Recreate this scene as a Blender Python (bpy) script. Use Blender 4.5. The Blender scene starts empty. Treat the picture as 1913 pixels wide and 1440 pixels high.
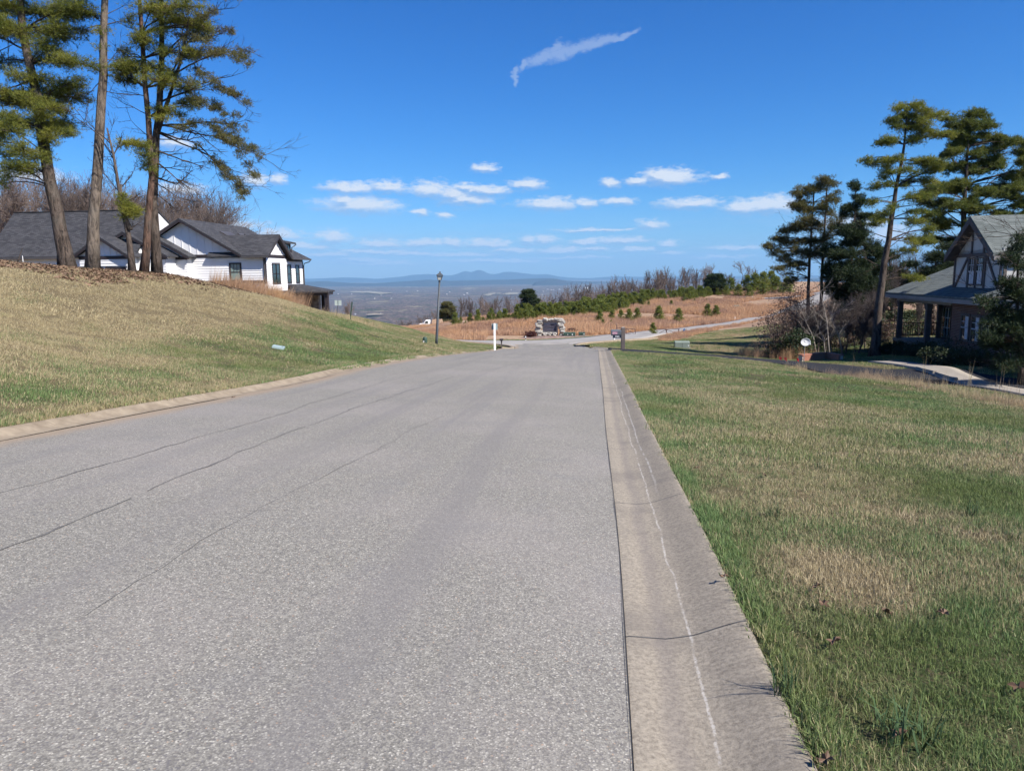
import bpy, math, random
import numpy as np
from mathutils import Matrix, Vector

random.seed(7)
RNG = np.random.default_rng(11)
SC = bpy.context.scene
COL = SC.collection

# ---------------------------------------------------------------- camera
FPX, PITCH, ROLL, EYE = 1366.0, math.radians(8.53), math.radians(0.6), 1.6
cF = np.array([0, math.cos(PITCH), -math.sin(PITCH)])
cU0 = np.array([0, math.sin(PITCH), math.cos(PITCH)])
cR0 = np.array([1.0, 0, 0])
cR = cR0 * math.cos(ROLL) - cU0 * math.sin(ROLL)
cU = cU0 * math.cos(ROLL) + cR0 * math.sin(ROLL)
cam_data = bpy.data.cameras.new('camera')
cam_data.sensor_width = 36.0
cam_data.lens = 36.0 * FPX / 1913.0
cam_data.clip_start = 0.05
cam_data.clip_end = 90000.0
cam = bpy.data.objects.new('camera', cam_data)
COL.objects.link(cam)
cam.matrix_world = Matrix(((cR[0], cU[0], -cF[0], 0), (cR[1], cU[1], -cF[1], 0), (cR[2], cU[2], -cF[2], EYE), (0, 0, 0, 1)))
SC.camera = cam

SUN_AZ, SUN_EL = math.radians(126.0), math.radians(44.5)      # clockwise from the view direction
SUN_DIR = Vector((math.sin(SUN_AZ) * math.cos(SUN_EL), math.cos(SUN_AZ) * math.cos(SUN_EL), math.sin(SUN_EL)))
sun_data = bpy.data.lights.new('sun', 'SUN')
sun_data.energy = 4.6
sun_data.angle = math.radians(0.53)
sun_data.color = (1.0, 0.935, 0.85)
sun = bpy.data.objects.new('sun', sun_data)
COL.objects.link(sun)
sun.rotation_euler = SUN_DIR.to_track_quat('Z', 'Y').to_euler()
sun.location = (30, -20, 40)

SC.view_settings.view_transform = 'Standard'
SC.view_settings.look = 'None'
SC.view_settings.gamma = 1.0
SC.view_settings.use_curve_mapping = False
SC.view_settings.exposure = 1.03
SC.render.engine = 'CYCLES'
SC.cycles.max_bounces = 6
SC.cycles.diffuse_bounces = 2
SC.cycles.glossy_bounces = 2
SC.cycles.transmission_bounces = 3
SC.cycles.transparent_max_bounces = 8
SC.cycles.volume_bounces = 0
SC.cycles.use_denoising = True
SC.cycles.denoiser = 'OPENIMAGEDENOISE'
SC.cycles.denoising_input_passes = 'RGB_ALBEDO_NORMAL'
SC.cycles.denoising_prefilter = 'ACCURATE'
SC.cycles.use_adaptive_sampling = True
SC.cycles.adaptive_threshold = 0.02


def ray(px, py):
    return cF + (px - 956.5) / FPX * cR + (720 - py) / FPX * cU


def P(px, py, D):
    """the point seen towards (px, py) of the survey photograph at D metres ahead"""
    d = ray(px, py)
    v = d * (D / d[1])
    return np.array([v[0], v[1], v[2] + EYE])


# ---------------------------------------------------------------- node helpers
class NT:
    def __init__(self, tree):
        self.t = tree
        self.n = tree.nodes
        self.l = tree.links

    def node(self, kind, **kw):
        nd = self.n.new(kind)
        for k, v in kw.items():
            setattr(nd, k, v)
        return nd

    def set(self, nd, key, val):
        s = nd.inputs[key]
        if isinstance(val, bpy.types.NodeSocket):
            self.l.new(val, s)
        else:
            s.default_value = val

    def math(self, op, a, b=None, c=None, clamp=False):
        nd = self.node('ShaderNodeMath', operation=op, use_clamp=clamp)
        self.set(nd, 0, a)
        if b is not None:
            self.set(nd, 1, b)
        if c is not None:
            self.set(nd, 2, c)
        return nd.outputs[0]

    def vmath(self, op, a, b=None, out=0):
        nd = self.node('ShaderNodeVectorMath', operation=op)
        self.set(nd, 0, a)
        if b is not None:
            self.set(nd, 1, b)
        return nd.outputs[out]

    def noise(self, vec, scale, detail=3.0, rough=0.5, dist=0.0, out=0):
        nd = self.node('ShaderNodeTexNoise')
        if vec is not None:
            self.l.new(vec, nd.inputs['Vector'])
        nd.inputs['Scale'].default_value = scale
        nd.inputs['Detail'].default_value = detail
        nd.inputs['Roughness'].default_value = rough
        nd.inputs['Distortion'].default_value = dist
        return nd.outputs[out]

    def ramp(self, fac, stops, interp='LINEAR'):
        nd = self.node('ShaderNodeValToRGB')
        cr = nd.color_ramp
        cr.interpolation = interp
        while len(cr.elements) < len(stops):
            cr.elements.new(0.5)
        for el, (p, c) in zip(cr.elements, stops):
            el.position = p
            el.color = (c, c, c, 1) if isinstance(c, (int, float)) else (*c, 1)
        self.l.new(fac, nd.inputs[0])
        return nd.outputs[0]

    def mix(self, fac, a, b, mode='MIX'):
        nd = self.node('ShaderNodeMix', data_type='RGBA', blend_type=mode)
        for k, v in ((0, fac), (6, a), (7, b)):
            if isinstance(v, tuple) and len(v) == 3:
                v = (*v, 1)
            self.set(nd, k, v)
        return nd.outputs[2]

    def smooth(self, x, lo, hi):
        nd = self.node('ShaderNodeMapRange', interpolation_type='SMOOTHSTEP')
        self.set(nd, 0, x)
        nd.inputs[1].default_value = lo
        nd.inputs[2].default_value = hi
        return nd.outputs[0]

    def mapping(self, vec, scale=(1, 1, 1), rot=(0, 0, 0), loc=(0, 0, 0)):
        nd = self.node('ShaderNodeMapping')
        self.l.new(vec, nd.inputs[0])
        nd.inputs['Scale'].default_value = scale
        nd.inputs['Rotation'].default_value = rot
        nd.inputs['Location'].default_value = loc
        return nd.outputs[0]

    def pos(self):
        return self.node('ShaderNodeNewGeometry').outputs['Position']

    def obj(self):
        return self.node('ShaderNodeTexCoord').outputs['Object']

    def uv(self):
        return self.node('ShaderNodeTexCoord').outputs['UV']

    def sep(self, v):
        nd = self.node('ShaderNodeSeparateXYZ')
        self.l.new(v, nd.inputs[0])
        return nd.outputs

    def comb(self, x, y, z=0.0):
        nd = self.node('ShaderNodeCombineXYZ')
        self.set(nd, 0, x)
        self.set(nd, 1, y)
        self.set(nd, 2, z)
        return nd.outputs[0]


def material(name, build=None, color=(0.5, 0.5, 0.5), rough=0.8, metal=0.0, spec=0.3):
    m = bpy.data.materials.new(name)
    m.use_nodes = True
    nt = NT(m.node_tree)
    bs = m.node_tree.nodes['Principled BSDF']
    bs.inputs['Base Color'].default_value = (*color, 1)
    bs.inputs['Roughness'].default_value = rough
    bs.inputs['Metallic'].default_value = metal
    bs.inputs['Specular IOR Level'].default_value = spec
    if build:
        build(nt, bs)
    return m


def bump(nt, bs, h, strength=0.3, dist=0.01):
    nd = nt.node('ShaderNodeBump')
    nd.inputs['Strength'].default_value = strength
    nd.inputs['Distance'].default_value = dist
    nt.l.new(h, nd.inputs['Height'])
    nt.l.new(nd.outputs[0], bs.inputs['Normal'])


def mottled(name, c1, c2, scale=4.0, rough=0.8, bumpd=0.0, spec=0.3, metal=0.0, detail=5.0, stretch=(1, 1, 1)):
    def b(nt, bs):
        v = nt.mapping(nt.obj(), scale=stretch)
        f = nt.noise(v, scale, detail, 0.6)
        f2 = nt.ramp(f, [(0.3, 0.0), (0.7, 1.0)])
        nt.set(bs, 'Base Color', nt.mix(f2, c1, c2))
        nt.set(bs, 'Roughness', nt.math('MULTIPLY_ADD', f, 0.2, rough - 0.1))
        if bumpd:
            bump(nt, bs, f, 0.6, bumpd)
    return material(name, b, c1, rough, metal, spec)


# ---------------------------------------------------------------- sky with fair-weather clouds
world = bpy.data.worlds.new('World')
SC.world = world
world.use_nodes = True


def build_world():
    nt = NT(world.node_tree)
    bg = world.node_tree.nodes['Background']
    sky = nt.node('ShaderNodeTexSky', sky_type='NISHITA')
    sky.sun_disc = False
    sky.sun_elevation = SUN_EL
    sky.sun_rotation = SUN_AZ
    sky.altitude = 300
    sky.air_density = 1.0
    sky.dust_density = 0.25
    sky.ozone_density = 1.2
    hs = nt.node('ShaderNodeHueSaturation')
    hs.inputs['Saturation'].default_value = 1.15
    hs.inputs['Value'].default_value = 1.0
    nt.l.new(sky.outputs[0], hs.inputs['Color'])
    skyc = nt.mix(1.0, hs.outputs[0], (0.80, 0.95, 1.12), 'MULTIPLY')
    d = nt.node('ShaderNodeTexCoord').outputs['Generated']
    s = nt.sep(d)
    az = nt.math('ARCTAN2', s[0], s[1])
    el = nt.math('ARCSINE', s[2])
    base = nt.comb(az, el)
    w1 = nt.noise(nt.mapping(base, scale=(30, 75, 1)), 1.0, 5.0, 0.62, out=1)
    w2 = nt.noise(nt.mapping(base, scale=(130, 260, 1)), 1.0, 4.0, 0.6, out=1)
    off = nt.vmath('SUBTRACT', w1, (0.5, 0.5, 0.5))
    off = nt.vmath('MULTIPLY', off, (0.030, 0.011, 0))
    off2 = nt.vmath('SUBTRACT', w2, (0.5, 0.5, 0.5))
    off2 = nt.vmath('MULTIPLY', off2, (0.008, 0.005, 0))
    q = nt.vmath('ADD', nt.vmath('ADD', base, off), off2)

    def azel(px, py):
        r = ray(px, py)
        r = r / np.linalg.norm(r)
        return math.atan2(r[0], r[1]), math.asin(r[2])

    # centre, half width, half height as measured on the photograph, density
    clouds = [(650, 352, 42, 9), (728, 350, 36, 10), (670, 384, 66, 15), (645, 374, 26, 10), (800, 354, 36, 13), (868, 372, 48, 13), (905, 356, 48, 8),
              (846, 362, 30, 10), (870, 352, 24, 6),
              (905, 314, 21, 7), (983, 346, 31, 8), (1025, 382, 50, 10), (1098, 380, 18, 9), (1155, 378, 26, 7), (1140, 341, 18, 7), (1192, 341, 22, 6),
              (1250, 332, 45, 12), (1232, 328, 22, 10), (1345, 330, 14, 4), (1292, 381, 48, 9), (1385, 388, 34, 12), (1440, 384, 50, 13), (1218, 420, 22, 8), (788, 398, 17, 5), (833, 404, 17, 6),
              (620, 443, 32, 12), (520, 440, 40, 10), (475, 338, 22, 12), (518, 336, 14, 8), (590, 462, 30, 6), (715, 455, 45, 7), (790, 455, 34, 7), (845, 453, 15, 7),
              (910, 455, 40, 8), (958, 468, 45, 6), (985, 450, 15, 7), (1018, 447, 20, 8), (1050, 468, 50, 7), (1095, 452, 30, 5), (1160, 450, 40, 6), (1110, 466, 22, 4),
              (1248, 456, 16, 6), (1372, 463, 48, 4), (700, 470, 60, 5), (780, 474, 60, 4), (860, 476, 80, 4), (1190, 466, 36, 4), (1255, 472, 20, 4), (680, 486, 50, 4),
              (610, 476, 50, 5), (560, 458, 30, 7), (920, 488, 110, 4), (1060, 482, 70, 3), (330, 268, 26, 9), (345, 355, 34, 9), (700, 492, 80, 4),
              (1600, 420, 60, 14), (1650, 440, 40, 20), (60, 330, 40, 12), (1350, 480, 50, 3), (1120, 430, 60, 3), (1480, 470, 30, 4), (440, 420, 40, 8), (2050, 360, 60, 14),
              (2150, 440, 90, 10), (-120, 380, 80, 16), (-200, 440, 90, 9)]
    L = L2 = None
    k = 1 / FPX
    for (px, py, w, h) in clouds:
        a, e = azel(px, py)
        v = nt.vmath('SUBTRACT', q, (a, e, 0))
        v = nt.vmath('MULTIPLY', v, (1 / (w * k * 1.15), 1 / (h * k * 1.25), 0))
        ln = nt.vmath('LENGTH', v, out=1)
        v2 = nt.vmath('SUBTRACT', v, (-0.15, -0.75, 0))
        ln2 = nt.vmath('LENGTH', v2, out=1)
        L = ln if L is None else nt.math('MINIMUM', L, ln)
        L2 = ln2 if L2 is None else nt.math('MINIMUM', L2, ln2)
    n2 = nt.noise(nt.mapping(base, scale=(80, 190, 1)), 1.0, 7.0, 0.72)
    n3 = nt.noise(nt.mapping(base, scale=(12, 30, 1)), 1.0, 3.0, 0.5)
    Ln = nt.math('ADD', L, nt.math('MULTIPLY_ADD', n2, 2.6, -1.3))
    Ln = nt.math('ADD', Ln, nt.math('MULTIPLY_ADD', n3, 0.9, -0.45))
    m = nt.smooth(Ln, 1.40, 0.30)
    shade = nt.smooth(nt.math('ADD', nt.math('SUBTRACT', L2, L), nt.math('MULTIPLY_ADD', n2, 1.2, -0.6)), -0.45, 0.45)
    ccol = nt.mix(shade, (0.19, 0.25, 0.37), (0.42, 0.44, 0.47))
    m = nt.math('MULTIPLY', m, nt.math('MULTIPLY_ADD', shade, 0.35, 0.62))
    # faint layer of haze-thin cloud near the horizon
    thin = nt.noise(nt.mapping(base, scale=(9, 70, 1)), 1.0, 5.0, 0.6)
    band = nt.math('MULTIPLY', nt.smooth(el, 0.0, 0.03), nt.smooth(el, 0.09, 0.035))
    thinm = nt.math('MULTIPLY', nt.math('MULTIPLY', nt.smooth(thin, 0.48, 0.70), band), 0.5)
    # torn wisp high up
    L = None
    for (px, py, w, h, ang) in [(1160, 70, 28, 4, 17), (1120, 80, 34, 7, 16), (1085, 88, 34, 9, 14), (1045, 100, 34, 11, 12), (1010, 108, 26, 9, 22), (980, 121, 14, 4, 45),
                                (962, 135, 5, 11, -12), (965, 150, 4, 9, 0), (1040, 90, 12, 10, 30)]:
        a, e = azel(px, py)
        v = nt.vmath('SUBTRACT', q, (a, e, 0))
        v = nt.mapping(v, rot=(0, 0, -math.radians(ang)))
        v = nt.vmath('MULTIPLY', v, (1 / (w * k * 1.2), 1 / (h * k * 1.2), 0))
        ln = nt.vmath('LENGTH', v, out=1)
        L = ln if L is None else nt.math('MINIMUM', L, ln)
    n4 = nt.noise(nt.mapping(base, scale=(90, 130, 1), rot=(0, 0, 0.3)), 1.0, 6.0, 0.7)
    wm = nt.smooth(nt.math('ADD', L, nt.math('MULTIPLY_ADD', n4, 1.8, -0.9)), 1.25, 0.35)
    wm = nt.math('MULTIPLY', wm, 0.52)
    sc_ = nt.node('ShaderNodeVectorMath', operation='SCALE')
    nt.l.new(skyc, sc_.inputs[0])
    sc_.inputs['Scale'].default_value = SKY_STRENGTH
    rgb = nt.sep(sc_.outputs[0])
    cc = nt.comb(nt.math('MULTIPLY', nt.math('POWER', rgb[0], 1.9), 0.60), nt.math('MULTIPLY', nt.math('POWER', rgb[1], 1.25), 0.50), nt.math('MULTIPLY', nt.math('POWER', rgb[2], 1.1), 0.66))
    c = nt.mix(thinm, cc, (0.24, 0.31, 0.43))
    c = nt.mix(m, c, ccol)
    c = nt.mix(wm, c, (0.22, 0.28, 0.40))
    nt.l.new(c, bg.inputs['Color'])
    bg.inputs['Strength'].default_value = 1.0


SKY_STRENGTH = 0.10
build_world()


# ---------------------------------------------------------------- object helpers
def link(o, parent=None):
    COL.objects.link(o)
    if parent is not None:
        o.parent = parent
    return o


def fill_mesh(me, V, F):
    """V (n,3), F (m,3) or (m,4) arrays"""
    V = np.asarray(V, np.float32)
    F = np.asarray(F, np.int32)
    k = F.shape[1]
    me.vertices.add(len(V))
    me.vertices.foreach_set('co', V.ravel())
    me.loops.add(F.size)
    me.loops.foreach_set('vertex_index', F.ravel())
    me.polygons.add(len(F))
    me.polygons.foreach_set('loop_start', np.arange(0, F.size, k, dtype=np.int32))
    me.update(calc_edges=True)
    me.validate()


def mesh_obj(name, V, F, mat, parent=None, smooth=False, uv=None, mesh_only=False):
    me = bpy.data.meshes.new(name)
    if isinstance(F, np.ndarray):
        fill_mesh(me, V, F)
    else:
        me.from_pydata([tuple(map(float, v)) for v in V], [], F)
        me.update()
    if mat is not None:
        me.materials.append(mat)
    if smooth:
        me.polygons.foreach_set('use_smooth', np.ones(len(me.polygons), bool))
    if uv is not None:
        lay = me.uv_layers.new(name='UVMap')
        vi = np.empty(len(me.loops), np.int32)
        me.loops.foreach_get('vertex_index', vi)
        lay.data.foreach_set('uv', np.asarray(uv, np.float32)[vi].ravel())
    if mesh_only:
        return me
    return link(bpy.data.objects.new(name, me), parent)


def tag(o, label=None, cat=None, group=None, kind=None):
    if label:
        o['label'] = label
    if cat:
        o['category'] = cat
    if group:
        o['group'] = group
    if kind:
        o['kind'] = kind
    return o


def thing(name, label, cat, loc=(0, 0, 0), rz=0.0, group=None):
    o = bpy.data.objects.new(name, None)
    o.empty_display_size = 0.2
    link(o)
    o.location = [float(c) for c in loc]
    o.rotation_euler = (0, 0, rz)
    return tag(o, label, cat, group)


class MB:
    """collects solids, then links them as ONE mesh object"""

    def __init__(self):
        self.v, self.f = [], []

    def add(self, vs, fs):
        o = len(self.v)
        self.v += [tuple(float(c) for c in v) for v in vs]
        self.f += [tuple(i + o for i in f) for f in fs]
        return self

    def box(self, x0, x1, y0, y1, z0, z1):
        vs = [(x, y, z) for z in (z0, z1) for y in (y0, y1) for x in (x0, x1)]
        return self.add(vs, [(0, 2, 3, 1), (4, 5, 7, 6), (0, 1, 5, 4), (2, 6, 7, 3), (0, 4, 6, 2), (1, 3, 7, 5)])

    def prism(self, pts, vec):
        """closed polygon pts (3D, planar) pushed along vec"""
        n = len(pts)
        a = [np.array(p, float) for p in pts]
        b = [p + np.array(vec, float) for p in a]
        return self.add(a + b, [tuple(range(n))[::-1], tuple(range(n, 2 * n))] + [(i, (i + 1) % n, n + (i + 1) % n, n + i) for i in range(n)])

    def beam(self, p0, p1, w, h=None, up=(0, 0, 1)):
        """rectangular bar from p0 to p1"""
        h = w if h is None else h
        p0, p1 = np.array(p0, float), np.array(p1, float)
        d = p1 - p0
        d /= np.linalg.norm(d)
        u = np.array(up, float)
        if abs(d @ u) > 0.98:
            u = np.array([0, 1.0, 0])
        s = np.cross(d, u)
        s /= np.linalg.norm(s)
        t = np.cross(s, d)
        c = [p + s * a * w / 2 + t * b * h / 2 for p in (p0, p1) for a, b in ((-1, -1), (1, -1), (1, 1), (-1, 1))]
        return self.add(c, [(3, 2, 1, 0), (4, 5, 6, 7), (0, 1, 5, 4), (1, 2, 6, 5), (2, 3, 7, 6), (3, 0, 4, 7)])

    def tube(self, pts, radii, n=8, caps=True):
        pts = [np.array(p, float) for p in pts]
        if isinstance(radii, (int, float)):
            radii = [radii] * len(pts)
        rings = []
        for i, p in enumerate(pts):
            d = pts[min(i + 1, len(pts) - 1)] - pts[max(i - 1, 0)]
            d /= np.linalg.norm(d) + 1e-9
            u = np.array([0, 0, 1.0]) if abs(d[2]) < 0.9 else np.array([1.0, 0, 0])
            s = np.cross(d, u)
            s /= np.linalg.norm(s)
            t = np.cross(s, d)
            rings.append([p + radii[i] * (math.cos(a) * s + math.sin(a) * t) for a in [2 * math.pi * k / n for k in range(n)]])
        vs = [v for r in rings for v in r]
        fs = []
        for i in range(len(pts) - 1):
            for k in range(n):
                a, b = i * n + k, i * n + (k + 1) % n
                fs.append((a, a + n, b + n, b))
        if caps:
            fs.append(tuple(range(n)))
            fs.append(tuple(range(len(vs) - n, len(vs)))[::-1])
        return self.add(vs, fs)

    def lathe(self, prof, n=12, c=(0, 0)):
        """profile [(r,z)] turned about the vertical through c"""
        vs = [(c[0] + r * math.cos(2 * math.pi * k / n), c[1] + r * math.sin(2 * math.pi * k / n), z) for r, z in prof for k in range(n)]
        fs = []
        for i in range(len(prof) - 1):
            for k in range(n):
                a, b = i * n + k, i * n + (k + 1) % n
                fs.append((a, b, b + n, a + n))
        fs.append(tuple(range(n))[::-1])
        fs.append(tuple(range(len(vs) - n, len(vs))))
        return self.add(vs, fs)

    def build(self, name, mat, parent=None, smooth=False, bevel=0.0):
        o = mesh_obj(name, self.v, self.f, mat, parent, smooth)
        if bevel:
            b = o.modifiers.new('bevel', 'BEVEL')
            b.width = bevel
            b.segments = 2
            b.limit_method = 'ANGLE'
        return o


def fbm(x, y, seed=0, octaves=5, base=1.0, gain=0.5):
    """value noise sum, numpy"""
    r = np.random.default_rng(1000 + seed)
    tab = r.random((64, 64))
    out = np.zeros_like(x, dtype=float)
    amp, tot = 1.0, 0.0
    fx = base
    for o in range(octaves):
        X, Y = x * fx + o * 17.3, y * fx + o * 9.1
        xi, yi = np.floor(X).astype(int), np.floor(Y).astype(int)
        u, v = X - xi, Y - yi
        u, v = u * u * (3 - 2 * u), v * v * (3 - 2 * v)
        g = lambda a, b: tab[a % 64, b % 64]
        out += amp * ((g(xi, yi) * (1 - u) + g(xi + 1, yi) * u) * (1 - v) + (g(xi, yi + 1) * (1 - u) + g(xi + 1, yi + 1) * u) * v)
        tot += amp
        amp *= gain
        fx *= 2
    return out / tot


# ---------------------------------------------------------------- road geometry
_sy = [-6, 0, 2.36, 4.71, 7.78, 11.1, 15.05, 20.96, 29.6, 40.8, 46, 52, 64, 80]
_sx = [-0.62, 0.12, 0.41, 0.72, 1.06, 1.43, 1.90, 2.57, 3.55, 4.83, 5.05, 5.15, 5.2, 5.2]


def smooth_interp(y, ys, xs, k=1.2):
    y = np.asarray(y, float)
    acc = 0
    for o in (-1.0, -0.5, 0, 0.5, 1.0):
        acc = acc + np.interp(y + o * k, ys, xs)
    return acc / 5


def xR(y):
    return smooth_interp(y, _sy, _sx)


def zR(y):
    y = np.asarray(y, float)
    z = lambda t: -0.06 * t - 0.03 * np.maximum(t - 38, 0) + 0.05 * np.maximum(t - 64, 0)
    return (z(y - 3) + z(y - 1.5) + z(y) + z(y + 1.5) + z(y + 3)) / 5


def xL(y):
    y = np.asarray(y, float)
    w = np.interp(y, [0, 41, 45, 51, 57, 62], [6.55, 6.55, 6.5, 5.75, 4.9, 4.9])
    return xR(y) - w


_edge = [(0, 821), (176, 791), (314, 761), (439, 741), (600, 708), (645, 694), (744, 675.5), (836, 663), (923, 655), (965, 653)]
_er = [ray(*e) for e in _edge]
_rat = [r[0] / r[1] for r in _er]
_slo = [r[2] / r[1] for r in _er]


def zL(y):
    y = np.asarray(y, float)
    rat = xL(y) / np.maximum(y, 1)
    z = EYE + np.interp(rat, _rat, _slo) * y
    y0 = 8.2
    z0 = EYE + np.interp(float(xL(y0)) / y0, _rat, _slo) * y0
    zz = np.where(y < y0, zR(y) + (z0 - zR(y0)), z)
    return np.clip(zz, zR(y) - 0.25, zR(y) + 0.55)


# smooth the left edge height
_ty = np.arange(-6, 70, 0.5)
_tz = zL(_ty)
for _ in range(14):
    _tz[1:-1] = (_tz[:-2] + 2 * _tz[1:-1] + _tz[2:]) / 4


def zLs(y):
    return np.interp(y, _ty, _tz)


# ---------------------------------------------------------------- terrain: a thin plate spline through surveyed points
ctrl = []
for y in (-6, 0, 3, 7, 12, 18, 24, 30, 36, 41, 46, 51):
    ctrl.append((float(xR(y)) + 0.65, y, float(zR(y)) + 0.09))
    ctrl.append((float(xL(y)) - 0.5, y, float(zLs(y)) + 0.09))
for px, py, D in [
    # crest of the left bank
    (0, 490, 27), (60, 494, 28), (125, 502, 31), (172, 506, 31), (245, 507, 31), (268, 514, 31.5), (293, 511, 32), (350, 524, 35), (400, 533, 38), (440, 541, 41),
    (480, 548, 43), (540, 563, 46), (600, 580, 48), (640, 591, 50), (700, 601, 54), (768, 615, 57), (800, 626, 58), (850, 638, 59), (815, 645, 40), (629, 594, 46), (655, 599, 45), (930, 650, 50),
    (795, 640, 38),
    # lawn to the right
    (1913, 762, 17), (1800, 737, 19), (1700, 717, 22), (1600, 702, 26), (1540, 692, 29.5), (1163, 657, 37), (1275, 650.5, 50), (1480, 677, 36.5), (1350, 667, 36), (1250, 661, 36.5),
    (1700, 712, 26.5), (1600, 704, 28.5), (1790, 722, 23.0), (1560, 690, 31), (1690, 688, 30), (1560, 674, 37), (1640, 672, 36), (1860, 724, 23.3), (1691, 680, 32.3), (1760, 692, 27.6),
    (1330, 655, 50), (1400, 662, 46), (1450, 668, 43), (1497, 675, 38), (1180, 641, 52), (1125, 650, 43),
    # intersection and the field beyond
    (965, 653, 57), (900, 638, 70), (960, 638.5, 70), (1027, 630, 80), (1000, 635, 74), (1140, 627, 73), (1090, 634, 70), (1148, 637, 66), (1200, 631, 70), (1246, 619, 82), (1300, 614, 88),
    (1400, 600, 100), (1450, 593, 112), (1300, 632, 68), (1400, 628, 64), (1450, 640, 54), (870, 629, 80), (850, 613, 118), (950, 601, 120), (1000, 616, 96), (1100, 600, 108), (1100, 578, 150),
    (1200, 601, 108), (1200, 562, 160), (1300, 580, 128), (1300, 549, 170), (1400, 576, 132), (1405, 557, 155), (1500, 548, 165), (1440, 530, 200), (1020, 588, 150), (900, 606, 145),
    (800, 613, 185), (850, 612.5, 178), (775, 615, 188), (1600, 600, 62), (1690, 588, 66), (1560, 560, 100), (1690, 515, 130), (1800, 560, 80), (820, 611, 150), (1900, 500, 130),
]:
    ctrl.append(tuple(P(px, py, D)))
# ground hidden from this camera
ctrl += [(4, -4, 0.1), (9, -4, -0.2), (9, 5, -0.5), (5, 10, -0.7), (10, 10, -0.95), (8, 20, -1.4), (20, 5, -1.2), (35, 5, -2.2), (30, 18, -2.7), (40, 30, -3.0), (24, 34, -2.65), (24, 42, -2.9),
         (30, 45, -3.0), (45, 50, -3.0), (27, 26, -2.6), (-12, -5, 2.2), (-12, 5, 2.1), (-25, 5, 4.4), (-25, 18, 3.4), (-12, 14, 1.0), (-40, 20, 3.6), (-45, 0, 4.6),
         (-30, 45, 1.0), (-22, 50, 0.3), (-40, 60, 1.2), (-17, 60, -1.4), (-12, 66, -3.4), (-25, 75, -1.0), (-60, 90, 0.5), (-10, 78, -6), (-15, 95, -7), (-70, 60, 3), (-40, 110, -4), (-25, 140, -14),
         (-60, 160, -14), (0, 100, -6.6), (-8, 130, -10), (0, 200, -17), (-80, 220, -25), (30, 200, -12), (60, 220, -8), (100, 220, -6), (110, 150, -2), (120, 80, -3), (140, 220, -6), (80, 60, -3.4)]
ctrl = np.array(ctrl, float)


def tps_fit(p, lam=0.6):
    n = len(p)
    xy = p[:, :2] / 50
    d2 = ((xy[:, None] - xy[None]) ** 2).sum(-1)
    K = 0.5 * d2 * np.log(d2 + 1e-12) + np.eye(n) * lam * 1e-3
    Q = np.c_[np.ones(n), xy]
    A = np.block([[K, Q], [Q.T, np.zeros((3, 3))]])
    return xy, np.linalg.solve(A, np.r_[p[:, 2], 0, 0, 0])


_cxy, _cw = tps_fit(ctrl)


def G0(x, y):
    x, y = np.asarray(x, float), np.asarray(y, float)
    sh = np.broadcast(x, y).shape
    X, Y = np.broadcast_to(x, sh).ravel() / 50, np.broadcast_to(y, sh).ravel() / 50
    out = np.empty(len(X))
    for i in range(0, len(X), 20000):
        q = np.c_[X[i:i + 20000], Y[i:i + 20000]]
        d2 = ((q[:, None] - _cxy[None]) ** 2).sum(-1)
        out[i:i + 20000] = (0.5 * d2 * np.log(d2 + 1e-12)) @ _cw[:-3] + _cw[-3] + q @ _cw[-2:]
    return out.reshape(sh)


KW = 0.62        # kerb width


def G(x, y):
    """ground height; meets the kerbs exactly up to y = 48"""
    x, y = np.asarray(x, float), np.asarray(y, float)
    z = G0(x, y)
    fade = np.clip((50 - y) / 5, 0, 1)
    xr, xl = xR(y) + KW, xL(y) - KW * 0.66
    kr, kl = zR(y) + 0.070, zLs(y) + 0.070
    dr, dl = x - xr, xl - x
    gr, gl = G0(xr, y), G0(xl, y)
    z = z + np.where(dr > -3.2, (kr - gr) * np.exp(-(np.maximum(dr, 0) / 1.3)), 0) * fade
    z = z + np.where(dl > -3.2, (kl - gl) * np.exp(-(np.maximum(dl, 0) / 1.3)), 0) * fade
    n = (fbm(x, y, 3, 3, 0.35) - 0.5) * 0.10 + (fbm(x, y, 4, 3, 0.09) - 0.5) * 0.22
    amp = np.clip(np.minimum(np.abs(dr), np.abs(dl)) / 4, 0, 1)
    amp = np.where((dr < 0) & (dl < 0), 0, amp)
    amp = np.where(y > 50, np.clip(amp, 0.0, 1), amp)
    return z + n * amp


# ---------------------------------------------------------------- shared patch pattern of the lawns
def patch_factor(nt, p):
    """0 = green turf, 1 = winter straw; depends on place only"""
    s = nt.sep(p)
    xy = nt.comb(s[0], s[1], 0.0)
    n1 = nt.noise(xy, 0.55, 4.0, 0.6)
    n2 = nt.noise(nt.mapping(xy, scale=(1.0, 0.45, 1), rot=(0, 0, 0.2)), 0.16, 3.0, 0.6)
    base = nt.math('ADD', nt.math('MULTIPLY', n1, 0.5), nt.math('MULTIPLY', n2, 0.5))
    # the high bank on the left is dry, the verge by the kerb is green
    lift = nt.smooth(s[2], -1.2, 1.6)
    left = nt.smooth(s[0], -6.3, -11.0)
    dry = nt.math('MULTIPLY', left, nt.math('MULTIPLY_ADD', lift, 0.26, 0.075))
    base = nt.math('MULTIPLY_ADD', nt.math('SUBTRACT', base, 0.5), 1.35, 0.510)
    bare = nt.vmath('LENGTH', nt.vmath('MULTIPLY', nt.vmath('SUBTRACT', xy, (1.95, 4.15, 0)), (1.5, 1.0, 0)), out=1)
    bare = nt.math('ADD', bare, nt.math('MULTIPLY_ADD', n1, 0.8, -0.4))
    base = nt.math('ADD', base, nt.math('MULTIPLY', nt.smooth(bare, 0.75, 0.3), 0.25))
    return nt.math('ADD', base, dry), xy, s


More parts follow.
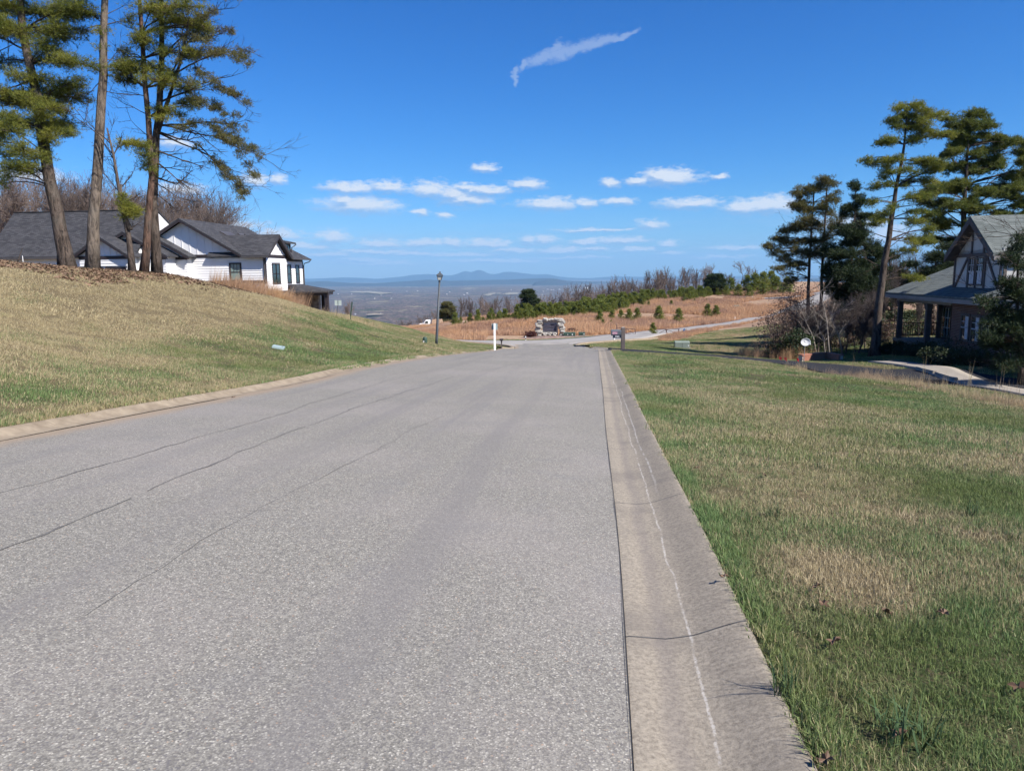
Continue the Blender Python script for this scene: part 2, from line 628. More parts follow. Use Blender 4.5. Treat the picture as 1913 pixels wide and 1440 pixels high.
def b_lawn(nt, bs):
    p = nt.pos()
    f, xy, s = patch_factor(nt, p)
    fine = nt.noise(xy, 28.0, 4.0, 0.7)
    c = nt.mix(nt.smooth(f, 0.42, 0.62), (0.038, 0.055, 0.020), (0.150, 0.118, 0.068))
    c = nt.mix(nt.smooth(fine, 0.35, 0.7), c, (0.095, 0.078, 0.045))
    # leaf litter and bare soil on top of the bank under the pines
    lit = nt.math('MULTIPLY', nt.smooth(s[2], 1.55, 2.3), nt.smooth(s[0], -11.0, -13.5))
    lit = nt.math('MULTIPLY', lit, nt.smooth(nt.noise(xy, 0.6, 3.0, 0.6), 0.35, 0.6))
    lc = nt.mix(nt.smooth(nt.noise(xy, 9.0, 4.0, 0.7), 0.35, 0.65), (0.040, 0.028, 0.022), (0.15, 0.095, 0.062))
    c = nt.mix(lit, c, lc)
    # broomsedge field and bare ground past the crossing
    far = nt.smooth(s[1], 50.0, 62.0)
    nf = nt.noise(xy, 0.12, 4.0, 0.6)
    fc = nt.mix(nt.smooth(nf, 0.38, 0.62), (0.27, 0.175, 0.115), (0.34, 0.25, 0.165))
    fc = nt.mix(nt.smooth(nt.noise(xy, 1.4, 3.0, 0.6), 0.45, 0.65), fc, (0.22, 0.13, 0.09))
    c = nt.mix(far, c, fc)
    # forested mountainside further down
    wood = nt.smooth(s[1], 190.0, 230.0)
    c = nt.mix(wood, c, (0.09, 0.07, 0.06))
    nt.set(bs, 'Base Color', c)
    bump(nt, bs, fine, 0.8, 0.03)


M_lawn = material('lawn_ground', b_lawn, rough=0.95, spec=0.1)


def b_blade(nt, bs):
    p = nt.pos()
    f, xy, s = patch_factor(nt, p)
    r = nt.node('ShaderNodeAttribute', attribute_name='rnd').outputs['Fac']
    h = nt.node('ShaderNodeAttribute', attribute_name='tip').outputs['Fac']
    inst = nt.node('ShaderNodeObjectInfo').outputs['Random']
    thr = nt.math('MULTIPLY_ADD', r, 0.34, nt.math('MULTIPLY_ADD', inst, 0.10, 0.325))
    straw = nt.smooth(nt.math('SUBTRACT', f, thr), -0.03, 0.05)
    r2 = nt.math('FRACT', nt.math('MULTIPLY', r, 7.31))
    tone = nt.smooth(nt.noise(xy, 0.35, 2.0, 0.5), 0.4, 0.62)
    g1 = nt.mix(r2, (0.060, 0.140, 0.042), (0.160, 0.280, 0.090))
    g2 = nt.mix(r2, (0.085, 0.140, 0.036), (0.180, 0.230, 0.070))
    green = nt.mix(tone, g1, g2)
    dry = nt.mix(r2, (0.30, 0.235, 0.130), (0.58, 0.49, 0.30))
    c = nt.mix(straw, green, dry)
    c = nt.mix(nt.math('MULTIPLY', h, 0.28), c, (0.36, 0.33, 0.18))
    nt.set(bs, 'Base Color', c)
    tr = nt.node('ShaderNodeBsdfTranslucent')
    nt.l.new(c, tr.inputs['Color'])
    mx = nt.node('ShaderNodeMixShader')
    mx.inputs[0].default_value = 0.3
    nt.l.new(bs.outputs[0], mx.inputs[1])
    nt.l.new(tr.outputs[0], mx.inputs[2])
    out = [n for n in nt.n if n.type == 'OUTPUT_MATERIAL'][0]
    nt.l.new(mx.outputs[0], out.inputs[0])


M_blade = material('grass_blade', b_blade, rough=0.6, spec=0.25)


def leafy(name, c1, c2, c3, trans=0.25, rough=0.6, scale=0.9):
    """foliage: colour varies by clump and by needle, some light passes through"""
    def b(nt, bs):
        n = nt.noise(nt.obj(), scale, 3.0, 0.6)
        r = nt.node('ShaderNodeAttribute', attribute_name='rnd').outputs['Fac']
        c = nt.mix(nt.smooth(n, 0.38, 0.62), c1, c2)
        c = nt.mix(nt.math('MULTIPLY', r, 0.55), c, c3)
        oi = nt.node('ShaderNodeObjectInfo').outputs['Random']
        c = nt.mix(nt.math('MULTIPLY', oi, 0.35), c, c1)
        nt.set(bs, 'Base Color', c)
        tr = nt.node('ShaderNodeBsdfTranslucent')
        nt.l.new(c, tr.inputs['Color'])
        mx = nt.node('ShaderNodeMixShader')
        mx.inputs[0].default_value = trans
        nt.l.new(bs.outputs[0], mx.inputs[1])
        nt.l.new(tr.outputs[0], mx.inputs[2])
        out = [n for n in nt.n if n.type == 'OUTPUT_MATERIAL'][0]
        nt.l.new(mx.outputs[0], out.inputs[0])
    return material(name, b, rough=rough, spec=0.25)


M_needle = leafy('white_pine_needles', (0.100, 0.140, 0.030), (0.260, 0.260, 0.042), (0.34, 0.31, 0.060), 0.4)
M_needle_v = leafy('virginia_pine_needles', (0.085, 0.098, 0.032), (0.160, 0.150, 0.050), (0.20, 0.155, 0.072), 0.35)
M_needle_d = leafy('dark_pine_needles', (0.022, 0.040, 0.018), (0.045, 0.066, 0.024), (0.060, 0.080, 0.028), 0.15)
M_needle_l = leafy('loblolly_needles', (0.075, 0.110, 0.026), (0.165, 0.180, 0.036), (0.20, 0.20, 0.050), 0.35)
M_young = leafy('young_pine_needles', (0.130, 0.180, 0.040), (0.24, 0.26, 0.055), (0.30, 0.28, 0.075), 0.4, scale=0.9)
M_beech = leafy('dry_brown_leaves', (0.090, 0.055, 0.040), (0.150, 0.100, 0.075), (0.21, 0.15, 0.12), 0.2)
M_boxwood = leafy('boxwood_leaves', (0.020, 0.034, 0.014), (0.034, 0.050, 0.018), (0.05, 0.06, 0.02), 0.1)
M_barberry = leafy('barberry_leaves', (0.055, 0.018, 0.018), (0.085, 0.028, 0.026), (0.11, 0.04, 0.035), 0.15)


def barky(name, c1, c2, s=1.0, bd=0.09):
    def b(nt, bs):
        v = nt.mapping(nt.obj(), scale=(9 * s, 9 * s, 2.2 * s))
        n = nt.noise(v, 1.0, 6.0, 0.7, 0.6)
        n2 = nt.noise(nt.obj(), 1.1, 3.0, 0.6)
        f = nt.ramp(n, [(0.36, 0.0), (0.56, 1.0)])
        c = nt.mix(f, c1, c2)
        c = nt.mix(nt.math('MULTIPLY', nt.smooth(n2, 0.45, 0.7), 0.35), c, (0.16, 0.15, 0.13))
        nt.set(bs, 'Base Color', c)
        bump(nt, bs, n, 1.0, bd)
    return material(name, b, rough=0.92, spec=0.1)


M_bark = barky('grey_pine_bark', (0.050, 0.040, 0.034), (0.19, 0.155, 0.125))
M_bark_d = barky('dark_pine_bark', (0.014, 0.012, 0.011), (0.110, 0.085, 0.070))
M_bark_r = barky('reddish_pine_bark', (0.035, 0.024, 0.020), (0.14, 0.088, 0.066))
M_twig = mottled('bare_twigs', (0.13, 0.098, 0.082), (0.19, 0.15, 0.13), 3.0, 0.9)
M_twig_d = mottled('grey_brown_twigs', (0.070, 0.055, 0.050), (0.115, 0.092, 0.082), 3.0, 0.9)
M_pale = mottled('pale_saplings', (0.20, 0.175, 0.15), (0.30, 0.265, 0.23), 5.0, 0.9)


# ---------------------------------------------------------------- roads
def b_asphalt(nt, bs):
    p = nt.pos()
    uv = nt.sep(nt.uv())
    n = nt.noise(p, 95.0, 2.0, 0.6)
    vo = nt.node('ShaderNodeTexVoronoi')
    nt.l.new(p, vo.inputs['Vector'])
    vo.inputs['Scale'].default_value = 125.0
    cell = nt.sep(vo.outputs['Color'])
    big = nt.noise(p, 0.35, 4.0, 0.6)
    streak = nt.noise(nt.comb(nt.math('MULTIPLY', uv[0], 1.6), nt.math('MULTIPLY', uv[1], 0.05)), 1.0, 4.0, 0.6)
    c = nt.mix(cell[0], (0.125, 0.119, 0.104), (0.290, 0.275, 0.236))
    c = nt.mix(nt.smooth(cell[1], 0.90, 0.94), c, (0.43, 0.41, 0.355))
    c = nt.mix(nt.smooth(cell[2], 0.90, 0.93), c, (0.125, 0.12, 0.12))
    c = nt.mix(nt.math('MULTIPLY', nt.smooth(cell[1], 0.02, 0.0), 0.7), c, (0.42, 0.27, 0.17))
    gap = nt.smooth(vo.outputs['Distance'], 0.42, 0.62)
    c = nt.mix(nt.math('MULTIPLY', gap, 0.45), c, (0.125, 0.12, 0.115))
    mid_n = nt.noise(p, 38.0, 3.0, 0.75)
    c = nt.mix(nt.math('MULTIPLY', nt.smooth(mid_n, 0.50, 0.66), 0.40), c, (0.31, 0.30, 0.265))
    c = nt.mix(nt.math('MULTIPLY', nt.smooth(mid_n, 0.48, 0.36), 0.40), c, (0.105, 0.10, 0.095))
    c = nt.mix(nt.math('MULTIPLY', nt.smooth(big, 0.42, 0.66), 0.30), c, (0.275, 0.25, 0.235))
    c = nt.mix(nt.math('MULTIPLY', nt.smooth(streak, 0.48, 0.66), 0.5), c, (0.16, 0.152, 0.148))
    c = nt.mix(nt.math('MULTIPLY', nt.smooth(nt.noise(p, 1.3, 3.0, 0.6), 0.55, 0.72), 0.22), c, (0.16, 0.158, 0.16))
    # sediment washed to the left kerb
    sed = nt.math('MULTIPLY', nt.smooth(nt.math('ADD', uv[0], nt.math('MULTIPLY', nt.noise(p, 1.6, 3.0, 0.6), -0.35)), 0.28, -0.12), 0.75)
    c = nt.mix(sed, c, (0.27, 0.205, 0.14))
    nt.set(bs, 'Base Color', c)
    bump(nt, bs, nt.math('ADD', n, vo.outputs['Distance']), 0.4, 0.0025)


M_asphalt = material('weathered_asphalt', b_asphalt, rough=0.9, spec=0.2)
M_asphalt2 = mottled('pale_old_asphalt', (0.24, 0.228, 0.212), (0.30, 0.283, 0.262), 0.8, 0.92, 0.003)
M_drive = mottled('dark_driveway_asphalt', (0.024, 0.025, 0.029), (0.040, 0.041, 0.046), 6.0, 0.95, 0.003, 0.05)
M_crack = mottled('crack_filler', (0.085, 0.082, 0.080), (0.13, 0.126, 0.12), 12.0, 0.8)


def b_concrete(nt, bs):
    p = nt.pos()
    uv = nt.sep(nt.uv())
    vo = nt.node('ShaderNodeTexVoronoi')
    nt.l.new(p, vo.inputs['Vector'])
    vo.inputs['Scale'].default_value = 160.0
    cell = nt.sep(vo.outputs['Color'])
    big = nt.noise(p, 1.5, 5.0, 0.65)
    fine = nt.noise(p, 45.0, 4.0, 0.7)
    c = nt.mix(nt.smooth(fine, 0.3, 0.7), (0.165, 0.142, 0.112), (0.330, 0.290, 0.228))
    c = nt.mix(nt.math('MULTIPLY', cell[0], 0.4), c, (0.34, 0.305, 0.25))
    c = nt.mix(nt.math('MULTIPLY', nt.smooth(big, 0.48, 0.68), 0.5), c, (0.155, 0.138, 0.120))
    # darker water stain down the gutter's low line
    g = nt.math('ABSOLUTE', nt.math('ADD', nt.math('SUBTRACT', uv[0], 0.185), nt.math('MULTIPLY_ADD', nt.noise(p, 2.0, 3.0, 0.6), 0.10, -0.05)))
    c = nt.mix(nt.math('MULTIPLY', nt.smooth(g, 0.075, 0.01), 0.30), c, (0.125, 0.112, 0.115))
    # cross brushing on the sloping back
    br = nt.noise(nt.comb(nt.math('MULTIPLY', uv[0], 3.0), nt.math('MULTIPLY', uv[1], 60.0)), 1.0, 3.0, 0.6)
    c = nt.mix(nt.math('MULTIPLY', nt.math('MULTIPLY', nt.smooth(br, 0.4, 0.7), nt.smooth(uv[0], 0.34, 0.42)), 0.35), c, (0.15, 0.130, 0.105))
    # salt-white line where the gutter meets the slope
    wob = nt.math('MULTIPLY_ADD', nt.noise(nt.comb(0.0, uv[1]), 0.45, 4.0, 0.65), 0.14, -0.07)
    wob = nt.math('ADD', wob, nt.math('MULTIPLY_ADD', nt.noise(p, 22.0, 4.0, 0.7), 0.022, -0.011))
    ln = nt.math('ABSOLUTE', nt.math('SUBTRACT', nt.math('SUBTRACT', uv[0], 0.315), wob))
    strength = nt.math('MULTIPLY', nt.smooth(nt.noise(p, 7.0, 5.0, 0.75), 0.36, 0.58), nt.smooth(nt.noise(p, 70.0, 2.0, 0.7), 0.30, 0.52))
    white = nt.math('MULTIPLY', nt.smooth(ln, 0.010, 0.002), strength)
    wob2 = nt.math('MULTIPLY_ADD', nt.noise(nt.comb(5.0, uv[1]), 0.6, 2.0, 0.6), 0.10, -0.05)
    ln2 = nt.math('ABSOLUTE', nt.math('SUBTRACT', nt.math('SUBTRACT', uv[0], 0.40), wob2))
    span = nt.math('MULTIPLY', nt.smooth(uv[1], 6.0, 7.5), nt.smooth(uv[1], 17.0, 15.5))
    white2 = nt.math('MULTIPLY', nt.math('MULTIPLY', nt.smooth(ln2, 0.014, 0.004), strength), span)
    w = nt.math('MULTIPLY', nt.math('MAXIMUM', white, white2), 0.6)
    c = nt.mix(w, c, (0.58, 0.55, 0.50))
    nt.set(bs, 'Base Color', c)
    bump(nt, bs, nt.math('ADD', fine, cell[1]), 0.5, 0.003)


M_kerb = material('weathered_concrete_kerb', b_concrete, rough=0.92, spec=0.2)
M_kerbL = mottled('sandy_concrete_kerb', (0.17, 0.135, 0.095), (0.29, 0.24, 0.175), 5.0, 0.92, 0.004)
M_path = mottled('pale_concrete_path', (0.24, 0.215, 0.18), (0.30, 0.27, 0.23), 3.0, 0.9, 0.002)


def grid_faces(nr, nc):
    i = np.arange(nr - 1)[:, None] * nc + np.arange(nc - 1)[None]
    return np.stack([i, i + 1, i + nc + 1, i + nc], -1).reshape(-1, 4)


def strip(name, ys, offs, xfun, zfun, mat, parent=None, vals=None):
    """mesh whose rows are at y = ys and whose columns are at offsets offs"""
    nr, nc = len(ys), len(offs)
    X = np.array([[xfun(y, o) for o in offs] for y in ys])
    Z = np.array([[zfun(y, o) for o in offs] for y in ys])
    V = np.stack([X, np.repeat(np.array(ys)[:, None], nc, 1), Z], -1).reshape(-1, 3)
    uv = np.stack([np.repeat(np.array(offs)[None], nr, 0), np.repeat(np.array(ys)[:, None], nc, 1)], -1).reshape(-1, 2)
    return mesh_obj(name, V, grid_faces(nr, nc), mat, parent, True, uv)


YROW = np.unique(np.r_[np.arange(-5, 10, 0.15), np.arange(10, 50.01, 0.3)])


def road_z(y, t):
    """t 0..1 from the left edge to the right; slight crown"""
    zl, zr = float(zLs(y)), float(zR(y))
    return zl + (zr - zl) * t + 0.05 * (1 - (2 * t - 1) ** 2) * 0.8


road_ys = np.unique(np.r_[YROW, np.arange(50, 66.01, 0.5)])
nT = 27
T = np.linspace(0, 1, nT)
RV, RUV = [], []
for y in road_ys:
    a, b = float(xL(y)), float(xR(y))
    for t in T:
        x = a + (b - a) * t
        z = road_z(y, t) if y < 46 else None
        if z is None:
            k = min(1, (y - 46) / 6)
            z = road_z(y, t) * (1 - k) + k * (float(G0(x, y)) + 0.05)
        RV.append((x, y, z + (fbm(np.array([x]), np.array([y]), 8, 3, 0.6)[0] - 0.5) * 0.02))
        RUV.append((x - a, y))
road = mesh_obj('road', np.array(RV), grid_faces(len(road_ys), nT), M_asphalt, None, True, RUV)
tag(road, 'worn light grey asphalt road running down past the crest', kind='structure')


def road_top(x, y):
    a, b = float(xL(y)), float(xR(y))
    t = (x - a) / (b - a)
    return road_z(y, min(max(t, 0), 1)) + (fbm(np.array([x]), np.array([y]), 8, 3, 0.6)[0] - 0.5) * 0.02


# long cracks, as narrow filled ribbons lying in the road
def crack(pts, w, seed):
    r = random.Random(seed)
    pts = np.array(pts, float)
    seg = np.r_[0, np.cumsum(np.linalg.norm(np.diff(pts, axis=0), axis=1))]
    s = np.arange(0, seg[-1], 0.12)
    x = np.interp(s, seg, pts[:, 0])
    y = np.interp(s, seg, pts[:, 1])
    dx, dy = np.gradient(x), np.gradient(y)
    ln = np.hypot(dx, dy)
    nx, ny = -dy / ln, dx / ln
    wob = (fbm(s, s * 0, seed, 6, 0.8, 0.62) - 0.5) * 0.20
    V, j = [], 0.0
    for i in range(len(s)):
        j = j * 0.5 + r.uniform(-0.012, 0.012)
        ww = w * 0.5 * (0.25 + 1.2 * abs(fbm(np.array([s[i] * 3]), np.array([0.0]), seed + 5, 3)[0] - 0.35) * 2)
        for sg in (-1, 1):
            px, py = x[i] + nx[i] * (wob[i] + j + sg * ww / 2), y[i] + ny[i] * (wob[i] + j + sg * ww / 2)
            V.append((px, py, road_top(px, py) + 0.0035))
    n = len(s)
    gap_ = fbm(s * 2.2, s * 0 + 3, seed + 9, 4)
    F = np.array([(2 * i, 2 * i + 1, 2 * i + 3, 2 * i + 2) for i in range(n - 1) if gap_[i] > 0.20])
    return mesh_obj('crack', np.array(V), F, M_crack, road, False)


def on_road(px, py):
    """point of the road surface seen at a survey pixel"""
    d = ray(px, py)
    lo, hi = 1.0, 60.0
    for _ in range(40):
        m = (lo + hi) / 2
        x, z = d[0] / d[1] * m, EYE + d[2] / d[1] * m
        if z > road_top(x, m):
            lo = m
        else:
            hi = m
    return (d[0] / d[1] * lo, lo)


CR = [([(0, 922), (170, 875), (330, 828), (500, 780), (600, 748), (720, 712), (800, 693), (880, 674), (940, 662)], 0.028, 1),
      ([(0, 1030), (80, 1000), (220, 945), (330, 897), (430, 850), (520, 815), (640, 770), (760, 732), (850, 703), (920, 690), (990, 672), (1030, 660)], 0.034, 2),
      ([(150, 1150), (330, 1040), (450, 965), (560, 910), (700, 840), (800, 790), (930, 727), (1000, 700), (1060, 680)], 0.012, 3),
      ([(250, 960), (420, 957), (560, 955)], 0.008, 4),
      ([(800, 690), (900, 684), (1080, 682), (1118, 683)], 0.012, 5),
      ([(360, 850), (450, 853), (560, 848)], 0.007, 6)]
for pts, w, sd in CR:
    crack([on_road(*q) for q in pts], w, sd)

# worn tyre scuffs are in the asphalt material; kerb: rolled profile, cut into cast lengths by joints
KPROF = [(0.0, 0.004), (0.02, 0.006), (0.10, -0.002), (0.20, -0.010), (0.29, 0.000), (0.34, 0.008), (0.40, 0.026), (0.47, 0.050), (0.53, 0.068), (0.58, 0.080), (0.605, 0.080), (0.62, 0.066), (0.625, -0.08)]


def kerb_run(name, side, y0, y1, mat, group_parent, step=2.69, first=3.46):
    """cast lengths of kerb between tooled joints"""
    joints = [y for y in np.arange(first - step * 6, y1 + step, step) if y0 < y < y1]
    edges = [y0] + joints + [y1]
    for a, b in zip(edges[:-1], edges[1:]):
        a2, b2 = a + 0.003, b - 0.003
        ys = np.unique(np.r_[a2, a2 + 0.005, a2 + 0.012, a2 + 0.03, np.arange(a2 + 0.12, b2 - 0.1, 0.2), b2 - 0.03, b2 - 0.012, b2 - 0.005, b2])
        V, UV = [], []
        for i, y in enumerate(ys):
            dip = 0.0035 if i in (0, len(ys) - 1) else 0.0
            for u, h in KPROF:
                if side > 0:
                    x, z = float(xR(y)) + 0.006 + u, float(zR(y)) + h
                else:
                    x, z = float(xL(y)) - 0.006 - u * 0.66, float(zLs(y)) + h
                V.append((x, y, z - dip))
                UV.append((u, y))
        F = grid_faces(len(ys), len(KPROF))
        mesh_obj('kerb_length', np.array(V), F if side > 0 else F[:, ::-1], mat, group_parent, True, UV)
        if side > 0 and a > y0:
            JV = []
            for u, h in KPROF[:-2]:
                w_ = 0.0045 + 0.002 * math.sin(u * 40 + a)
                for sg in (-1, 1):
                    yy_ = a + sg * w_
                    JV.append((float(xR(yy_)) + 0.006 + u, yy_, float(zR(yy_)) + h + 0.0006))
            JF = np.array([(2 * i, 2 * i + 2, 2 * i + 3, 2 * i + 1) for i in range(len(KPROF) - 3)])
            mesh_obj('joint', np.array(JV), JF, M_crack, group_parent)


kerb_r = tag(thing('kerb', 'rolled concrete kerb and gutter along the right side of the road', None), kind='structure')
kerb_run('kerb', 1, -5, 50, M_kerb, kerb_r)
kerb_l = tag(thing('kerb', 'sandy low concrete kerb along the foot of the left bank', None), kind='structure')
kerb_run('kerb', -1, -5, 50, M_kerbL, kerb_l)
# dark tooled joint bottoms and the seam between asphalt and gutter
for nm, k, mt in (('road_seam', 1, M_crack),):
    V = []
    ys = np.arange(-5, 50, 0.1)
    for y in ys:
        w = 0.0 + 0.005 * fbm(np.array([y * 2.0]), np.array([0.0]), 21, 4)[0]
        x = float(xR(y))
        V += [(x - w, y, float(zR(y)) + 0.0065), (x + 0.003, y, float(zR(y)) + 0.009)]
    F = np.array([(2 * i, 2 * i + 1, 2 * i + 3, 2 * i + 2) for i in range(len(ys) - 1)])
    mesh_obj('seam', np.array(V), F, mt, road)

# ---------------------------------------------------------------- near ground: columns follow the kerbs
offR = np.r_[0, 0.06, 0.15, 0.3, 0.5, 0.8, np.arange(1.2, 14, 0.5), np.arange(14, 42, 1.0), np.arange(42, 130, 4)]
offL = np.r_[0, 0.06, 0.15, 0.3, 0.5, 0.8, np.arange(1.2, 30, 0.6), np.arange(30, 60, 1.5), np.arange(60, 120, 5)]
gy = np.unique(np.r_[np.arange(-5, 12, 0.4), np.arange(12, 50.01, 0.6)])
gy[-1] = 50.0


def near_ground(side):
    offs = offR if side > 0 else offL
    X = np.array([(xR(gy) + KW - 0.01 + o) if side > 0 else (xL(gy) - KW * 0.66 + 0.01 - o) for o in offs]).T
    Y = np.repeat(gy[:, None], len(offs), 1)
    Z = G(X, Y)
    F = grid_faces(len(gy), len(offs))
    return np.stack([X, Y, Z], -1).reshape(-1, 3), (F if side > 0 else F[:, ::-1])


vr, fr = near_ground(1)
vl, fl = near_ground(-1)
# beyond the crest: regular grid
fx = np.unique(np.r_[np.arange(-130, -40, 4), np.arange(-40, 60, 1.0), np.arange(60, 140, 3.5)])
fy = np.unique(np.r_[np.arange(50, 130, 1.0), np.arange(130, 245, 2.5)])
GX, GY = np.meshgrid(fx, fy)
vf = np.stack([GX, GY, G(GX, GY)], -1).reshape(-1, 3)
ff = grid_faces(len(fy), len(fx))
V = np.r_[vr, vl, vf]
Fg = np.r_[fr, fl + len(vr), ff + len(vr) + len(vl)]
ground = mesh_obj('ground', V, Fg, M_lawn, None, True)
tag(ground, 'grassy slopes and field on both sides of the road', kind='structure')


# ---------------------------------------------------------------- draped ribbons
def ribbon(name, center, width, mat, lift, label=None, kind='structure', n=60, parent=None, cols=9, ztop=None):
    center = np.array(center, float)
    seg = np.r_[0, np.cumsum(np.linalg.norm(np.diff(center[:, :2], axis=0), axis=1))]
    s = np.linspace(0, seg[-1], n)
    sm = seg[-1] / n * 2.5
    x = sum(np.interp(np.clip(s + o * sm, 0, seg[-1]), seg, center[:, 0]) for o in (-1, 0, 1)) / 3
    y = sum(np.interp(np.clip(s + o * sm, 0, seg[-1]), seg, center[:, 1]) for o in (-1, 0, 1)) / 3
    dx, dy = np.gradient(x), np.gradient(y)
    l = np.hypot(dx, dy)
    nx, ny = dy / l, -dx / l
    w = np.interp(s, seg, width) if not isinstance(width, (int, float)) else np.full(n, float(width))
    T = np.linspace(-0.5, 0.5, cols)
    X = x[:, None] + nx[:, None] * w[:, None] * T
    Y = y[:, None] + ny[:, None] * w[:, None] * T
    # level across, so that the ground never pokes through
    Z = G(X, Y)
    Z = Z * 0.35 + Z.max(1, keepdims=True) * 0.0 + 0.65 * Z.mean(1, keepdims=True)
    Z = np.maximum(Z, G(X, Y)) + lift
    # skirt
    Xs = np.c_[X[:, :1], X, X[:, -1:]]
    Ys = np.c_[Y[:, :1], Y, Y[:, -1:]]
    Zs = np.c_[Z[:, :1] - 0.25, Z, Z[:, -1:] - 0.25]
    V = np.stack([Xs, Ys, Zs], -1).reshape(-1, 3)
    uv = np.stack([np.repeat(np.r_[0, (T + 0.5), 1][None] * float(np.mean(w)) + 1.0, n, 0), np.repeat(s[:, None], cols + 2, 1)], -1).reshape(-1, 2)
    o = mesh_obj(name, V, grid_faces(n, cols + 2), mat, parent, True, uv)
    if label:
        tag(o, label, kind=kind)
    return o


def W(px, py, D):
    p = P(px, py, D)
    return (p[0], p[1])


cross = [(-40, 68), (-20, 67.5), (-8, 67), (0, 66.8), (6, 67.5), (10, 69.5), W(1200, 625, 76), W(1246, 620, 82), W(1300, 614.5, 88), W(1403, 600, 99), W(1460, 592, 112), (60, 135)]
ribbon('cross_road', cross, [5.6, 5.6, 5.6, 6.2, 6.2, 5.6, 5.0, 4.8, 4.6, 4.6, 4.6, 4.6], M_asphalt2, 0.05, 'pale cross road passing in front of the stone entrance wall', n=160)
up = [W(1375, 555, 158), W(1405, 554.5, 155), W(1440, 554, 150), W(1500, 556, 140), (70, 140), (85, 135)]
ribbon('hill_road', up, 4.5, M_asphalt2, 0.06, 'short stretch of pale road higher on the hillside')


# flared corners where the road opens into the crossing
def fan(c0, pts, name='road_corner'):
    V = [(c0[0], c0[1], float(G(c0[0], c0[1])) + 0.046)]
    for p in pts:
        V.append((p[0], p[1], float(G(p[0], p[1])) + 0.046))
    F = [(0, i, i + 1) for i in range(1, len(pts))]
    o = mesh_obj(name, V, F, M_asphalt2, road)
    return o


def arc(c, r, a0, a1, n=12):
    return [(c[0] + r * math.cos(math.radians(a0 + (a1 - a0) * i / n)), c[1] + r * math.sin(math.radians(a0 + (a1 - a0) * i / n))) for i in range(n + 1)]


fan((0.4, 65.5), arc((-3.6, 60.2), 4.0, 0, 92)[::-1])
fan((5.0, 66.0), arc((8.6, 61.4), 3.6, 180, 88))
# kerb of the right-hand corner island
nose = [(5.25, 50)] + [(5.1, 56)] + arc((8.9, 61.2), 3.5, 185, 95, 8) + [(14, 68.4)]
for nm, pts, lab in (('kerb', nose, 'low concrete kerb round the grassy corner right of the crossing'),
                     ('kerb', [(0.0, 50.5), (0.35, 54)] + arc((-3.7, 60.0), 4.0, 0, 90, 8) + [(-10, 64.3)], 'low concrete kerb round the green tip of the left verge')):
    if lab.endswith('verge'):
        pts = [(float(xL(50)) - 0.2, 50), (float(xL(54)) - 0.2, 54), (float(xL(57)) - 0.2, 57)] + arc((-3.9, 59.6), 4.0, 0, 90, 8) + [(-10, 64.0)]
    r_ = ribbon(nm, pts, 0.32, M_kerbL, 0.14, lab, n=40, cols=4)

drive = [(float(xR(35.9)) + 0.45, 35.9), W(1200, 660.5, 35.8), W(1280, 662, 35.8), W(1350, 665.5, 35.6), W(1450, 673, 35), W(1530, 685, 32.5), W(1590, 698, 29.6), W(1650, 703, 28.4), W(1712, 708, 27.3), W(1760, 716, 26), (17.2, 22)]
ribbon('driveway', drive, [3.0, 2.6, 2.4, 2.4, 2.4, 2.6, 3.4, 4.0, 4.0, 3.6, 3.4], M_drive, 0.025, 'narrow dark asphalt driveway crossing the lawn to the parking pad', n=120)
path = [W(1640, 676, 34.8), W(1690, 678.5, 32.3), W(1735, 686, 29.2), W(1790, 702, 26), W(1835, 718, 24), (15.4, 20)]
ribbon('footpath', path, 1.15, M_path, 0.05, 'pale concrete footpath leading to the brick house', n=60, cols=5)


# ---------------------------------------------------------------- plants: raw builders
def float_attr(me, name, vals, domain='POINT'):
    a = me.attributes.new(name, 'FLOAT', domain)
    a.data.foreach_set('value', np.asarray(vals, np.float32))


def unit(v):
    return v / (np.linalg.norm(v, axis=-1, keepdims=True) + 1e-9)


def needles(C, Dr, L, Wd, k, rng, spread=0.8):
    """k thin needles fanning from every centre C along Dr"""
    N = len(C)
    C = np.repeat(C, k, 0)
    d = unit(np.repeat(Dr, k, 0) + rng.normal(0, spread, (N * k, 3)))
    s = unit(np.cross(d, rng.normal(0, 1, (N * k, 3)))) * Wd * 0.5
    ln = L * rng.uniform(0.7, 1.25, (N * k, 1))
    V = np.stack([C - s, C + s, C + d * ln], 1).reshape(-1, 3)
    F = np.arange(N * k * 3).reshape(-1, 3)
    r = np.repeat(np.repeat(rng.random(N), k), 3)
    return V, F, r


def leaves(C, size, rng, flat=0.0):
    N = len(C)
    n = unit(rng.normal(0, 1, (N, 3)) + np.array([0, 0, flat]))
    a = unit(np.cross(n, rng.normal(0, 1, (N, 3))))
    b = np.cross(n, a)
    s = size * rng.uniform(0.6, 1.3, (N, 1))
    V = np.stack([C - a * s, C - b * s * 0.55, C + a * s, C + b * s * 0.55], 1).reshape(-1, 3)
    i = np.arange(N)[:, None] * 4
    F = np.concatenate([i + np.array([[0, 1, 2]]), i + np.array([[0, 2, 3]])])
    return V, F, np.repeat(rng.random(N), 4)


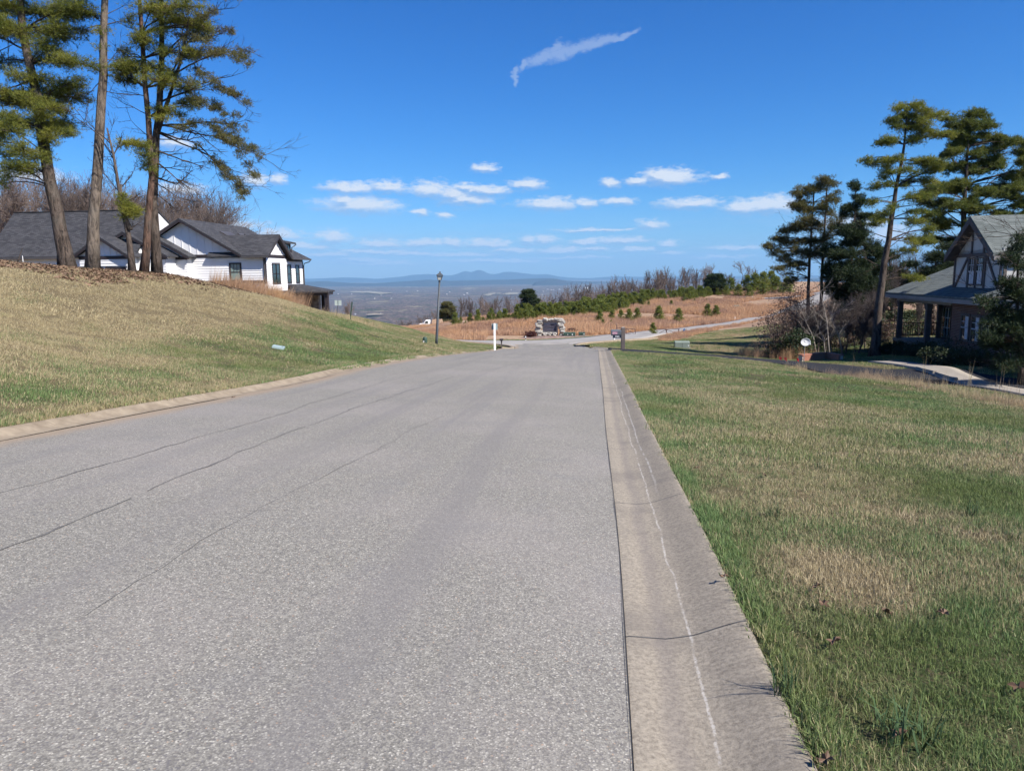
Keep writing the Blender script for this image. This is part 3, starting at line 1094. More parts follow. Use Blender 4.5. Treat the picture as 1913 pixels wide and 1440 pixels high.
def prisms(P0, P1, R0, R1):
    """three-sided twigs"""
    P0, P1 = np.asarray(P0, float), np.asarray(P1, float)
    R0, R1 = np.asarray(R0, float)[:, None], np.asarray(R1, float)[:, None]
    d = unit(P1 - P0)
    u = np.where(np.abs(d[:, 2:3]) < 0.9, np.array([[0, 0, 1.0]]), np.array([[1.0, 0, 0]]))
    s = unit(np.cross(d, u))
    t = np.cross(s, d)
    rings = []
    for Pp, Rr in ((P0, R0), (P1, R1)):
        for k in range(3):
            a = 2 * math.pi * k / 3
            rings.append(Pp + Rr * (math.cos(a) * s + math.sin(a) * t))
    V = np.stack(rings, 1).reshape(-1, 3)
    i = np.arange(len(P0))[:, None] * 6
    F = np.concatenate([i + np.array([[k, k + 3, (k + 1) % 3 + 3, (k + 1) % 3]]) for k in range(3)])
    return V, F


def poly_segs(pts, r0, r1):
    pts = np.asarray(pts, float)
    n = len(pts)
    r = np.linspace(r0, r1, n)
    return pts[:-1], pts[1:], r[:-1], r[1:]


class Tree:
    def __init__(self, base, seed):
        self.base = np.array(base, float)
        self.rng = np.random.default_rng(seed)
        self.trunks, self.seg, self.C, self.D = [], [], [], []

    def trunk(self, pts, r0, r1, n=10):
        pts = np.array(pts, float)
        # subdivide with small wander
        out = [pts[0]]
        for a, b in zip(pts[:-1], pts[1:]):
            m = max(1, int(np.linalg.norm(b - a) / 0.8))
            for i in range(1, m + 1):
                out.append(a + (b - a) * i / m + (self.rng.normal(0, r0 * 0.10, 3) if i < m else 0))
        pts = np.array(out)
        h = np.linspace(0, 1, len(pts))
        rad = r0 + (r1 - r0) * h ** 0.9
        rad[0] *= 1.35
        if len(rad) > 2:
            rad[1] *= 1.06
        self.trunks.append((pts, rad, n))
        return pts

    def near_trunk(self, z, k=0):
        pts, rad, _ = self.trunks[k]
        i = int(np.argmin(abs(pts[:, 2] - z)))
        return pts[i], rad[i]

    def limb(self, a, b, r0, r1, sag=0.0, n=6):
        t = np.linspace(0, 1, n)[:, None]
        L = np.linalg.norm(b - a)
        p = a + (b - a) * t
        p[:, 2] += sag * L * (t[:, 0] * (1 - t[:, 0])) * 4 * 0.25
        p[1:-1] += self.rng.normal(0, 0.03 * L / n * 2, (n - 2, 3))
        self.seg.append(poly_segs(p, r0, r1))
        return p

    def clump(self, c, rx, ry, rz, dens=1.0, k=0, tl=0.14, rise=0.15, r_l=0.035, spread=0.11, droop=0.0, sub=None, limb=True):
        """a plate of foliage hung on a limb from trunk k"""
        rng = self.rng
        c = np.array(c, float)
        if limb:
            za = c[2] - rise * np.hypot(*(c - self.near_trunk(c[2], k)[0])[:2])
            a, rt = self.near_trunk(za, k)
            L = np.linalg.norm(c - a)
            self.limb(a, c, min(r_l * (0.6 + 0.25 * L), rt * 0.8), 0.012, sag=0.25, n=7)
        ns = sub or max(4, int(dens * 46 * (rx * ry) ** 0.62 * (rz / 0.35) ** 0.5))
        q = rng.normal(0, 1, (ns, 3))
        q = unit(q) * rng.random((ns, 1)) ** 0.45
        q[:, 2] = q[:, 2] * 0.9
        S = c + q * np.array([rx, ry, rz])
        S[:, 2] -= droop * (q[:, 0] ** 2 + q[:, 1] ** 2) * rz
        inner = c + (S - c) * 0.25
        self.seg.append((inner, S, np.full(ns, 0.009), np.full(ns, 0.004)))
        self.seg.append((np.repeat(c[None], ns, 0), inner, np.full(ns, 0.013), np.full(ns, 0.009)))
        kk = 11
        t = rng.uniform(0.3, 1.06, (ns, kk, 1))
        C = inner[:, None] + (S - inner)[:, None] * t + rng.normal(0, spread, (ns, kk, 3)) * np.array([1, 1, 0.6])
        C = C.reshape(-1, 3)
        D = unit(C - c) * 0.7 + np.array([0, 0, 0.55])
        self.C.append(C)
        self.D.append(D)

    def bare(self, a, b, r0, depth=3, n=5, spread=0.5):
        """leafless limb that forks"""
        rng = self.rng
        p = self.limb(np.array(a, float), np.array(b, float), r0, max(r0 * 0.35, 0.004), n=5)
        if depth <= 0:
            return
        L = np.linalg.norm(p[-1] - p[0])
        for i in range(n):
            j = rng.integers(1, 5)
            q = p[j]
            d = unit(p[j] - p[j - 1]) + rng.normal(0, spread, 3) + np.array([0, 0, 0.15])
            self.bare(q, q + unit(d) * L * rng.uniform(0.35, 0.6), max(r0 * 0.45, 0.004), depth - 1, n, spread)

    def build(self, root, bark, leafmat, tl=0.14, tw=0.013, k=7, spread=0.8, crown_name='crown'):
        """root: Empty; makes trunk and crown under it"""
        mb = MB()
        for pts, rad, n in self.trunks:
            mb.tube(pts - self.base, list(rad), n, True)
        tv, tf = np.array(mb.v), mb.f
        me = bpy.data.meshes.new('trunk')
        SV, SF, o = [], [], 0
        if self.seg:
            P0 = np.concatenate([s[0] for s in self.seg]) - self.base
            P1 = np.concatenate([s[1] for s in self.seg]) - self.base
            R0 = np.concatenate([s[2] for s in self.seg])
            R1 = np.concatenate([s[3] for s in self.seg])
            V, F = prisms(P0, P1, R0, R1)
            SV, SF = V, F
        vs = [tuple(v) for v in tv] + [tuple(v) for v in SV]
        fs = list(tf) + [tuple(r) for r in (SF + len(tv)).tolist()] if len(SV) else list(tf)
        me.from_pydata(vs, [], fs)
        me.materials.append(bark)
        me.polygons.foreach_set('use_smooth', np.ones(len(me.polygons), bool))
        me.update()
        t = link(bpy.data.objects.new('trunk', me), root)
        if self.C and leafmat is not None:
            C = np.concatenate(self.C) - self.base
            D = np.concatenate(self.D)
            V, F, r = needles(C, unit(D), tl, tw, k, self.rng, spread)
            o = mesh_obj(crown_name, V, F, leafmat, root)
            float_attr(o.data, 'rnd', r)
        root.location = tuple(self.base)
        return root


def px_tree(name, label, cat, trunks, clumps, D, bark, leafmat, seed, group=None, tl=0.14, tw=0.013, k=7, extra=None, depth=0.8, nspread=0.8, flat=True, fill=0, **ck):
    """tree surveyed on the photograph: trunk lines [(pts, r0, r1)], clumps (px, py, rx_px, rz_px[, dD, trunk])"""
    b = P(*trunks[0][0][0], D)
    base = np.array([b[0], b[1], float(G(b[0], b[1])) - 0.15])
    T_ = Tree(base, seed)
    m = D / FPX
    for pts, r0, r1 in trunks:
        w = [P(px, py, D) for px, py in pts]
        w[0] = np.array([w[0][0], w[0][1], float(G(w[0][0], w[0][1])) - 0.15]) if pts[0][1] > 480 else w[0]
        T_.trunk(w, r0, r1)
    if fill:
        more = []
        for c in clumps:
            for _ in range(fill):
                more.append((c[0] + T_.rng.uniform(-1, 1) * c[2] * 0.9, c[1] + T_.rng.uniform(-0.7, 1.0) * (c[3] + 5), c[2] * T_.rng.uniform(0.4, 0.75), c[3] * T_.rng.uniform(0.7, 1.2)))
        clumps = list(clumps) + more
    for c in clumps:
        px, py, rx, rz = c[:4]
        dD = c[4] if len(c) > 4 and c[4] is not None else T_.rng.uniform(-1, 1) * depth * max(1.0, rx * m)
        tk = c[5] if len(c) > 5 else 0
        T_.clump(P(px, py, D + dD), rx * m, max(rx * m * 0.85, 0.4), rz * m, k=tk, **ck)
    if extra:
        extra(T_, D)
    root = thing(name, label, cat, base, 0, group)
    return T_.build(root, bark, leafmat, tl, tw, k, nspread)


GRP_PINE = 'tall pines on the left bank'


# ---- left bank trees
def exA(T_, D):
    for a, b in (((78, 240), (0, 95)), ((60, 150), (0, 170)), ((50, 95), (-20, 60)), ((95, 330), (30, 290))):
        T_.bare(P(*a, D), P(*b, D + 0.5), 0.05, 2, 4)
    # upper crown above the picture and the side away from the road
    for _ in range(26):
        h = T_.rng.uniform(5.5, 16.5)
        c, r = T_.near_trunk(T_.base[2] + h)
        an = T_.rng.uniform(0.6, 2.6)
        R_ = T_.rng.uniform(1.2, 3.0) * (1 - 0.4 * (h / 17))
        T_.clump(c + np.array([math.cos(an) * R_ - 0.6, math.sin(an) * R_, 0.4]), 1.3, 1.1, 0.4, 0.9)


px_tree('white_pine', 'big leaning pine with dense dark green crown at the far left of the bank', 'tree',
        [([(126, 503), (112, 430), (95, 350), (85, 290), (72, 190), (55, 120), (42, 60), (38, 0), (34, -110), (30, -190)], 0.31, 0.08)],
        [(70, 25, 70, 24), (20, 58, 50, 22), (130, 18, 55, 22), (15, 12, 50, 22), (112, 62, 48, 26), (82, 88, 40, 20), (140, 118, 55, 16), (72, 150, 42, 16), (58, 186, 36, 20),
         (104, 176, 48, 22), (140, 162, 26, 16), (78, 215, 34, 20), (104, 238, 42, 18), (122, 250, 28, 10), (96, 205, 40, 14), (85, 262, 18, 14), (20, 245, 42, 22, -1.5), (44, 280, 42, 24, -1.5), (30, 312, 56, 12, -1.5),
         (4, 342, 16, 12, -1.5), (8, 218, 34, 16, -1.5), (70, 296, 26, 18, -1), (-30, 260, 40, 40, -1), (-20, 40, 40, 30, 0), (60, -35, 80, 24), (10, -50, 60, 24), (110, -60, 60, 24), (50, -110, 60, 24), (-20, -100, 50, 26)],
        31, M_bark_d, M_needle, 21, GRP_PINE, extra=exA, dens=1.05, fill=1)


def exB(T_, D):
    for a, b in (((196, 60), (160, 55)), ((194, 110), (240, 120)), ((190, 170), (250, 180)), ((190, 150), (150, 190)), ((196, 30), (235, 10)), ((186, 250), (200, 262)), ((183, 300), (170, 330)), ((192, 130), (225, 90))):
        T_.bare(P(*a, D), P(*b, D + 0.3), 0.022, 2, 4)
    for _ in range(16):
        h = T_.rng.uniform(13.0, 19.5)
        c, r = T_.near_trunk(T_.base[2] + h)
        an = T_.rng.uniform(0, 6.28)
        R_ = T_.rng.uniform(0.6, 2.2)
        T_.clump(c + np.array([math.cos(an) * R_, math.sin(an) * R_, 0.3]), 1.2, 1.0, 0.4, 0.9)


px_tree('white_pine', 'tall straight pine with a bare grey trunk, second large trunk from the left', 'tree',
        [([(172, 505), (174, 450), (180, 350), (186, 250), (190, 180), (193, 100), (196, 0), (199, -120), (201, -260)], 0.245, 0.07)],
        [(192, 62, 12, 14, 0), (172, 28, 20, 12, 0.3), (182, 132, 16, 8, 0), (190, 90, 10, 8, 0), (152, 60, 18, 14, 0.5), (240, 40, 18, 10, 0.4)],
        31, M_bark, M_needle, 22, GRP_PINE, extra=exB, dens=1.0)


def exC(T_, D):
    for a, b in (((222, 350), (208, 300)), ((232, 380), (262, 362)), ((228, 365), (200, 330)), ((240, 430), (262, 415)), ((224, 352), (245, 330)), ((215, 300), (195, 270)), ((212, 290), (226, 262)),
                 ((208, 270), (160, 225)), ((225, 355), (226, 338))):
        T_.bare(P(*a, D), P(*b, D + 0.2), 0.03, 3, 4)
    T_.bare(P(212, 290, D), P(150, 215, D), 0.03, 3, 5, 0.4)


px_tree('young_tree', 'thin crooked trunk with a small yellow green tuft between the second and third large pines', 'tree',
        [([(247, 505), (240, 440), (231, 400), (222, 350), (212, 290), (200, 240)], 0.14, 0.03), ([(243, 430), (231, 400), (226, 375), (226, 345)], 0.09, 0.035)],
        [(244, 390, 20, 9, 0), (230, 370, 9, 16, 0), (252, 398, 14, 9, 0), (238, 402, 14, 9, 0), (234, 384, 12, 8, 0)],
        30.6, M_bark_d, M_needle, 23, extra=exC, dens=1.6)


def exD(T_, D):
    for a, b in (((277, 215), (225, 190)), ((280, 260), (245, 225)), ((268, 120), (215, 90)), ((265, 60), (215, 40)), ((282, 320), (250, 310)), ((274, 180), (225, 170))):
        T_.bare(P(*a, D), P(*b, D + 0.4), 0.022, 2, 4)
    for _ in range(16):
        h = T_.rng.uniform(11.5, 16.5)
        c, r = T_.near_trunk(T_.base[2] + h)
        an = T_.rng.uniform(0, 6.28)
        R_ = T_.rng.uniform(0.6, 2.6)
        T_.clump(c + np.array([math.cos(an) * R_, math.sin(an) * R_, 0.3]), 1.2, 1.0, 0.4, 0.9)


px_tree('white_pine', 'reddish trunked pine with bright yellow green plates, left of the forked pair', 'tree',
        [([(268, 514), (276, 420), (284, 330), (277, 220), (268, 110), (262, 20), (256, -80)], 0.165, 0.06)],
        [(250, 122, 45, 16), (236, 152, 34, 14), (290, 128, 40, 16), (262, 76, 40, 18), (300, 150, 48, 18), (343, 165, 28, 16), (345, 192, 34, 12), (298, 205, 30, 9), (324, 215, 26, 7),
         (320, 42, 50, 18), (284, 20, 50, 18), (352, 40, 40, 16), (372, 52, 28, 14), (238, 100, 20, 16), (248, 268, 30, 12, -0.5), (268, 290, 22, 14, -0.5), (280, 312, 12, 14, 0), (268, 275, 28, 10, -0.4),
         (340, 12, 50, 16), (260, -30, 60, 20), (320, -40, 50, 20), (232, 130, 16, 16), (350, 100, 30, 12, 0.6), (310, 95, 30, 12, 0.6)],
        31.5, M_bark_r, M_needle, 24, GRP_PINE, extra=exD, dens=0.95, fill=1)


def exE(T_, D):
    L_ = [((300, 175), (350, 80), (420, 62)), ((302, 150), (400, 100), (462, 95)), ((300, 190), (400, 150), (455, 195)), ((298, 235), (385, 228), (450, 232)), ((296, 232), (400, 255), (486, 292)),
          ((290, 245), (370, 270), (425, 325)), ((292, 246), (390, 290), (460, 368)), ((288, 280), (340, 300), (380, 310)), ((289, 300), (330, 335), (360, 345)), ((288, 330), (330, 345), (350, 330)),
          ((302, 110), (350, 60), (400, 20))]
    for a, b, c in L_:
        pa, pb, pc = P(*a, D), P(*b, D + T_.rng.uniform(-1, 1)), P(*c, D + T_.rng.uniform(-1.4, 1.4))
        T_.bare(pa, pb, 0.055, 2, 4, 0.35)
        T_.bare(pb, pc, 0.035, 3, 4, 0.45)
    for a, b in (((289, 340), (340, 372)), ((288, 360), (325, 388)), ((289, 310), (345, 318)), ((291, 260), (335, 262))):
        T_.bare(P(*a, D), P(*b, D), 0.03, 3, 4)


VC = []
_r = random.Random(5)
for (a, b, n, w, h) in [((340, 70), (425, 62), 9, 22, 10), ((370, 100), (465, 96), 11, 20, 9), ((360, 130), (455, 190), 13, 20, 10), ((330, 230), (455, 235), 12, 18, 9), ((400, 245), (490, 293), 16, 18, 9),
                        ((360, 262), (428, 330), 6, 12, 7), ((410, 300), (462, 370), 12, 13, 8), ((380, 190), (440, 215), 8, 18, 9), ((350, 60), (400, 20), 8, 22, 10), ((340, 110), (400, 80), 8, 22, 12),
                        ((330, 150), (385, 200), 8, 18, 10), ((430, 250), (480, 330), 8, 12, 9), ((440, 100), (468, 120), 4, 10, 7)]:
    for i in range(int(n * 1.7)):
        t = _r.random()
        VC.append((a[0] + (b[0] - a[0]) * t + _r.uniform(-8, 8), a[1] + (b[1] - a[1]) * t + _r.uniform(-7, 9), w * _r.uniform(0.35, 0.8), h * _r.uniform(0.4, 0.8), _r.uniform(-1.5, 1.5), 0))
for c in ((340, -30, 70, 30, 0), (420, -20, 60, 26, 0), (300, -70, 70, 30, 0), (380, -90, 60, 26, 0)):
    VC.append(c)


def scrub_tree(name, label, trunks, VCs, D, bark, leafmat, seed, extra, dens=0.9, tl=0.10, tw=0.014, group=None):
    b = P(*trunks[0][0][0], D)
    base = np.array([b[0], b[1], float(G(b[0], b[1])) - 0.15])
    T_ = Tree(base, seed)
    m = D / FPX
    for pts, r0, r1 in trunks:
        w = [P(px, py, D) for px, py in pts]
        w[0] = np.array([w[0][0], w[0][1], float(G(w[0][0], w[0][1])) - 0.15]) if pts[0][1] > 480 else w[0]
        T_.trunk(w, r0, r1)
    extra(T_, D)
    for px, py, rx, rz, dD, tk in [tuple(c) + (0,) * (6 - len(c)) for c in VCs]:
        T_.clump(P(px, py, D + dD), rx * m, rx * m * 0.8, rz * m, dens, k=tk, spread=0.09, limb=False)
    root = thing(name, label, 'tree', base, 0, group)
    return T_.build(root, bark, leafmat, tl, tw, 7, 0.9)


scrub_tree('scrub_pine', 'dark trunked pine whose long sparse branches droop out to the right over the white house',
           [([(293, 510), (289, 420), (288, 340), (292, 250), (299, 175), (302, 60), (302, -60)], 0.20, 0.07), ([(292, 250), (320, 170), (336, 120), (350, 60)], 0.10, 0.04)],
           VC, 32, M_bark_d, M_needle_v, 25, exE, 0.95, group=GRP_PINE)

# ---- right hand pines
GRP_R = 'pines beside the brick house'


def exV(T_, D):
    for i in range(26):
        k = T_.rng.integers(0, 2)
        z = T_.base[2] + T_.rng.uniform(1.5, 8.5)
        a, r = T_.near_trunk(z, k)
        an = T_.rng.uniform(0, 6.28)
        T_.bare(a, a + np.array([math.cos(an) * 1.8, math.sin(an) * 1.4, T_.rng.uniform(-0.2, 0.9)]), 0.022, 2, 4)


RV1 = [(1540, 336, 24, 12), (1524, 352, 28, 12), (1500, 362, 20, 12), (1490, 386, 22, 10), (1512, 392, 38, 16), (1545, 375, 24, 13), (1552, 402, 20, 16), (1530, 420, 30, 18), (1496, 422, 25, 13),
       (1472, 432, 25, 11, None, 0), (1450, 446, 18, 10), (1480, 452, 34, 14), (1510, 450, 25, 13), (1470, 480, 24, 12), (1455, 502, 18, 8), (1490, 492, 24, 9), (1542, 450, 20, 13), (1560, 420, 18, 12),
       (1444, 462, 12, 8), (1500, 470, 20, 10), (1530, 475, 24, 10), (1482, 520, 14, 6)]
px_tree('scrub_pine', 'twin trunked pine with ragged grey green crown, leftmost tall pine on the right', 'tree',
        [([(1507, 655), (1511, 520), (1516, 430), (1521, 352)], 0.15, 0.04), ([(1532, 658), (1535, 520), (1541, 420), (1545, 345)], 0.14, 0.04)],
        RV1, 52, M_bark_d, M_needle_v, 31, GRP_R, tl=0.16, tw=0.020, extra=exV, depth=0.7, dens=0.7, fill=2)
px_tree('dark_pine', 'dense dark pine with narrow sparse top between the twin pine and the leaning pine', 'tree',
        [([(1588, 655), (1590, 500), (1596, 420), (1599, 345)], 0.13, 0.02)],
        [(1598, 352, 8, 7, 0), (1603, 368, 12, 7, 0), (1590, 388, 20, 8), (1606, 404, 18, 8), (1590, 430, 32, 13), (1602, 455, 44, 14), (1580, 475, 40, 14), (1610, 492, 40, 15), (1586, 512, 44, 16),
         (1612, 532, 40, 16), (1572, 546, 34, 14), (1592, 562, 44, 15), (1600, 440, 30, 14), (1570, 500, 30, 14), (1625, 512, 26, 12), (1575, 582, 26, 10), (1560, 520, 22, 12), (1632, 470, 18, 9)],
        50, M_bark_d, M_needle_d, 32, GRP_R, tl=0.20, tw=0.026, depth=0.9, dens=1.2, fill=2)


def exT(T_, D):
    for a, b in (((1655, 470), (1700, 430)), ((1662, 430), (1720, 440)), ((1668, 390), (1730, 380)), ((1672, 365), (1640, 372)), ((1650, 500), (1610, 480)), ((1660, 445), (1600, 425)),
                 ((1680, 330), (1740, 330)), ((1648, 520), (1690, 500)), ((1676, 345), (1730, 350))):
        T_.bare(P(*a, D), P(*b, D + 0.3), 0.03, 2, 4)


px_tree('white_pine', 'tallest leaning pine on the right with layered yellow green plates', 'tree',
        [([(1634, 652), (1643, 560), (1652, 490), (1665, 410), (1674, 350), (1685, 300), (1692, 240), (1695, 195)], 0.27, 0.03)],
        [(1704, 202, 18, 7), (1682, 204, 18, 9), (1694, 218, 36, 12), (1716, 196, 16, 6), (1722, 208, 24, 7), (1744, 218, 24, 7), (1668, 226, 22, 6), (1702, 240, 34, 10), (1732, 246, 24, 8), (1758, 252, 34, 7),
         (1664, 262, 24, 8), (1646, 268, 14, 6), (1708, 262, 26, 10), (1724, 232, 20, 8), (1640, 304, 32, 7), (1668, 298, 24, 9), (1655, 312, 16, 6), (1722, 302, 44, 9), (1750, 306, 28, 7), (1690, 318, 20, 7), (1664, 322, 20, 7),
         (1650, 345, 26, 7), (1720, 366, 34, 10), (1740, 340, 24, 6), (1716, 395, 20, 6), (1632, 376, 20, 4), (1712, 415, 26, 10), (1726, 450, 28, 11), (1700, 446, 20, 8), (1640, 408, 22, 6), (1738, 318, 24, 6),
         (1704, 518, 26, 7), (1736, 430, 18, 7), (1700, 470, 18, 7), (1650, 400, 18, 6), (1630, 420, 18, 6), (1668, 384, 12, 5), (1695, 340, 20, 6)],
        40, M_bark_d, M_needle, 33, GRP_R, tl=0.15, tw=0.017, extra=exT, depth=0.55, dens=1.0, fill=1)


def exL(T_, D):
    for a, b in (((1806, 330), (1870, 290)), ((1804, 400), (1890, 330)), ((1803, 380), (1905, 300)), ((1806, 320), (1770, 290)), ((1802, 420), (1740, 380)), ((1800, 450), (1750, 430)), ((1800, 410), (1880, 390))):
        T_.bare(P(*a, D), P(*b, D + 0.3), 0.06, 2, 4, 0.4)


px_tree('loblolly_pine', 'broad dark rounded pine rising behind the green roof', 'tree',
        [([(1795, 640), (1798, 500), (1800, 400), (1806, 300), (1809, 225)], 0.34, 0.05)],
        [(1815, 214, 26, 12), (1790, 234, 24, 11), (1842, 236, 24, 12), (1862, 262, 24, 12), (1780, 252, 22, 10), (1800, 268, 34, 12), (1836, 284, 28, 12), (1872, 272, 20, 10), (1896, 264, 18, 11), (1908, 288, 20, 12),
         (1768, 290, 24, 9), (1790, 310, 30, 10), (1832, 320, 28, 10), (1862, 308, 24, 10), (1884, 332, 22, 9), (1758, 350, 38, 11), (1800, 354, 38, 13), (1842, 360, 32, 11), (1750, 382, 28, 11), (1790, 386, 34, 11),
         (1832, 390, 30, 9), (1882, 366, 28, 10), (1908, 352, 24, 12), (1902, 386, 20, 9), (1762, 420, 30, 11), (1740, 400, 22, 9), (1815, 240, 28, 10), (1850, 300, 26, 9), (1930, 320, 30, 14), (1940, 370, 34, 14),
         (1920, 410, 40, 12), (1780, 450, 30, 10), (1745, 450, 20, 8), (1820, 420, 30, 10), (1870, 400, 30, 10)],
        53, M_bark_d, M_needle_l, 34, GRP_R, tl=0.24, tw=0.026, extra=exL, depth=0.8, dens=0.8, fill=2)
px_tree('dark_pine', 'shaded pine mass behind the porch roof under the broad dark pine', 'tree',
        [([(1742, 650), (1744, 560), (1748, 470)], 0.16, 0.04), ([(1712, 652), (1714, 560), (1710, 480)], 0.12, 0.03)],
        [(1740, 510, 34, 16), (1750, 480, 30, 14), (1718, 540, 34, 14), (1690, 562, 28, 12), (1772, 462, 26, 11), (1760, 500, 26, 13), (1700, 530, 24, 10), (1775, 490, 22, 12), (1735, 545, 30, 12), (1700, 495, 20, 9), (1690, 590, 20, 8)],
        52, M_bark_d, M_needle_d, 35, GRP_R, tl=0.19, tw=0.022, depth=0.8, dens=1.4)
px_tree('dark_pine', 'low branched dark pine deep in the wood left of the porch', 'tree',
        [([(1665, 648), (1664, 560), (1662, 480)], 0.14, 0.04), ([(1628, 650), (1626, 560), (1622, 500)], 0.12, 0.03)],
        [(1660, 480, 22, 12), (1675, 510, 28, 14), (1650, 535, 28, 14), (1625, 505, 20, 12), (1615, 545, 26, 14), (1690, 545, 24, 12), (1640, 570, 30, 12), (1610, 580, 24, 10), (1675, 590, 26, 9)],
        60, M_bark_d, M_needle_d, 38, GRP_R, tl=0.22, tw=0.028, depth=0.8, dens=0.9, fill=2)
px_tree('scrub_pine', 'olive green pine against the sky at the right edge behind the ridge', 'tree',
        [([(1960, 640), (1955, 450), (1950, 330)], 0.25, 0.05)],
        [(1950, 320, 40, 14), (1925, 345, 30, 11), (1980, 350, 40, 14), (1930, 380, 34, 12), (1980, 400, 40, 14), (1940, 430, 40, 12), (1905, 335, 16, 8)],
        58, M_bark_d, M_needle_l, 36, GRP_R, tl=0.24, tw=0.026, depth=0.8, dens=1.2)


def exN(T_, D):
    for i in range(22):
        z = T_.base[2] + T_.rng.uniform(0.8, 5.6)
        a, r = T_.near_trunk(z)
        an = T_.rng.uniform(0, 6.28)
        T_.bare(a, a + np.array([math.cos(an) * 1.3, math.sin(an) * 1.3, T_.rng.uniform(-0.1, 0.6)]), 0.016, 2, 4)


px_tree('small_pine', 'small dark pine in front of the brick house at the right edge', 'tree',
        [([(1908, 745), (1902, 640), (1900, 560), (1903, 440)], 0.10, 0.02)],
        [(1896, 468, 14, 6, 0), (1908, 450, 8, 8, 0), (1886, 486, 12, 5, 0), (1912, 500, 24, 8), (1880, 528, 18, 6), (1896, 552, 26, 9), (1878, 586, 32, 13), (1856, 600, 20, 8), (1890, 615, 42, 16), (1866, 640, 28, 10),
         (1905, 655, 40, 14), (1880, 675, 24, 8), (1930, 560, 30, 14), (1940, 620, 40, 16), (1844, 560, 10, 5), (1850, 625, 20, 7), (1900, 530, 18, 7)],
        24, M_bark_d, M_needle_d, 37, None, tl=0.13, tw=0.020, extra=exN, depth=0.7, dens=1.1, fill=3)


# pines beyond the right edge of the picture that keep the brick front in shade
def offside_pine(x, y, H, seed, label):
    z = float(G(x, y)) - 0.1
    T_ = Tree((x, y, z), seed)
    T_.trunk([(x, y, z), (x + 0.2, y, z + H * 0.5), (x, y + 0.2, z + H)], 0.2, 0.03)
    for i in range(46):
        h = T_.rng.uniform(0.06, 0.98) * H
        c, r = T_.near_trunk(z + h)
        an = T_.rng.uniform(0, 6.28)
        R_ = (1 - h / H) * 2.3 + 0.3
        T_.clump(c + np.array([math.cos(an) * R_ * 0.7, math.sin(an) * R_ * 0.7, 0]), 0.9, 0.9, 0.45, 1.2)
    root = thing('pine_tree', label, 'tree', (x, y, z), 0, 'pines right of the brick house yard')
    T_.build(root, M_bark_d, M_needle_d, 0.2, 0.03, 7, 0.8)


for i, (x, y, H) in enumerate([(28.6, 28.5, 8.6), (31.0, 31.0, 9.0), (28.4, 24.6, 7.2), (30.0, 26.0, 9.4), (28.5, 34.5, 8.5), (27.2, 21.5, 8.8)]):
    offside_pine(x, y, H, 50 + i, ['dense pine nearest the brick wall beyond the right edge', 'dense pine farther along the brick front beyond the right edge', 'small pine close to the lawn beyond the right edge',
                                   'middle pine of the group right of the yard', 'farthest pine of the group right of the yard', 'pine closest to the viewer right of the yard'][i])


# ---- bare trees: five shapes shared by all
def bare_mesh(seed, H, r0, spread=0.42, lv=4, nb=(5, 4, 4, 3), up=0.25, minr=0.009, fork=False):
    rng = np.random.default_rng(seed)
    P0, P1, R0, R1 = [], [], [], []

    def grow(a, d, L, r, lev):
        n = 5
        p = a.copy()
        dd = d.copy()
        rr = r
        pts = [p.copy()]
        for i in range(n):
            dd = unit(dd + rng.normal(0, 0.09 + 0.05 * lev, 3) + np.array([0, 0, up * 0.18]))
            q = p + dd * L / n
            r2 = max(r * (1 - (i + 1) / n * (0.55 if lev == 0 else 0.6)), minr * 0.6)
            P0.append(p.copy()), P1.append(q.copy()), R0.append(rr), R1.append(r2)
            p, rr = q, r2
            pts.append(p.copy())
            if lev < lv and (i >= (2 if lev == 0 else 0)):
                for _ in range(max(1, nb[min(lev, 3)] * 1 // 2 if i < n - 1 else nb[min(lev, 3)])):
                    nd = unit(dd + rng.normal(0, spread, 3) + np.array([0, 0, up * 0.6]))
                    grow(p, nd, L * rng.uniform(0.42, 0.68), max(rr * 0.6, minr), lev + 1)

    grow(np.zeros(3), unit(np.array([rng.normal(0, 0.04), rng.normal(0, 0.04), 1.0])), H * 0.55, r0, 0)
    V, F = prisms(P0, P1, R0, R1)
    k = H / V[:, 2].max()
    return V * k, F


BARE = []
for i, (sd, sp, upw) in enumerate([(3, 0.42, 0.35), (8, 0.5, 0.3), (15, 0.38, 0.5), (22, 0.55, 0.25), (31, 0.45, 0.4)]):
    V, F = bare_mesh(sd, 10.0, 0.16, sp, 3, (4, 4, 4, 3), upw, 0.016)
    BARE.append((V, F))
BAREF = []
for i, (sd, sp, upw) in enumerate([(3, 0.40, 0.4), (8, 0.48, 0.35), (15, 0.36, 0.55), (22, 0.5, 0.3), (31, 0.42, 0.45)]):
    BAREF.append(bare_mesh(sd + 40, 10.0, 0.20, sp, 3, (3, 3, 3, 2), upw, 0.038))
_bare_me = {}


def bare_tree(name, label, x, y, H, var, mat, group=None, rz=None, wide=1.0, zoff=0.0, cat='tree', far=False):
    key = (var, mat.name, far)
    if key not in _bare_me:
        V, F = (BAREF if far else BARE)[var]
        _bare_me[key] = mesh_obj('bare_tree', V, F, mat, mesh_only=True)
    o = bpy.data.objects.new(name, _bare_me[key])
    link(o)
    z = float(G(x, y)) if y < 240 else -30
    o.location = (x, y, z - 0.15 + zoff)
    s = H / 10.0
    o.scale = (s * wide, s * wide, s)
    o.rotation_euler = (0, 0, random.uniform(0, 6.28) if rz is None else rz)
    return tag(o, label, cat, group)


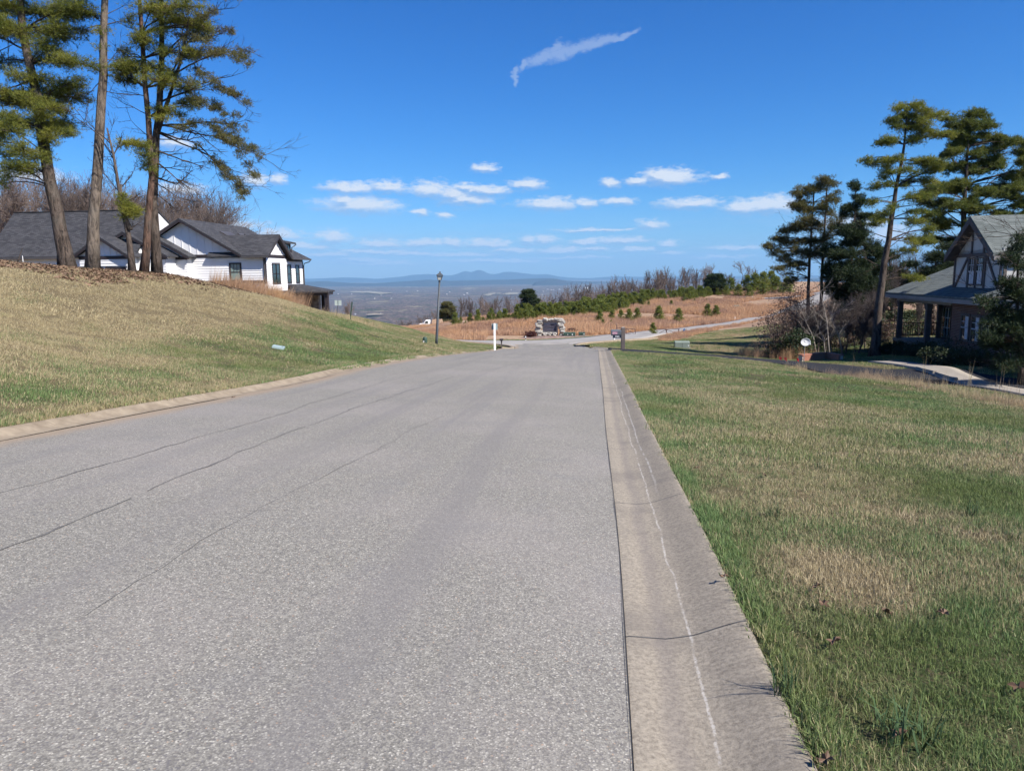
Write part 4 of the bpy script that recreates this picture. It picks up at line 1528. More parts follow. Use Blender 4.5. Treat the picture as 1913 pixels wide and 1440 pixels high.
# wood behind the white house
_r = random.Random(9)
for i in range(26):
    px = _r.uniform(-60, 300) if i % 4 else _r.uniform(280, 420)
    D = _r.uniform(74, 112)
    x, y = W(px, 480, D)
    top = 300 + 45 * _r.random() + max(0, px - 150) * 0.12
    zt = P(px, top, D)[2]
    H = max(6.0, zt - float(G(x, y)))
    bare_tree('bare_tree', 'tall leafless tree in the wood behind the white house', x, y, H, i % 5, M_twig if i % 3 else M_twig_d, 'leafless wood behind the white house', wide=1.0)
for px, top, D, v, lab in ((385, 352, 84, 1, 'spreading leafless tree behind the right gable of the white house'), (435, 378, 90, 3, 'low leafless tree furthest right behind the white house'),
                           (350, 392, 88, 2, 'leafless tree just behind the ridge of the main white gable')):
    x, y = W(px, 480, D)
    bare_tree('bare_tree', lab, x, y, P(px, top, D)[2] - float(G(x, y)), v, M_twig, wide=1.25)

# tree line along the ridge past the field
rows = [(1062, 540, 0), (1075, 530, 1), (1100, 538, 2), (1112, 528, 3), (1132, 535, 0), (1148, 524, 4), (1160, 522, 1), (1180, 516, 2), (1196, 530, 0), (1222, 506, 3), (1232, 502, 1), (1244, 503, 4), (1262, 516, 2),
        (1274, 504, 0), (1285, 500, 3), (1296, 503, 1), (1312, 494, 2), (1322, 506, 4), (1345, 508, 0), (1360, 512, 2), (1016, 548, 2), (1040, 552, 0), (960, 556, 1), (940, 552, 3), (912, 556, 2), (890, 552, 4), (905, 560, 0),
        (868, 558, 1), (846, 566, 2), (810, 584, 3), (795, 590, 0), (780, 596, 1), (830, 578, 4), (925, 562, 1), (975, 562, 4), (1005, 560, 1), (1120, 545, 2), (1208, 524, 2), (1335, 520, 1), (1172, 536, 0), (1090, 546, 4),
        (760, 598, 2), (745, 600, 0), (1050, 556, 3), (1250, 520, 0), (1410, 505, 2), (1215, 530, 4), (1188, 540, 3), (1302, 518, 3), (1368, 520, 3)]
rows += [(a + 9, b + 7, (c + 2) % 5) for a, b, c in rows if a > 1040] + [(1150, 516, 0), (1275, 500, 2), (1318, 498, 1), (1240, 499, 0)] + [(a - 7, b + 4, (c + 3) % 5) for a, b, c in rows if a < 1260]
for i, (px, top, v) in enumerate(rows):
    D = 205 + (i * 37 % 30) - (20 if px > 1200 else 0)
    x, y = W(px, 560, D)
    z = float(G(x, y))
    bare_tree('bare_tree', 'leafless tree in the row behind the young pines at the edge of the valley', x, y, P(px, top - 5, D)[2] - z, v, M_twig_d if i % 2 else M_twig, 'row of leafless trees at the edge of the valley', wide=random.uniform(0.6, 0.95), far=True)
x, y = W(1382, 560, 175)
bare_tree('bare_tree', 'wide spreading leafless tree standing alone against the sky on the ridge', x, y, P(1382, 484, 175)[2] - float(G(x, y)), 3, M_twig, wide=1.15, far=True)
x, y = W(650, 610, 90)
bare_tree('bare_tree', 'small pale leafless tree behind the leaning dark post', x, y, P(650, 552, 90)[2] - float(G(x, y)), 2, M_twig, wide=0.8)

# undergrowth and thin trunks on the right
_r = random.Random(12)
for i in range(48):
    px = _r.uniform(1545, 1790)
    D = _r.uniform(47, 68)
    x, y = W(px, 640, D)
    bare_tree('bare_tree', 'thin bare trunk in the dim wood left of the brick porch', x, y, _r.uniform(2.5, 4.8) if px < 1645 else _r.uniform(3.5, 7.5), i % 5, M_twig_d if i % 4 else M_twig, 'thin bare trunks beside the porch', wide=_r.uniform(0.35, 0.6))
for i in range(22):
    px = _r.uniform(1452, 1640)
    D = _r.uniform(41, 48)
    x, y = W(px, 660, D)
    bare_tree('bare_shrub', 'grey leafless shrub in the thicket behind the low brick wall', x, y, _r.uniform(2.0, 4.0), (i + 2) % 5, M_twig_d if i % 3 else M_twig, 'leafless thicket behind the low brick wall', wide=_r.uniform(0.9, 1.3), cat='shrub')
for i, (px0, py0, px1, py1) in enumerate([(1550, 658, 1533, 545), (1527, 660, 1505, 600), (1542, 660, 1530, 615), (1575, 662, 1552, 590)]):
    a, b = P(px0, py0, 41), P(px1, py1, 41.5)
    T_ = Tree((a[0], a[1], float(G(a[0], a[1]))), 80 + i)
    T_.trunk([(a[0], a[1], float(G(a[0], a[1])) - 0.1), (a + b) / 2 + np.array([0.1, 0, 0]), b], 0.045, 0.012, 6)
    for _ in range(9):
        q, r = T_.near_trunk(T_.rng.uniform(a[2] + 0.6, b[2]))
        T_.bare(q, q + np.array([T_.rng.uniform(-0.9, 0.9), T_.rng.uniform(-0.5, 0.5), 0.6]), 0.016, 2, 4)
    root = thing('sapling', ['tallest pale sapling leaning behind the low brick wall', 'pale forked sapling right of the satellite dish', 'short pale sapling over the middle of the low brick wall',
                             'pale sapling at the right end of the low brick wall'][i], 'sapling', (0, 0, 0))
    T_.build(root, M_pale, None)

# brown-leaved tree and evergreen shrubs at the left of the thicket
rng = np.random.default_rng(60)


def leafy_bush(name, label, cat, px, py, D, rx, rz, n, mat, size, seed, bark=M_twig_d, group=None, sub=26, up=1.0, squash=0.8):
    rng = np.random.default_rng(seed)
    x, y = W(px, py, D)
    z0 = float(G(x, y))
    c = np.array([0, 0, rz * up])
    q = unit(rng.normal(0, 1, (sub, 3))) * rng.random((sub, 1)) ** 0.35
    S = c + q * np.array([rx, rx * 0.9, rz])
    C = (S[:, None] + rng.normal(0, 1, (sub, n // sub, 3)) * np.array([rx, rx, rz]) * 0.17).reshape(-1, 3)
    C = C[C[:, 2] > 0.02]
    V, F, r = leaves(C, size, rng)
    root = thing(name, label, cat, (x, y, z0), 0, group)
    o = mesh_obj('foliage', V, F, mat, root)
    float_attr(o.data, 'rnd', r)
    P0 = np.repeat(np.array([[0, 0, 0.0]]), sub, 0) + rng.normal(0, 0.05, (sub, 3)) * np.array([1, 1, 0])
    mid = S * np.array([0.35, 0.35, 0.5])
    Vt, Ft = prisms(np.r_[P0, mid], np.r_[mid, S], np.r_[np.full(sub, 0.02), np.full(sub, 0.013)], np.r_[np.full(sub, 0.013), np.full(sub, 0.006)])
    mesh_obj('stem', Vt, Ft, bark, root)
    return root


leafy_bush('beech_tree', 'bush holding pinkish brown dead leaves at the left end of the thicket', 'tree', 1452, 655, 42, 1.25, 1.5, 2300, M_beech, 0.05, 61, up=1.05, sub=60)
leafy_bush('beech_tree', 'taller tree with sparse brown dead leaves behind the brown bush', 'tree', 1482, 655, 43.5, 1.3, 1.9, 1800, M_beech, 0.05, 62, up=1.3, sub=60)
leafy_bush('evergreen_shrub', 'dark green shrub at the foot of the thicket left of the dish', 'shrub', 1486, 662, 41, 0.85, 0.85, 1900, M_needle_d, 0.06, 63, up=0.85)
leafy_bush('evergreen_shrub', 'low dark shrub under the brown leaved bush', 'shrub', 1458, 660, 41.5, 0.8, 0.6, 1400, M_boxwood, 0.06, 64, up=0.8)
for i, (px, D, rx, rz) in enumerate([(1575, 46, 1.3, 1.1), (1610, 48, 1.4, 1.3), (1650, 49, 1.3, 0.9), (1685, 50, 1.5, 1.1), (1720, 52, 1.4, 1.2), (1548, 47, 1.1, 0.9), (1760, 54, 1.6, 1.5)]):
    leafy_bush('evergreen_shrub', 'dim undergrowth shrub in the shade of the pines left of the porch', 'shrub', px, 650, D, rx, rz, 1100, M_boxwood if i % 2 else M_beech, 0.07, 70 + i, group='undergrowth shrubs under the right pines')

# ---- young pines across the field
YV = []


def young_mesh(seed, dens=1.0):
    rng = np.random.default_rng(seed)
    Cs, Ds = [], []
    P0, P1, R0, R1 = [[0, 0, 0]], [[0, 0, 2.0]], [0.03], [0.006]
    for lv in np.linspace(0.15, 1.95, 11):
        R_ = 0.75 * (1 - lv / 2.15) ** 0.8 + 0.05
        nb = int(6 * dens) + 1
        for j in range(nb):
            an = rng.uniform(0, 6.28)
            rr = R_ * rng.uniform(0.7, 1.15)
            tip = np.array([math.cos(an) * rr, math.sin(an) * rr, lv + rr * 0.30])
            P0.append([0, 0, lv]), P1.append(tip), R0.append(0.012), R1.append(0.004)
            t = rng.uniform(0.25, 1.05, (7, 1))
            Cs.append(np.array([0, 0, lv]) + (tip - np.array([0, 0, lv])) * t + rng.normal(0, 0.06, (7, 3)))
            Ds.append(np.repeat(unit(tip - np.array([0, 0, lv]) + np.array([0, 0, 0.5]))[None], 7, 0))
    C, D = np.concatenate(Cs), np.concatenate(Ds)
    V, F, r = needles(C, D, 0.20, 0.040, 6, rng, 0.65)
    me = mesh_obj('crown', V, F, M_young, mesh_only=True)
    float_attr(me, 'rnd', r)
    Vt, Ft = prisms(P0, P1, R0, R1)
    tm = mesh_obj('trunk', Vt, Ft, M_bark_d, mesh_only=True)
    return me, tm


for s in range(5):
    YV.append(young_mesh(100 + s, 1.0 + 0.2 * (s % 2)))


def young_pine(px, py, D, H, v, label, group=None, wide=1.0):
    x, y = W(px, py, D)
    root = thing('young_pine', label, 'tree', (x, y, float(G(x, y)) - 0.03), random.uniform(0, 6.28), group)
    k = H / 2.15
    root.scale = (k * wide, k * wide, k)
    link(bpy.data.objects.new('trunk', YV[v][1]), root)
    link(bpy.data.objects.new('crown', YV[v][0]), root)
    return root


singles = [(1268, 578, 105, 2.2, 'young pine alone on the rust field right of the broad young pine'), (1231, 583, 107, 2.4, 'broad young pine at the front edge of the field above the gate'),
           (1322, 566, 118, 2.2, 'left of two young pines side by side high on the field'), (1338, 566, 118, 2.0, 'right of two young pines side by side high on the field'),
           (1190, 588, 110, 1.9, 'dense young pine at the lower front of the thicket'), (1160, 594, 108, 1.7, 'young pine in front of the thicket above the mailbox'),
           (1175, 592, 106, 1.9, 'narrow young pine in front of the thicket above the mailbox post'), (1143, 592, 108, 1.6, 'small young pine at the front of the thicket left of the mailbox'),
           (1120, 594, 104, 1.8, 'young pine right of the dark bush behind the far transformer'), (1284, 556, 150, 2.8, 'tall yellow green young pine on the crest above the field'),
           (1254, 562, 140, 1.2, 'tiny pine low on the crest of the field'), (1126, 603, 98, 0.9, 'tiny pine low in the rust grass above the small transformer'), (1142, 603, 98, 0.8, 'tiniest seedling pine in the rust grass'),
           (1220, 624, 76, 1.2, 'small brownish pine beside the long gate')]
for i, (px, py, D, H, lab) in enumerate(singles):
    young_pine(px, py, D, H, i % 5, lab, wide=1.15)
_r = random.Random(77)
n = 0
n_try = 0
MORE = []
while n < 760 and n_try < 30000:
    n_try += 1
    px = _r.uniform(835, 1345)
    # band of the thicket: upper and lower edges along the hillside
    lo = np.interp(px, [835, 890, 960, 1000, 1080, 1130, 1200, 1230, 1345], [607, 606, 612, 612, 604, 590, 568, 560, 551])
    hi = np.interp(px, [835, 890, 1000, 1100, 1200, 1345], [601, 592, 578, 566, 557, 546])
    t = _r.random()
    D = np.interp(px, [835, 960, 1100, 1345], [126, 112, 118, 150]) + (1 - t) * np.interp(px, [835, 1100, 1345], [25, 42, 26])
    x, y = W(px, 580, D)
    # keep gaps where the field shows
    if fbm(np.array([x]), np.array([y]), 30, 3, 0.09)[0] > (0.50 if px > 1100 else 0.58):
        continue
    # reject where the base would fall below the front edge of the thicket
    zz = float(G(x, y))
    d = np.array([x, y, zz - EYE])
    qz = d @ cF
    py = 720 - FPX * (d @ cU) / qz
    if py > lo + 1 or py < hi - 6:
        if _r.random() > 0.05:
            n += 0
            if py > lo + 1:
                continue
    H_ = _r.choice((0.7, 1.0, 1.2, 1.5, 1.8, 2.4)) * (1.0 if px < 1230 else 0.8)
    if n % 3 and n > 40:
        MORE.append((x, y, H_))
        n += 1
        continue
    young_pine(px, 580, D, H_, n % 5, 'bushy young pine in the thicket between the rust field and the valley', 'young pines in the thicket past the field', wide=_r.uniform(0.95, 2.0))
    n += 1
for i, (px, py, D, H) in enumerate([(1350, 549, 165, 3), (1365, 547, 168, 3.5), (1380, 548, 160, 2.6), (1395, 540, 172, 4), (1410, 538, 170, 4.5), (1425, 535, 172, 4.6), (1440, 532, 175, 4.5), (1400, 548, 158, 2.4), (1425, 546, 160, 3),
                                    (1450, 540, 165, 4), (1357, 548, 160, 2.2), (1470, 540, 160, 4), (1335, 549, 170, 2.5)]):
    young_pine(px, py, D, H, i % 5, 'bushy pine on the hilltop left of the tall right hand pines', 'bushy pines on the hilltop', wide=1.3)

# taller conifers standing in the tree line
for px, top, D, rx, lab, sd in ((988, 543, 170, 1.0, 'dark round headed pine standing alone above the thicket', 91), (836, 566, 190, 0.8, 'ragged pine behind the lamp post at the edge of the drop', 92),
                                (1333, 514, 165, 0.9, 'dark conical conifer on the crest among the leafless trees', 93)):
    x, y = W(px, 590, D)
    z = float(G(x, y)) - 0.1
    zt = P(px, top, D)[2]
    H = zt - z
    T_ = Tree((x, y, z), sd)
    T_.trunk([(x, y, z), (x + 0.1, y, z + H * 0.5), (x, y, zt - 0.3)], 0.22, 0.05)
    for i in range(34):
        f = T_.rng.uniform(0.30, 0.98)
        c, r = T_.near_trunk(z + f * H)
        an = T_.rng.uniform(0, 6.28)
        prof = math.sin(min(1, (1 - f) * 1.6 + 0.12) * math.pi * 0.62)
        R_ = prof * 2.6 * rx
        T_.clump(c + np.array([math.cos(an) * R_ * 0.7, math.sin(an) * R_ * 0.7, 0]), 1.0, 1.0, 0.5, 0.9, spread=0.2)
    T_.build(thing('pine_tree', lab, 'tree', (x, y, z)), M_bark_d, M_needle_d if sd != 92 else M_needle_v, 0.35, 0.07, 6, 0.8)


# ---------------------------------------------------------------- valley, mountains, haze
def valley_z(x, y):
    return -182 + (fbm(x, y, 40, 4, 1 / 1800.0) - 0.5) * 46 + (fbm(x, y, 41, 3, 1 / 300.0) - 0.5) * 14


def far_z(x, y):
    r = np.hypot(x, y)
    n = G(np.clip(x, -130, 138), np.clip(y, 0, 240)) - 1.2
    slope = -17 - 0.30 * np.maximum(r - 210, 0) + (fbm(x, y, 42, 3, 1 / 90.0) - 0.5) * 16
    k = np.clip((r - 225) / 60, 0, 1)
    v = valley_z(x, y)
    s = n * (1 - k) + slope * k
    kk = np.clip((r - 520) / 500, 0, 1)
    return np.maximum(s, v) * (1 - kk) + v * kk


def b_valley(nt, bs):
    p = nt.pos()
    s = nt.sep(p)
    xy = nt.comb(s[0], s[1], 0.0)
    n1 = nt.noise(xy, 1 / 26.0, 4.0, 0.75)
    n2 = nt.noise(xy, 1 / 170.0, 4.0, 0.65)
    n3 = nt.noise(xy, 1 / 900.0, 5.0, 0.6)
    n4 = nt.noise(nt.vmath('ADD', xy, (7000, 300, 0)), 1 / 420.0, 5.0, 0.62)
    c = nt.mix(nt.smooth(n1, 0.35, 0.65), (0.045, 0.040, 0.042), (0.190, 0.145, 0.128))
    c = nt.mix(nt.math('MULTIPLY', nt.smooth(n2, 0.53, 0.62), 0.75), c, (0.045, 0.062, 0.038))
    c = nt.mix(nt.math('MULTIPLY', nt.smooth(n4, 0.59, 0.63), 0.7), c, (0.24, 0.215, 0.15))
    c = nt.mix(nt.math('MULTIPLY', nt.smooth(n3, 0.45, 0.6), 0.3), c, (0.10, 0.085, 0.08))
    nt.set(bs, 'Base Color', c)
    bump(nt, bs, nt.math('ADD', n1, nt.math('MULTIPLY', n2, 1.5)), 1.0, 14.0)


M_valley = material('winter_woodland_seen_from_above', b_valley, rough=1.0, spec=0.0)
rr = np.r_[np.geomspace(205, 1200, 70), np.geomspace(1230, 14000, 260), np.geomspace(14500, 34000, 16)]
aa = np.radians(np.linspace(-62, 62, 420))
RR, AA = np.meshgrid(rr, aa, indexing='ij')
VX, VY = RR * np.sin(AA), RR * np.cos(AA)
VZ = far_z(VX, VY)
# tree canopy roughness where single crowns are a pixel or two across
VZ = VZ + np.where(RR > 700, fbm(VX, VY, 43, 3, 1 / 45.0) * 12, 0)
valley = mesh_obj('valley', np.stack([VX, VY, VZ], -1).reshape(-1, 3), grid_faces(len(rr), len(aa))[:, ::-1], M_valley, None, True)
tag(valley, 'wide wooded valley floor far below the road', kind='structure')


def mountain(name, label, D, prof, thick, mat, seed, rough):
    px = np.linspace(prof[0][0], prof[-1][0], 1100)
    py = np.interp(px, [q[0] for q in prof], [q[1] for q in prof])
    # round the corners of the surveyed outline
    for _ in range(5):
        py[1:-1] = (py[:-2] + 2 * py[1:-1] + py[2:]) / 4
    crest = np.array([P(a, b, D) for a, b in zip(px, py)])
    rows = 26
    V = []
    for k in range(rows):
        t = k / (rows - 1)
        u = 1 - abs(2 * t - 1)
        d = D + (t - 0.5) * thick
        sc = d / D
        prof_ = u ** 0.8
        X = crest[:, 0] * sc
        Y = crest[:, 1] * sc
        n = (fbm(X, Y, seed, 5, 1 / rough) - 0.5) * 2
        zb = -260.0
        Z = zb + (crest[:, 2] - zb) * prof_ + n * (crest[:, 2] - zb) * 0.35 * (1 - u) * u * 4 * 0.8
        V.append(np.stack([X, Y, Z], -1))
    o = mesh_obj(name, np.concatenate(V), grid_faces(rows, len(px)), mat, None, True)
    return tag(o, label, kind='structure')


M_mtn = mottled('far_wooded_slopes', (0.030, 0.030, 0.034), (0.050, 0.046, 0.046), 0.004, 1.0, 0.0, 0.0)
mountain('mountain_ridge', 'nearer low blue ridge behind the valley', 15500, [(-400, 534), (200, 533), (480, 530), (560, 527), (610, 525), (650, 528), (700, 529), (760, 525), (800, 522), (840, 524), (900, 523), (950, 522), (990, 520), (1030, 519),
         (1060, 524), (1110, 526), (1180, 527), (1300, 526), (1420, 525), (1500, 520), (1913, 515), (2300, 512)], 3000, M_mtn, 44, 1500.0)
mountain('mountain_ridge', 'small nearer hill with a pale quarry right of the middle', 13500, [(985, 540), (1000, 527), (1020, 522), (1040, 520), (1060, 526), (1090, 533), (1110, 541)], 1400, M_mtn, 45, 900.0)
mountain('mountain_ridge', 'long blue mountain ridge with twin peaks', 27000, [(-500, 512), (100, 514), (480, 520), (560, 521), (600, 520), (640, 518), (680, 519), (700, 521), (745, 517), (770, 513), (800, 511.5), (838, 514.5), (850, 513),
         (864, 507), (871, 504.5), (880, 509.5), (889, 504), (896, 502.5), (905, 507), (914, 511), (927, 511.8), (940, 507), (958, 507), (975, 509.5), (1000, 512.5), (1015, 511.5), (1025, 511.5), (1045, 516.5), (1075, 519),
         (1100, 519.5), (1150, 516), (1200, 517), (1300, 515), (1420, 516), (1913, 508), (2400, 505)], 5000, M_mtn, 46, 2600.0)


def on_valley(px, py):
    d = ray(px, py)
    lo, hi = 600.0, 14000.0
    for _ in range(50):
        m = (lo + hi) / 2
        x, z = d[0] / d[1] * m, EYE + d[2] / d[1] * m
        if z > float(valley_z(np.array([x]), np.array([m]))[0]) + 6:
            lo = m
        else:
            hi = m
    return np.array([d[0] / d[1] * lo, lo, EYE + d[2] / d[1] * lo])


# pale clearings and buildings of the valley
M_clear = mottled('pale_cleared_land', (0.20, 0.18, 0.14), (0.27, 0.24, 0.19), 0.01, 1.0, 0, 0)
for lab, pts in (('long pale field far out in the valley left of the lamp', [(652, 546), (690, 545), (735, 549), (712, 551.5), (688, 548.5), (655, 548)]),
                 ('large pale quarry terrace in the valley right of the lamp', [(902, 553), (915, 549.5), (925, 548.5), (925, 551), (912, 555)]),
                 ('pale stepped clearing right of the quarry terrace', [(936, 552), (950, 547.5), (970, 548.5), (968, 551), (950, 552.5)]),
                 ('small pale clearing between the two pale terraces', [(928, 549), (936, 548.5), (935, 551), (929, 551)]),
                 ('pale meadow low in the valley behind the leaning post', [(683, 590.5), (700, 589), (716, 589.5), (716, 590.8), (690, 592)])):
    dense_ = []
    for (ax_, ay_), (bx_, by_) in zip(pts, pts[1:] + pts[:1]):
        for t_ in np.linspace(0, 1, 7)[:-1]:
            dense_.append((ax_ + (bx_ - ax_) * t_ + random.uniform(-2, 2), ay_ + (by_ - ay_) * t_ + random.uniform(-0.35, 0.35)))
    V = [on_valley(*q) + np.array([0, 0, 9.0]) for q in dense_]
    o = mesh_obj('clearing', np.array(V), [tuple(range(len(V)))], M_clear)
    tag(o, lab, kind='structure')
M_bwhite = material('white_building', color=(0.8, 0.8, 0.78), rough=0.7)
M_broof = material('grey_roof_far', color=(0.25, 0.25, 0.26), rough=0.8)
_r = random.Random(4)
spots = [(657, 549.5), (632, 549.5), (684, 546), (693, 545.5), (664, 587.5), (711, 586.5), (731, 558), (700, 558), (873, 548), (867, 551), (1094, 541, 2), (1098, 541.5, 2), (1023, 541), (1030, 542), (1034, 542), (1015, 545), (985, 545), (840, 546),
         (780, 544), (1012, 551), (955, 542), (1137, 540), (1130, 541), (602, 567), (760, 545), (835, 550), (712, 552), (1045, 541)]
for i, q in enumerate(spots):
    c = on_valley(q[0], q[1])
    w = c[1] / FPX * _r.uniform(1.2, 2.8)
    h = c[1] / FPX * (4.0 if len(q) > 2 else 0.6)
    root = thing('valley_building', 'white building, a bright speck among the trees of the distant valley', 'building', c, _r.uniform(-0.5, 0.5), 'white buildings scattered in the valley')
    MB().box(-w / 2, w / 2, -w / 4, w / 4, -8, h + 2).build('wall', M_bwhite, root)
    MB().prism([(-w / 2 - 0.5, -w / 4 - 0.5, h + 2), (-w / 2 - 0.5, w / 4 + 0.5, h + 2), (-w / 2 - 0.5, 0, h + 2 + h * 0.35)], (w + 1, 0, 0)).build('roof', M_broof, root)

haze_mat = bpy.data.materials.new('thin_blue_haze')
haze_mat.use_nodes = True
_hn = NT(haze_mat.node_tree)
for n_ in list(_hn.n):
    if n_.type == 'BSDF_PRINCIPLED':
        _hn.n.remove(n_)
_pv = _hn.node('ShaderNodeVolumePrincipled')
_pv.inputs['Color'].default_value = (0.34, 0.66, 1.0, 1)
_pv.inputs['Density'].default_value = 4.7e-5
_pv.inputs['Anisotropy'].default_value = 0.0
_hn.l.new(_pv.outputs[0], [n_ for n_ in _hn.n if n_.type == 'OUTPUT_MATERIAL'][0].inputs['Volume'])
hz = MB().box(-42000, 42000, -3000, 36000, -400, 900).build('haze', haze_mat)
tag(hz, 'thin bluish haze filling the air over the valley', kind='stuff')


# ---------------------------------------------------------------- building materials
def b_shingle(c1, c2, c3):
    def b(nt, bs):
        s = nt.sep(nt.obj())
        v = nt.comb(nt.math('ADD', s[0], s[1]), nt.math('MULTIPLY', s[2], 1.7))
        br = nt.node('ShaderNodeTexBrick')
        nt.l.new(v, br.inputs['Vector'])
        for k, c in (('Color1', c1), ('Color2', c2), ('Mortar', c3)):
            br.inputs[k].default_value = (*c, 1)
        br.inputs['Scale'].default_value = 1.0
        br.inputs['Brick Width'].default_value = 0.34
        br.inputs['Row Height'].default_value = 0.15
        br.inputs['Mortar Size'].default_value = 0.012
        br.inputs['Bias'].default_value = 0.0
        n = nt.noise(nt.obj(), 0.8, 3.0, 0.6)
        c = nt.mix(nt.math('MULTIPLY', nt.smooth(n, 0.4, 0.7), 0.25), br.outputs[0], c2)
        nt.set(bs, 'Base Color', c)
        bump(nt, bs, br.outputs['Fac'], 0.6, -0.01)
    return b


M_roof = material('charcoal_shingles', b_shingle((0.030, 0.031, 0.036), (0.066, 0.066, 0.072), (0.022, 0.022, 0.025)), rough=0.85, spec=0.25)
M_roof_g = material('grey_green_shingles', b_shingle((0.085, 0.098, 0.094), (0.150, 0.168, 0.160), (0.060, 0.070, 0.067)), rough=0.9, spec=0.2)


def b_brick(nt, bs):
    s = nt.sep(nt.obj())
    v = nt.comb(nt.math('ADD', s[0], s[1]), s[2])
    br = nt.node('ShaderNodeTexBrick')
    nt.l.new(v, br.inputs['Vector'])
    for k, c in (('Color1', (0.10, 0.042, 0.032)), ('Color2', (0.155, 0.072, 0.054)), ('Mortar', (0.24, 0.20, 0.17))):
        br.inputs[k].default_value = (*c, 1)
    br.inputs['Scale'].default_value = 1.0
    br.inputs['Brick Width'].default_value = 0.215
    br.inputs['Row Height'].default_value = 0.075
    br.inputs['Mortar Size'].default_value = 0.010
    n = nt.noise(nt.obj(), 3.0, 4.0, 0.6)
    c = nt.mix(nt.math('MULTIPLY', nt.smooth(n, 0.4, 0.7), 0.35), br.outputs[0], (0.14, 0.065, 0.05))
    nt.set(bs, 'Base Color', c)
    bump(nt, bs, br.outputs['Fac'], 0.7, -0.008)


M_brickwall = material('red_brick_wall', b_brick, rough=0.9, spec=0.15)
M_white = mottled('white_fibre_cement', (0.69, 0.69, 0.69), (0.75, 0.75, 0.75), 1.0, 0.6)
M_black = mottled('black_brown_trim', (0.026, 0.020, 0.022), (0.040, 0.032, 0.034), 2.0, 0.5)
M_gut = mottled('dark_bronze_gutter', (0.055, 0.050, 0.052), (0.08, 0.075, 0.075), 2.0, 0.45)
M_stone = mottled('brown_field_stone', (0.10, 0.085, 0.075), (0.30, 0.26, 0.22), 3.2, 0.9, 0.04)
M_foundation = mottled('dark_foundation', (0.05, 0.045, 0.045), (0.09, 0.08, 0.075), 3.0, 0.9)
M_stucco = mottled('cream_stucco', (0.48, 0.47, 0.44), (0.58, 0.57, 0.54), 2.0, 0.85, 0.003)
M_timber = mottled('brown_grey_timber', (0.085, 0.070, 0.068), (0.13, 0.108, 0.10), 3.0, 0.8)
M_soffit = mottled('taupe_fascia', (0.22, 0.20, 0.185), (0.28, 0.26, 0.24), 2.0, 0.7)
M_curtain = mottled('pale_curtain', (0.45, 0.45, 0.47), (0.62, 0.62, 0.64), 4.0, 0.9)


def b_glass(nt, bs):
    bs.inputs['Base Color'].default_value = (0.035, 0.055, 0.055, 1)
    bs.inputs['Roughness'].default_value = 0.04
    bs.inputs['Specular IOR Level'].default_value = 0.9
    bump(nt, bs, nt.noise(nt.obj(), 1.3, 2.0, 0.5), 0.15, 0.01)


M_glass = material('window_glass', b_glass, (0.04, 0.06, 0.06), 0.04, 0, 0.9)
M_glass2 = material('window_glass_with_blind', color=(0.20, 0.27, 0.25), rough=0.08, spec=0.8)


class Frame:
    """a wall plane: origin o, right-hand unit u, outward unit n; all local to the house"""

    def __init__(self, o, u, n):
        self.o, self.u, self.n = np.array(o, float), np.array(u, float), np.array(n, float)

    def p(self, a, z, d=0.0):
        q = self.o + self.u * a + self.n * d
        return (q[0], q[1], z)

    def bar(self, mb, a0, a1, z0, z1, d0, d1):
        pts = [self.p(a0, z0, d0), self.p(a1, z0, d0), self.p(a1, z1, d0), self.p(a0, z1, d0)]
        return mb.prism(pts, self.n * (d1 - d0))


def window(root, fr, a0, a1, z0, z1, frame_mat, glass_mat, trim=0.10, cols=2, rows=2, upper_only=True, meet=True, muntin_mat=None):
    """trim frame (part) carrying its pane and muntins (sub-parts)"""
    mb = MB()
    fr.bar(mb, a0 - trim, a1 + trim, z1, z1 + trim, 0.0, 0.06)
    fr.bar(mb, a0 - trim, a1 + trim, z0 - trim, z0, 0.0, 0.07)
    fr.bar(mb, a0 - trim, a0, z0, z1, 0.0, 0.055)
    fr.bar(mb, a1, a1 + trim, z0, z1, 0.0, 0.055)
    w = mb.build('window', frame_mat, root)
    g = MB()
    fr.bar(g, a0, a1, z0, z1, 0.003, 0.018)
    g.build('pane', glass_mat, w)
    m = MB()
    zm = (z0 + z1) / 2
    if meet:
        fr.bar(m, a0, a1, zm - 0.025, zm + 0.025, 0.018, 0.05)
    for i in range(1, cols):
        a = a0 + (a1 - a0) * i / cols
        fr.bar(m, a - 0.012, a + 0.012, (zm + 0.025 if upper_only else z0), z1, 0.018, 0.035)
    for j in range(1, rows):
        zz = (zm if upper_only else z0) + (z1 - (zm if upper_only else z0)) * j / rows
        fr.bar(m, a0, a1, zz - 0.012, zz + 0.012, 0.018, 0.036)
    if m.v:
        m.build('muntin', muntin_mat or frame_mat, w)
    return w


def siding(root, fr, a0, a1, z0, z1, mat, holes=(), course=0.19, name='siding'):
    """clapboards: each course a wedge that laps over the one below"""
    mb = MB()
    z = z0
    while z < z1 - 0.01:
        zt = min(z + course, z1)
        spans = [(a0, a1)]
        for (h0, h1, hz0, hz1) in holes:
            if z + course * 0.5 > hz0 and z + course * 0.5 < hz1:
                spans = [s for (s0, s1) in spans for s in ((s0, min(s1, h0)), (max(s0, h1), s1)) if s[1] - s[0] > 0.02]
        for s0, s1 in spans:
            A, B = fr.p(s0, z, 0.0), fr.p(s1, z, 0.0)
            mb.add([A, B, fr.p(s1, z, 0.036), fr.p(s0, z, 0.036), fr.p(s1, zt, 0.006), fr.p(s0, zt, 0.006)], [(0, 1, 2, 3), (3, 2, 4, 5)])
        z = zt
    return tag(mb.build(name, mat, root), kind='stuff')


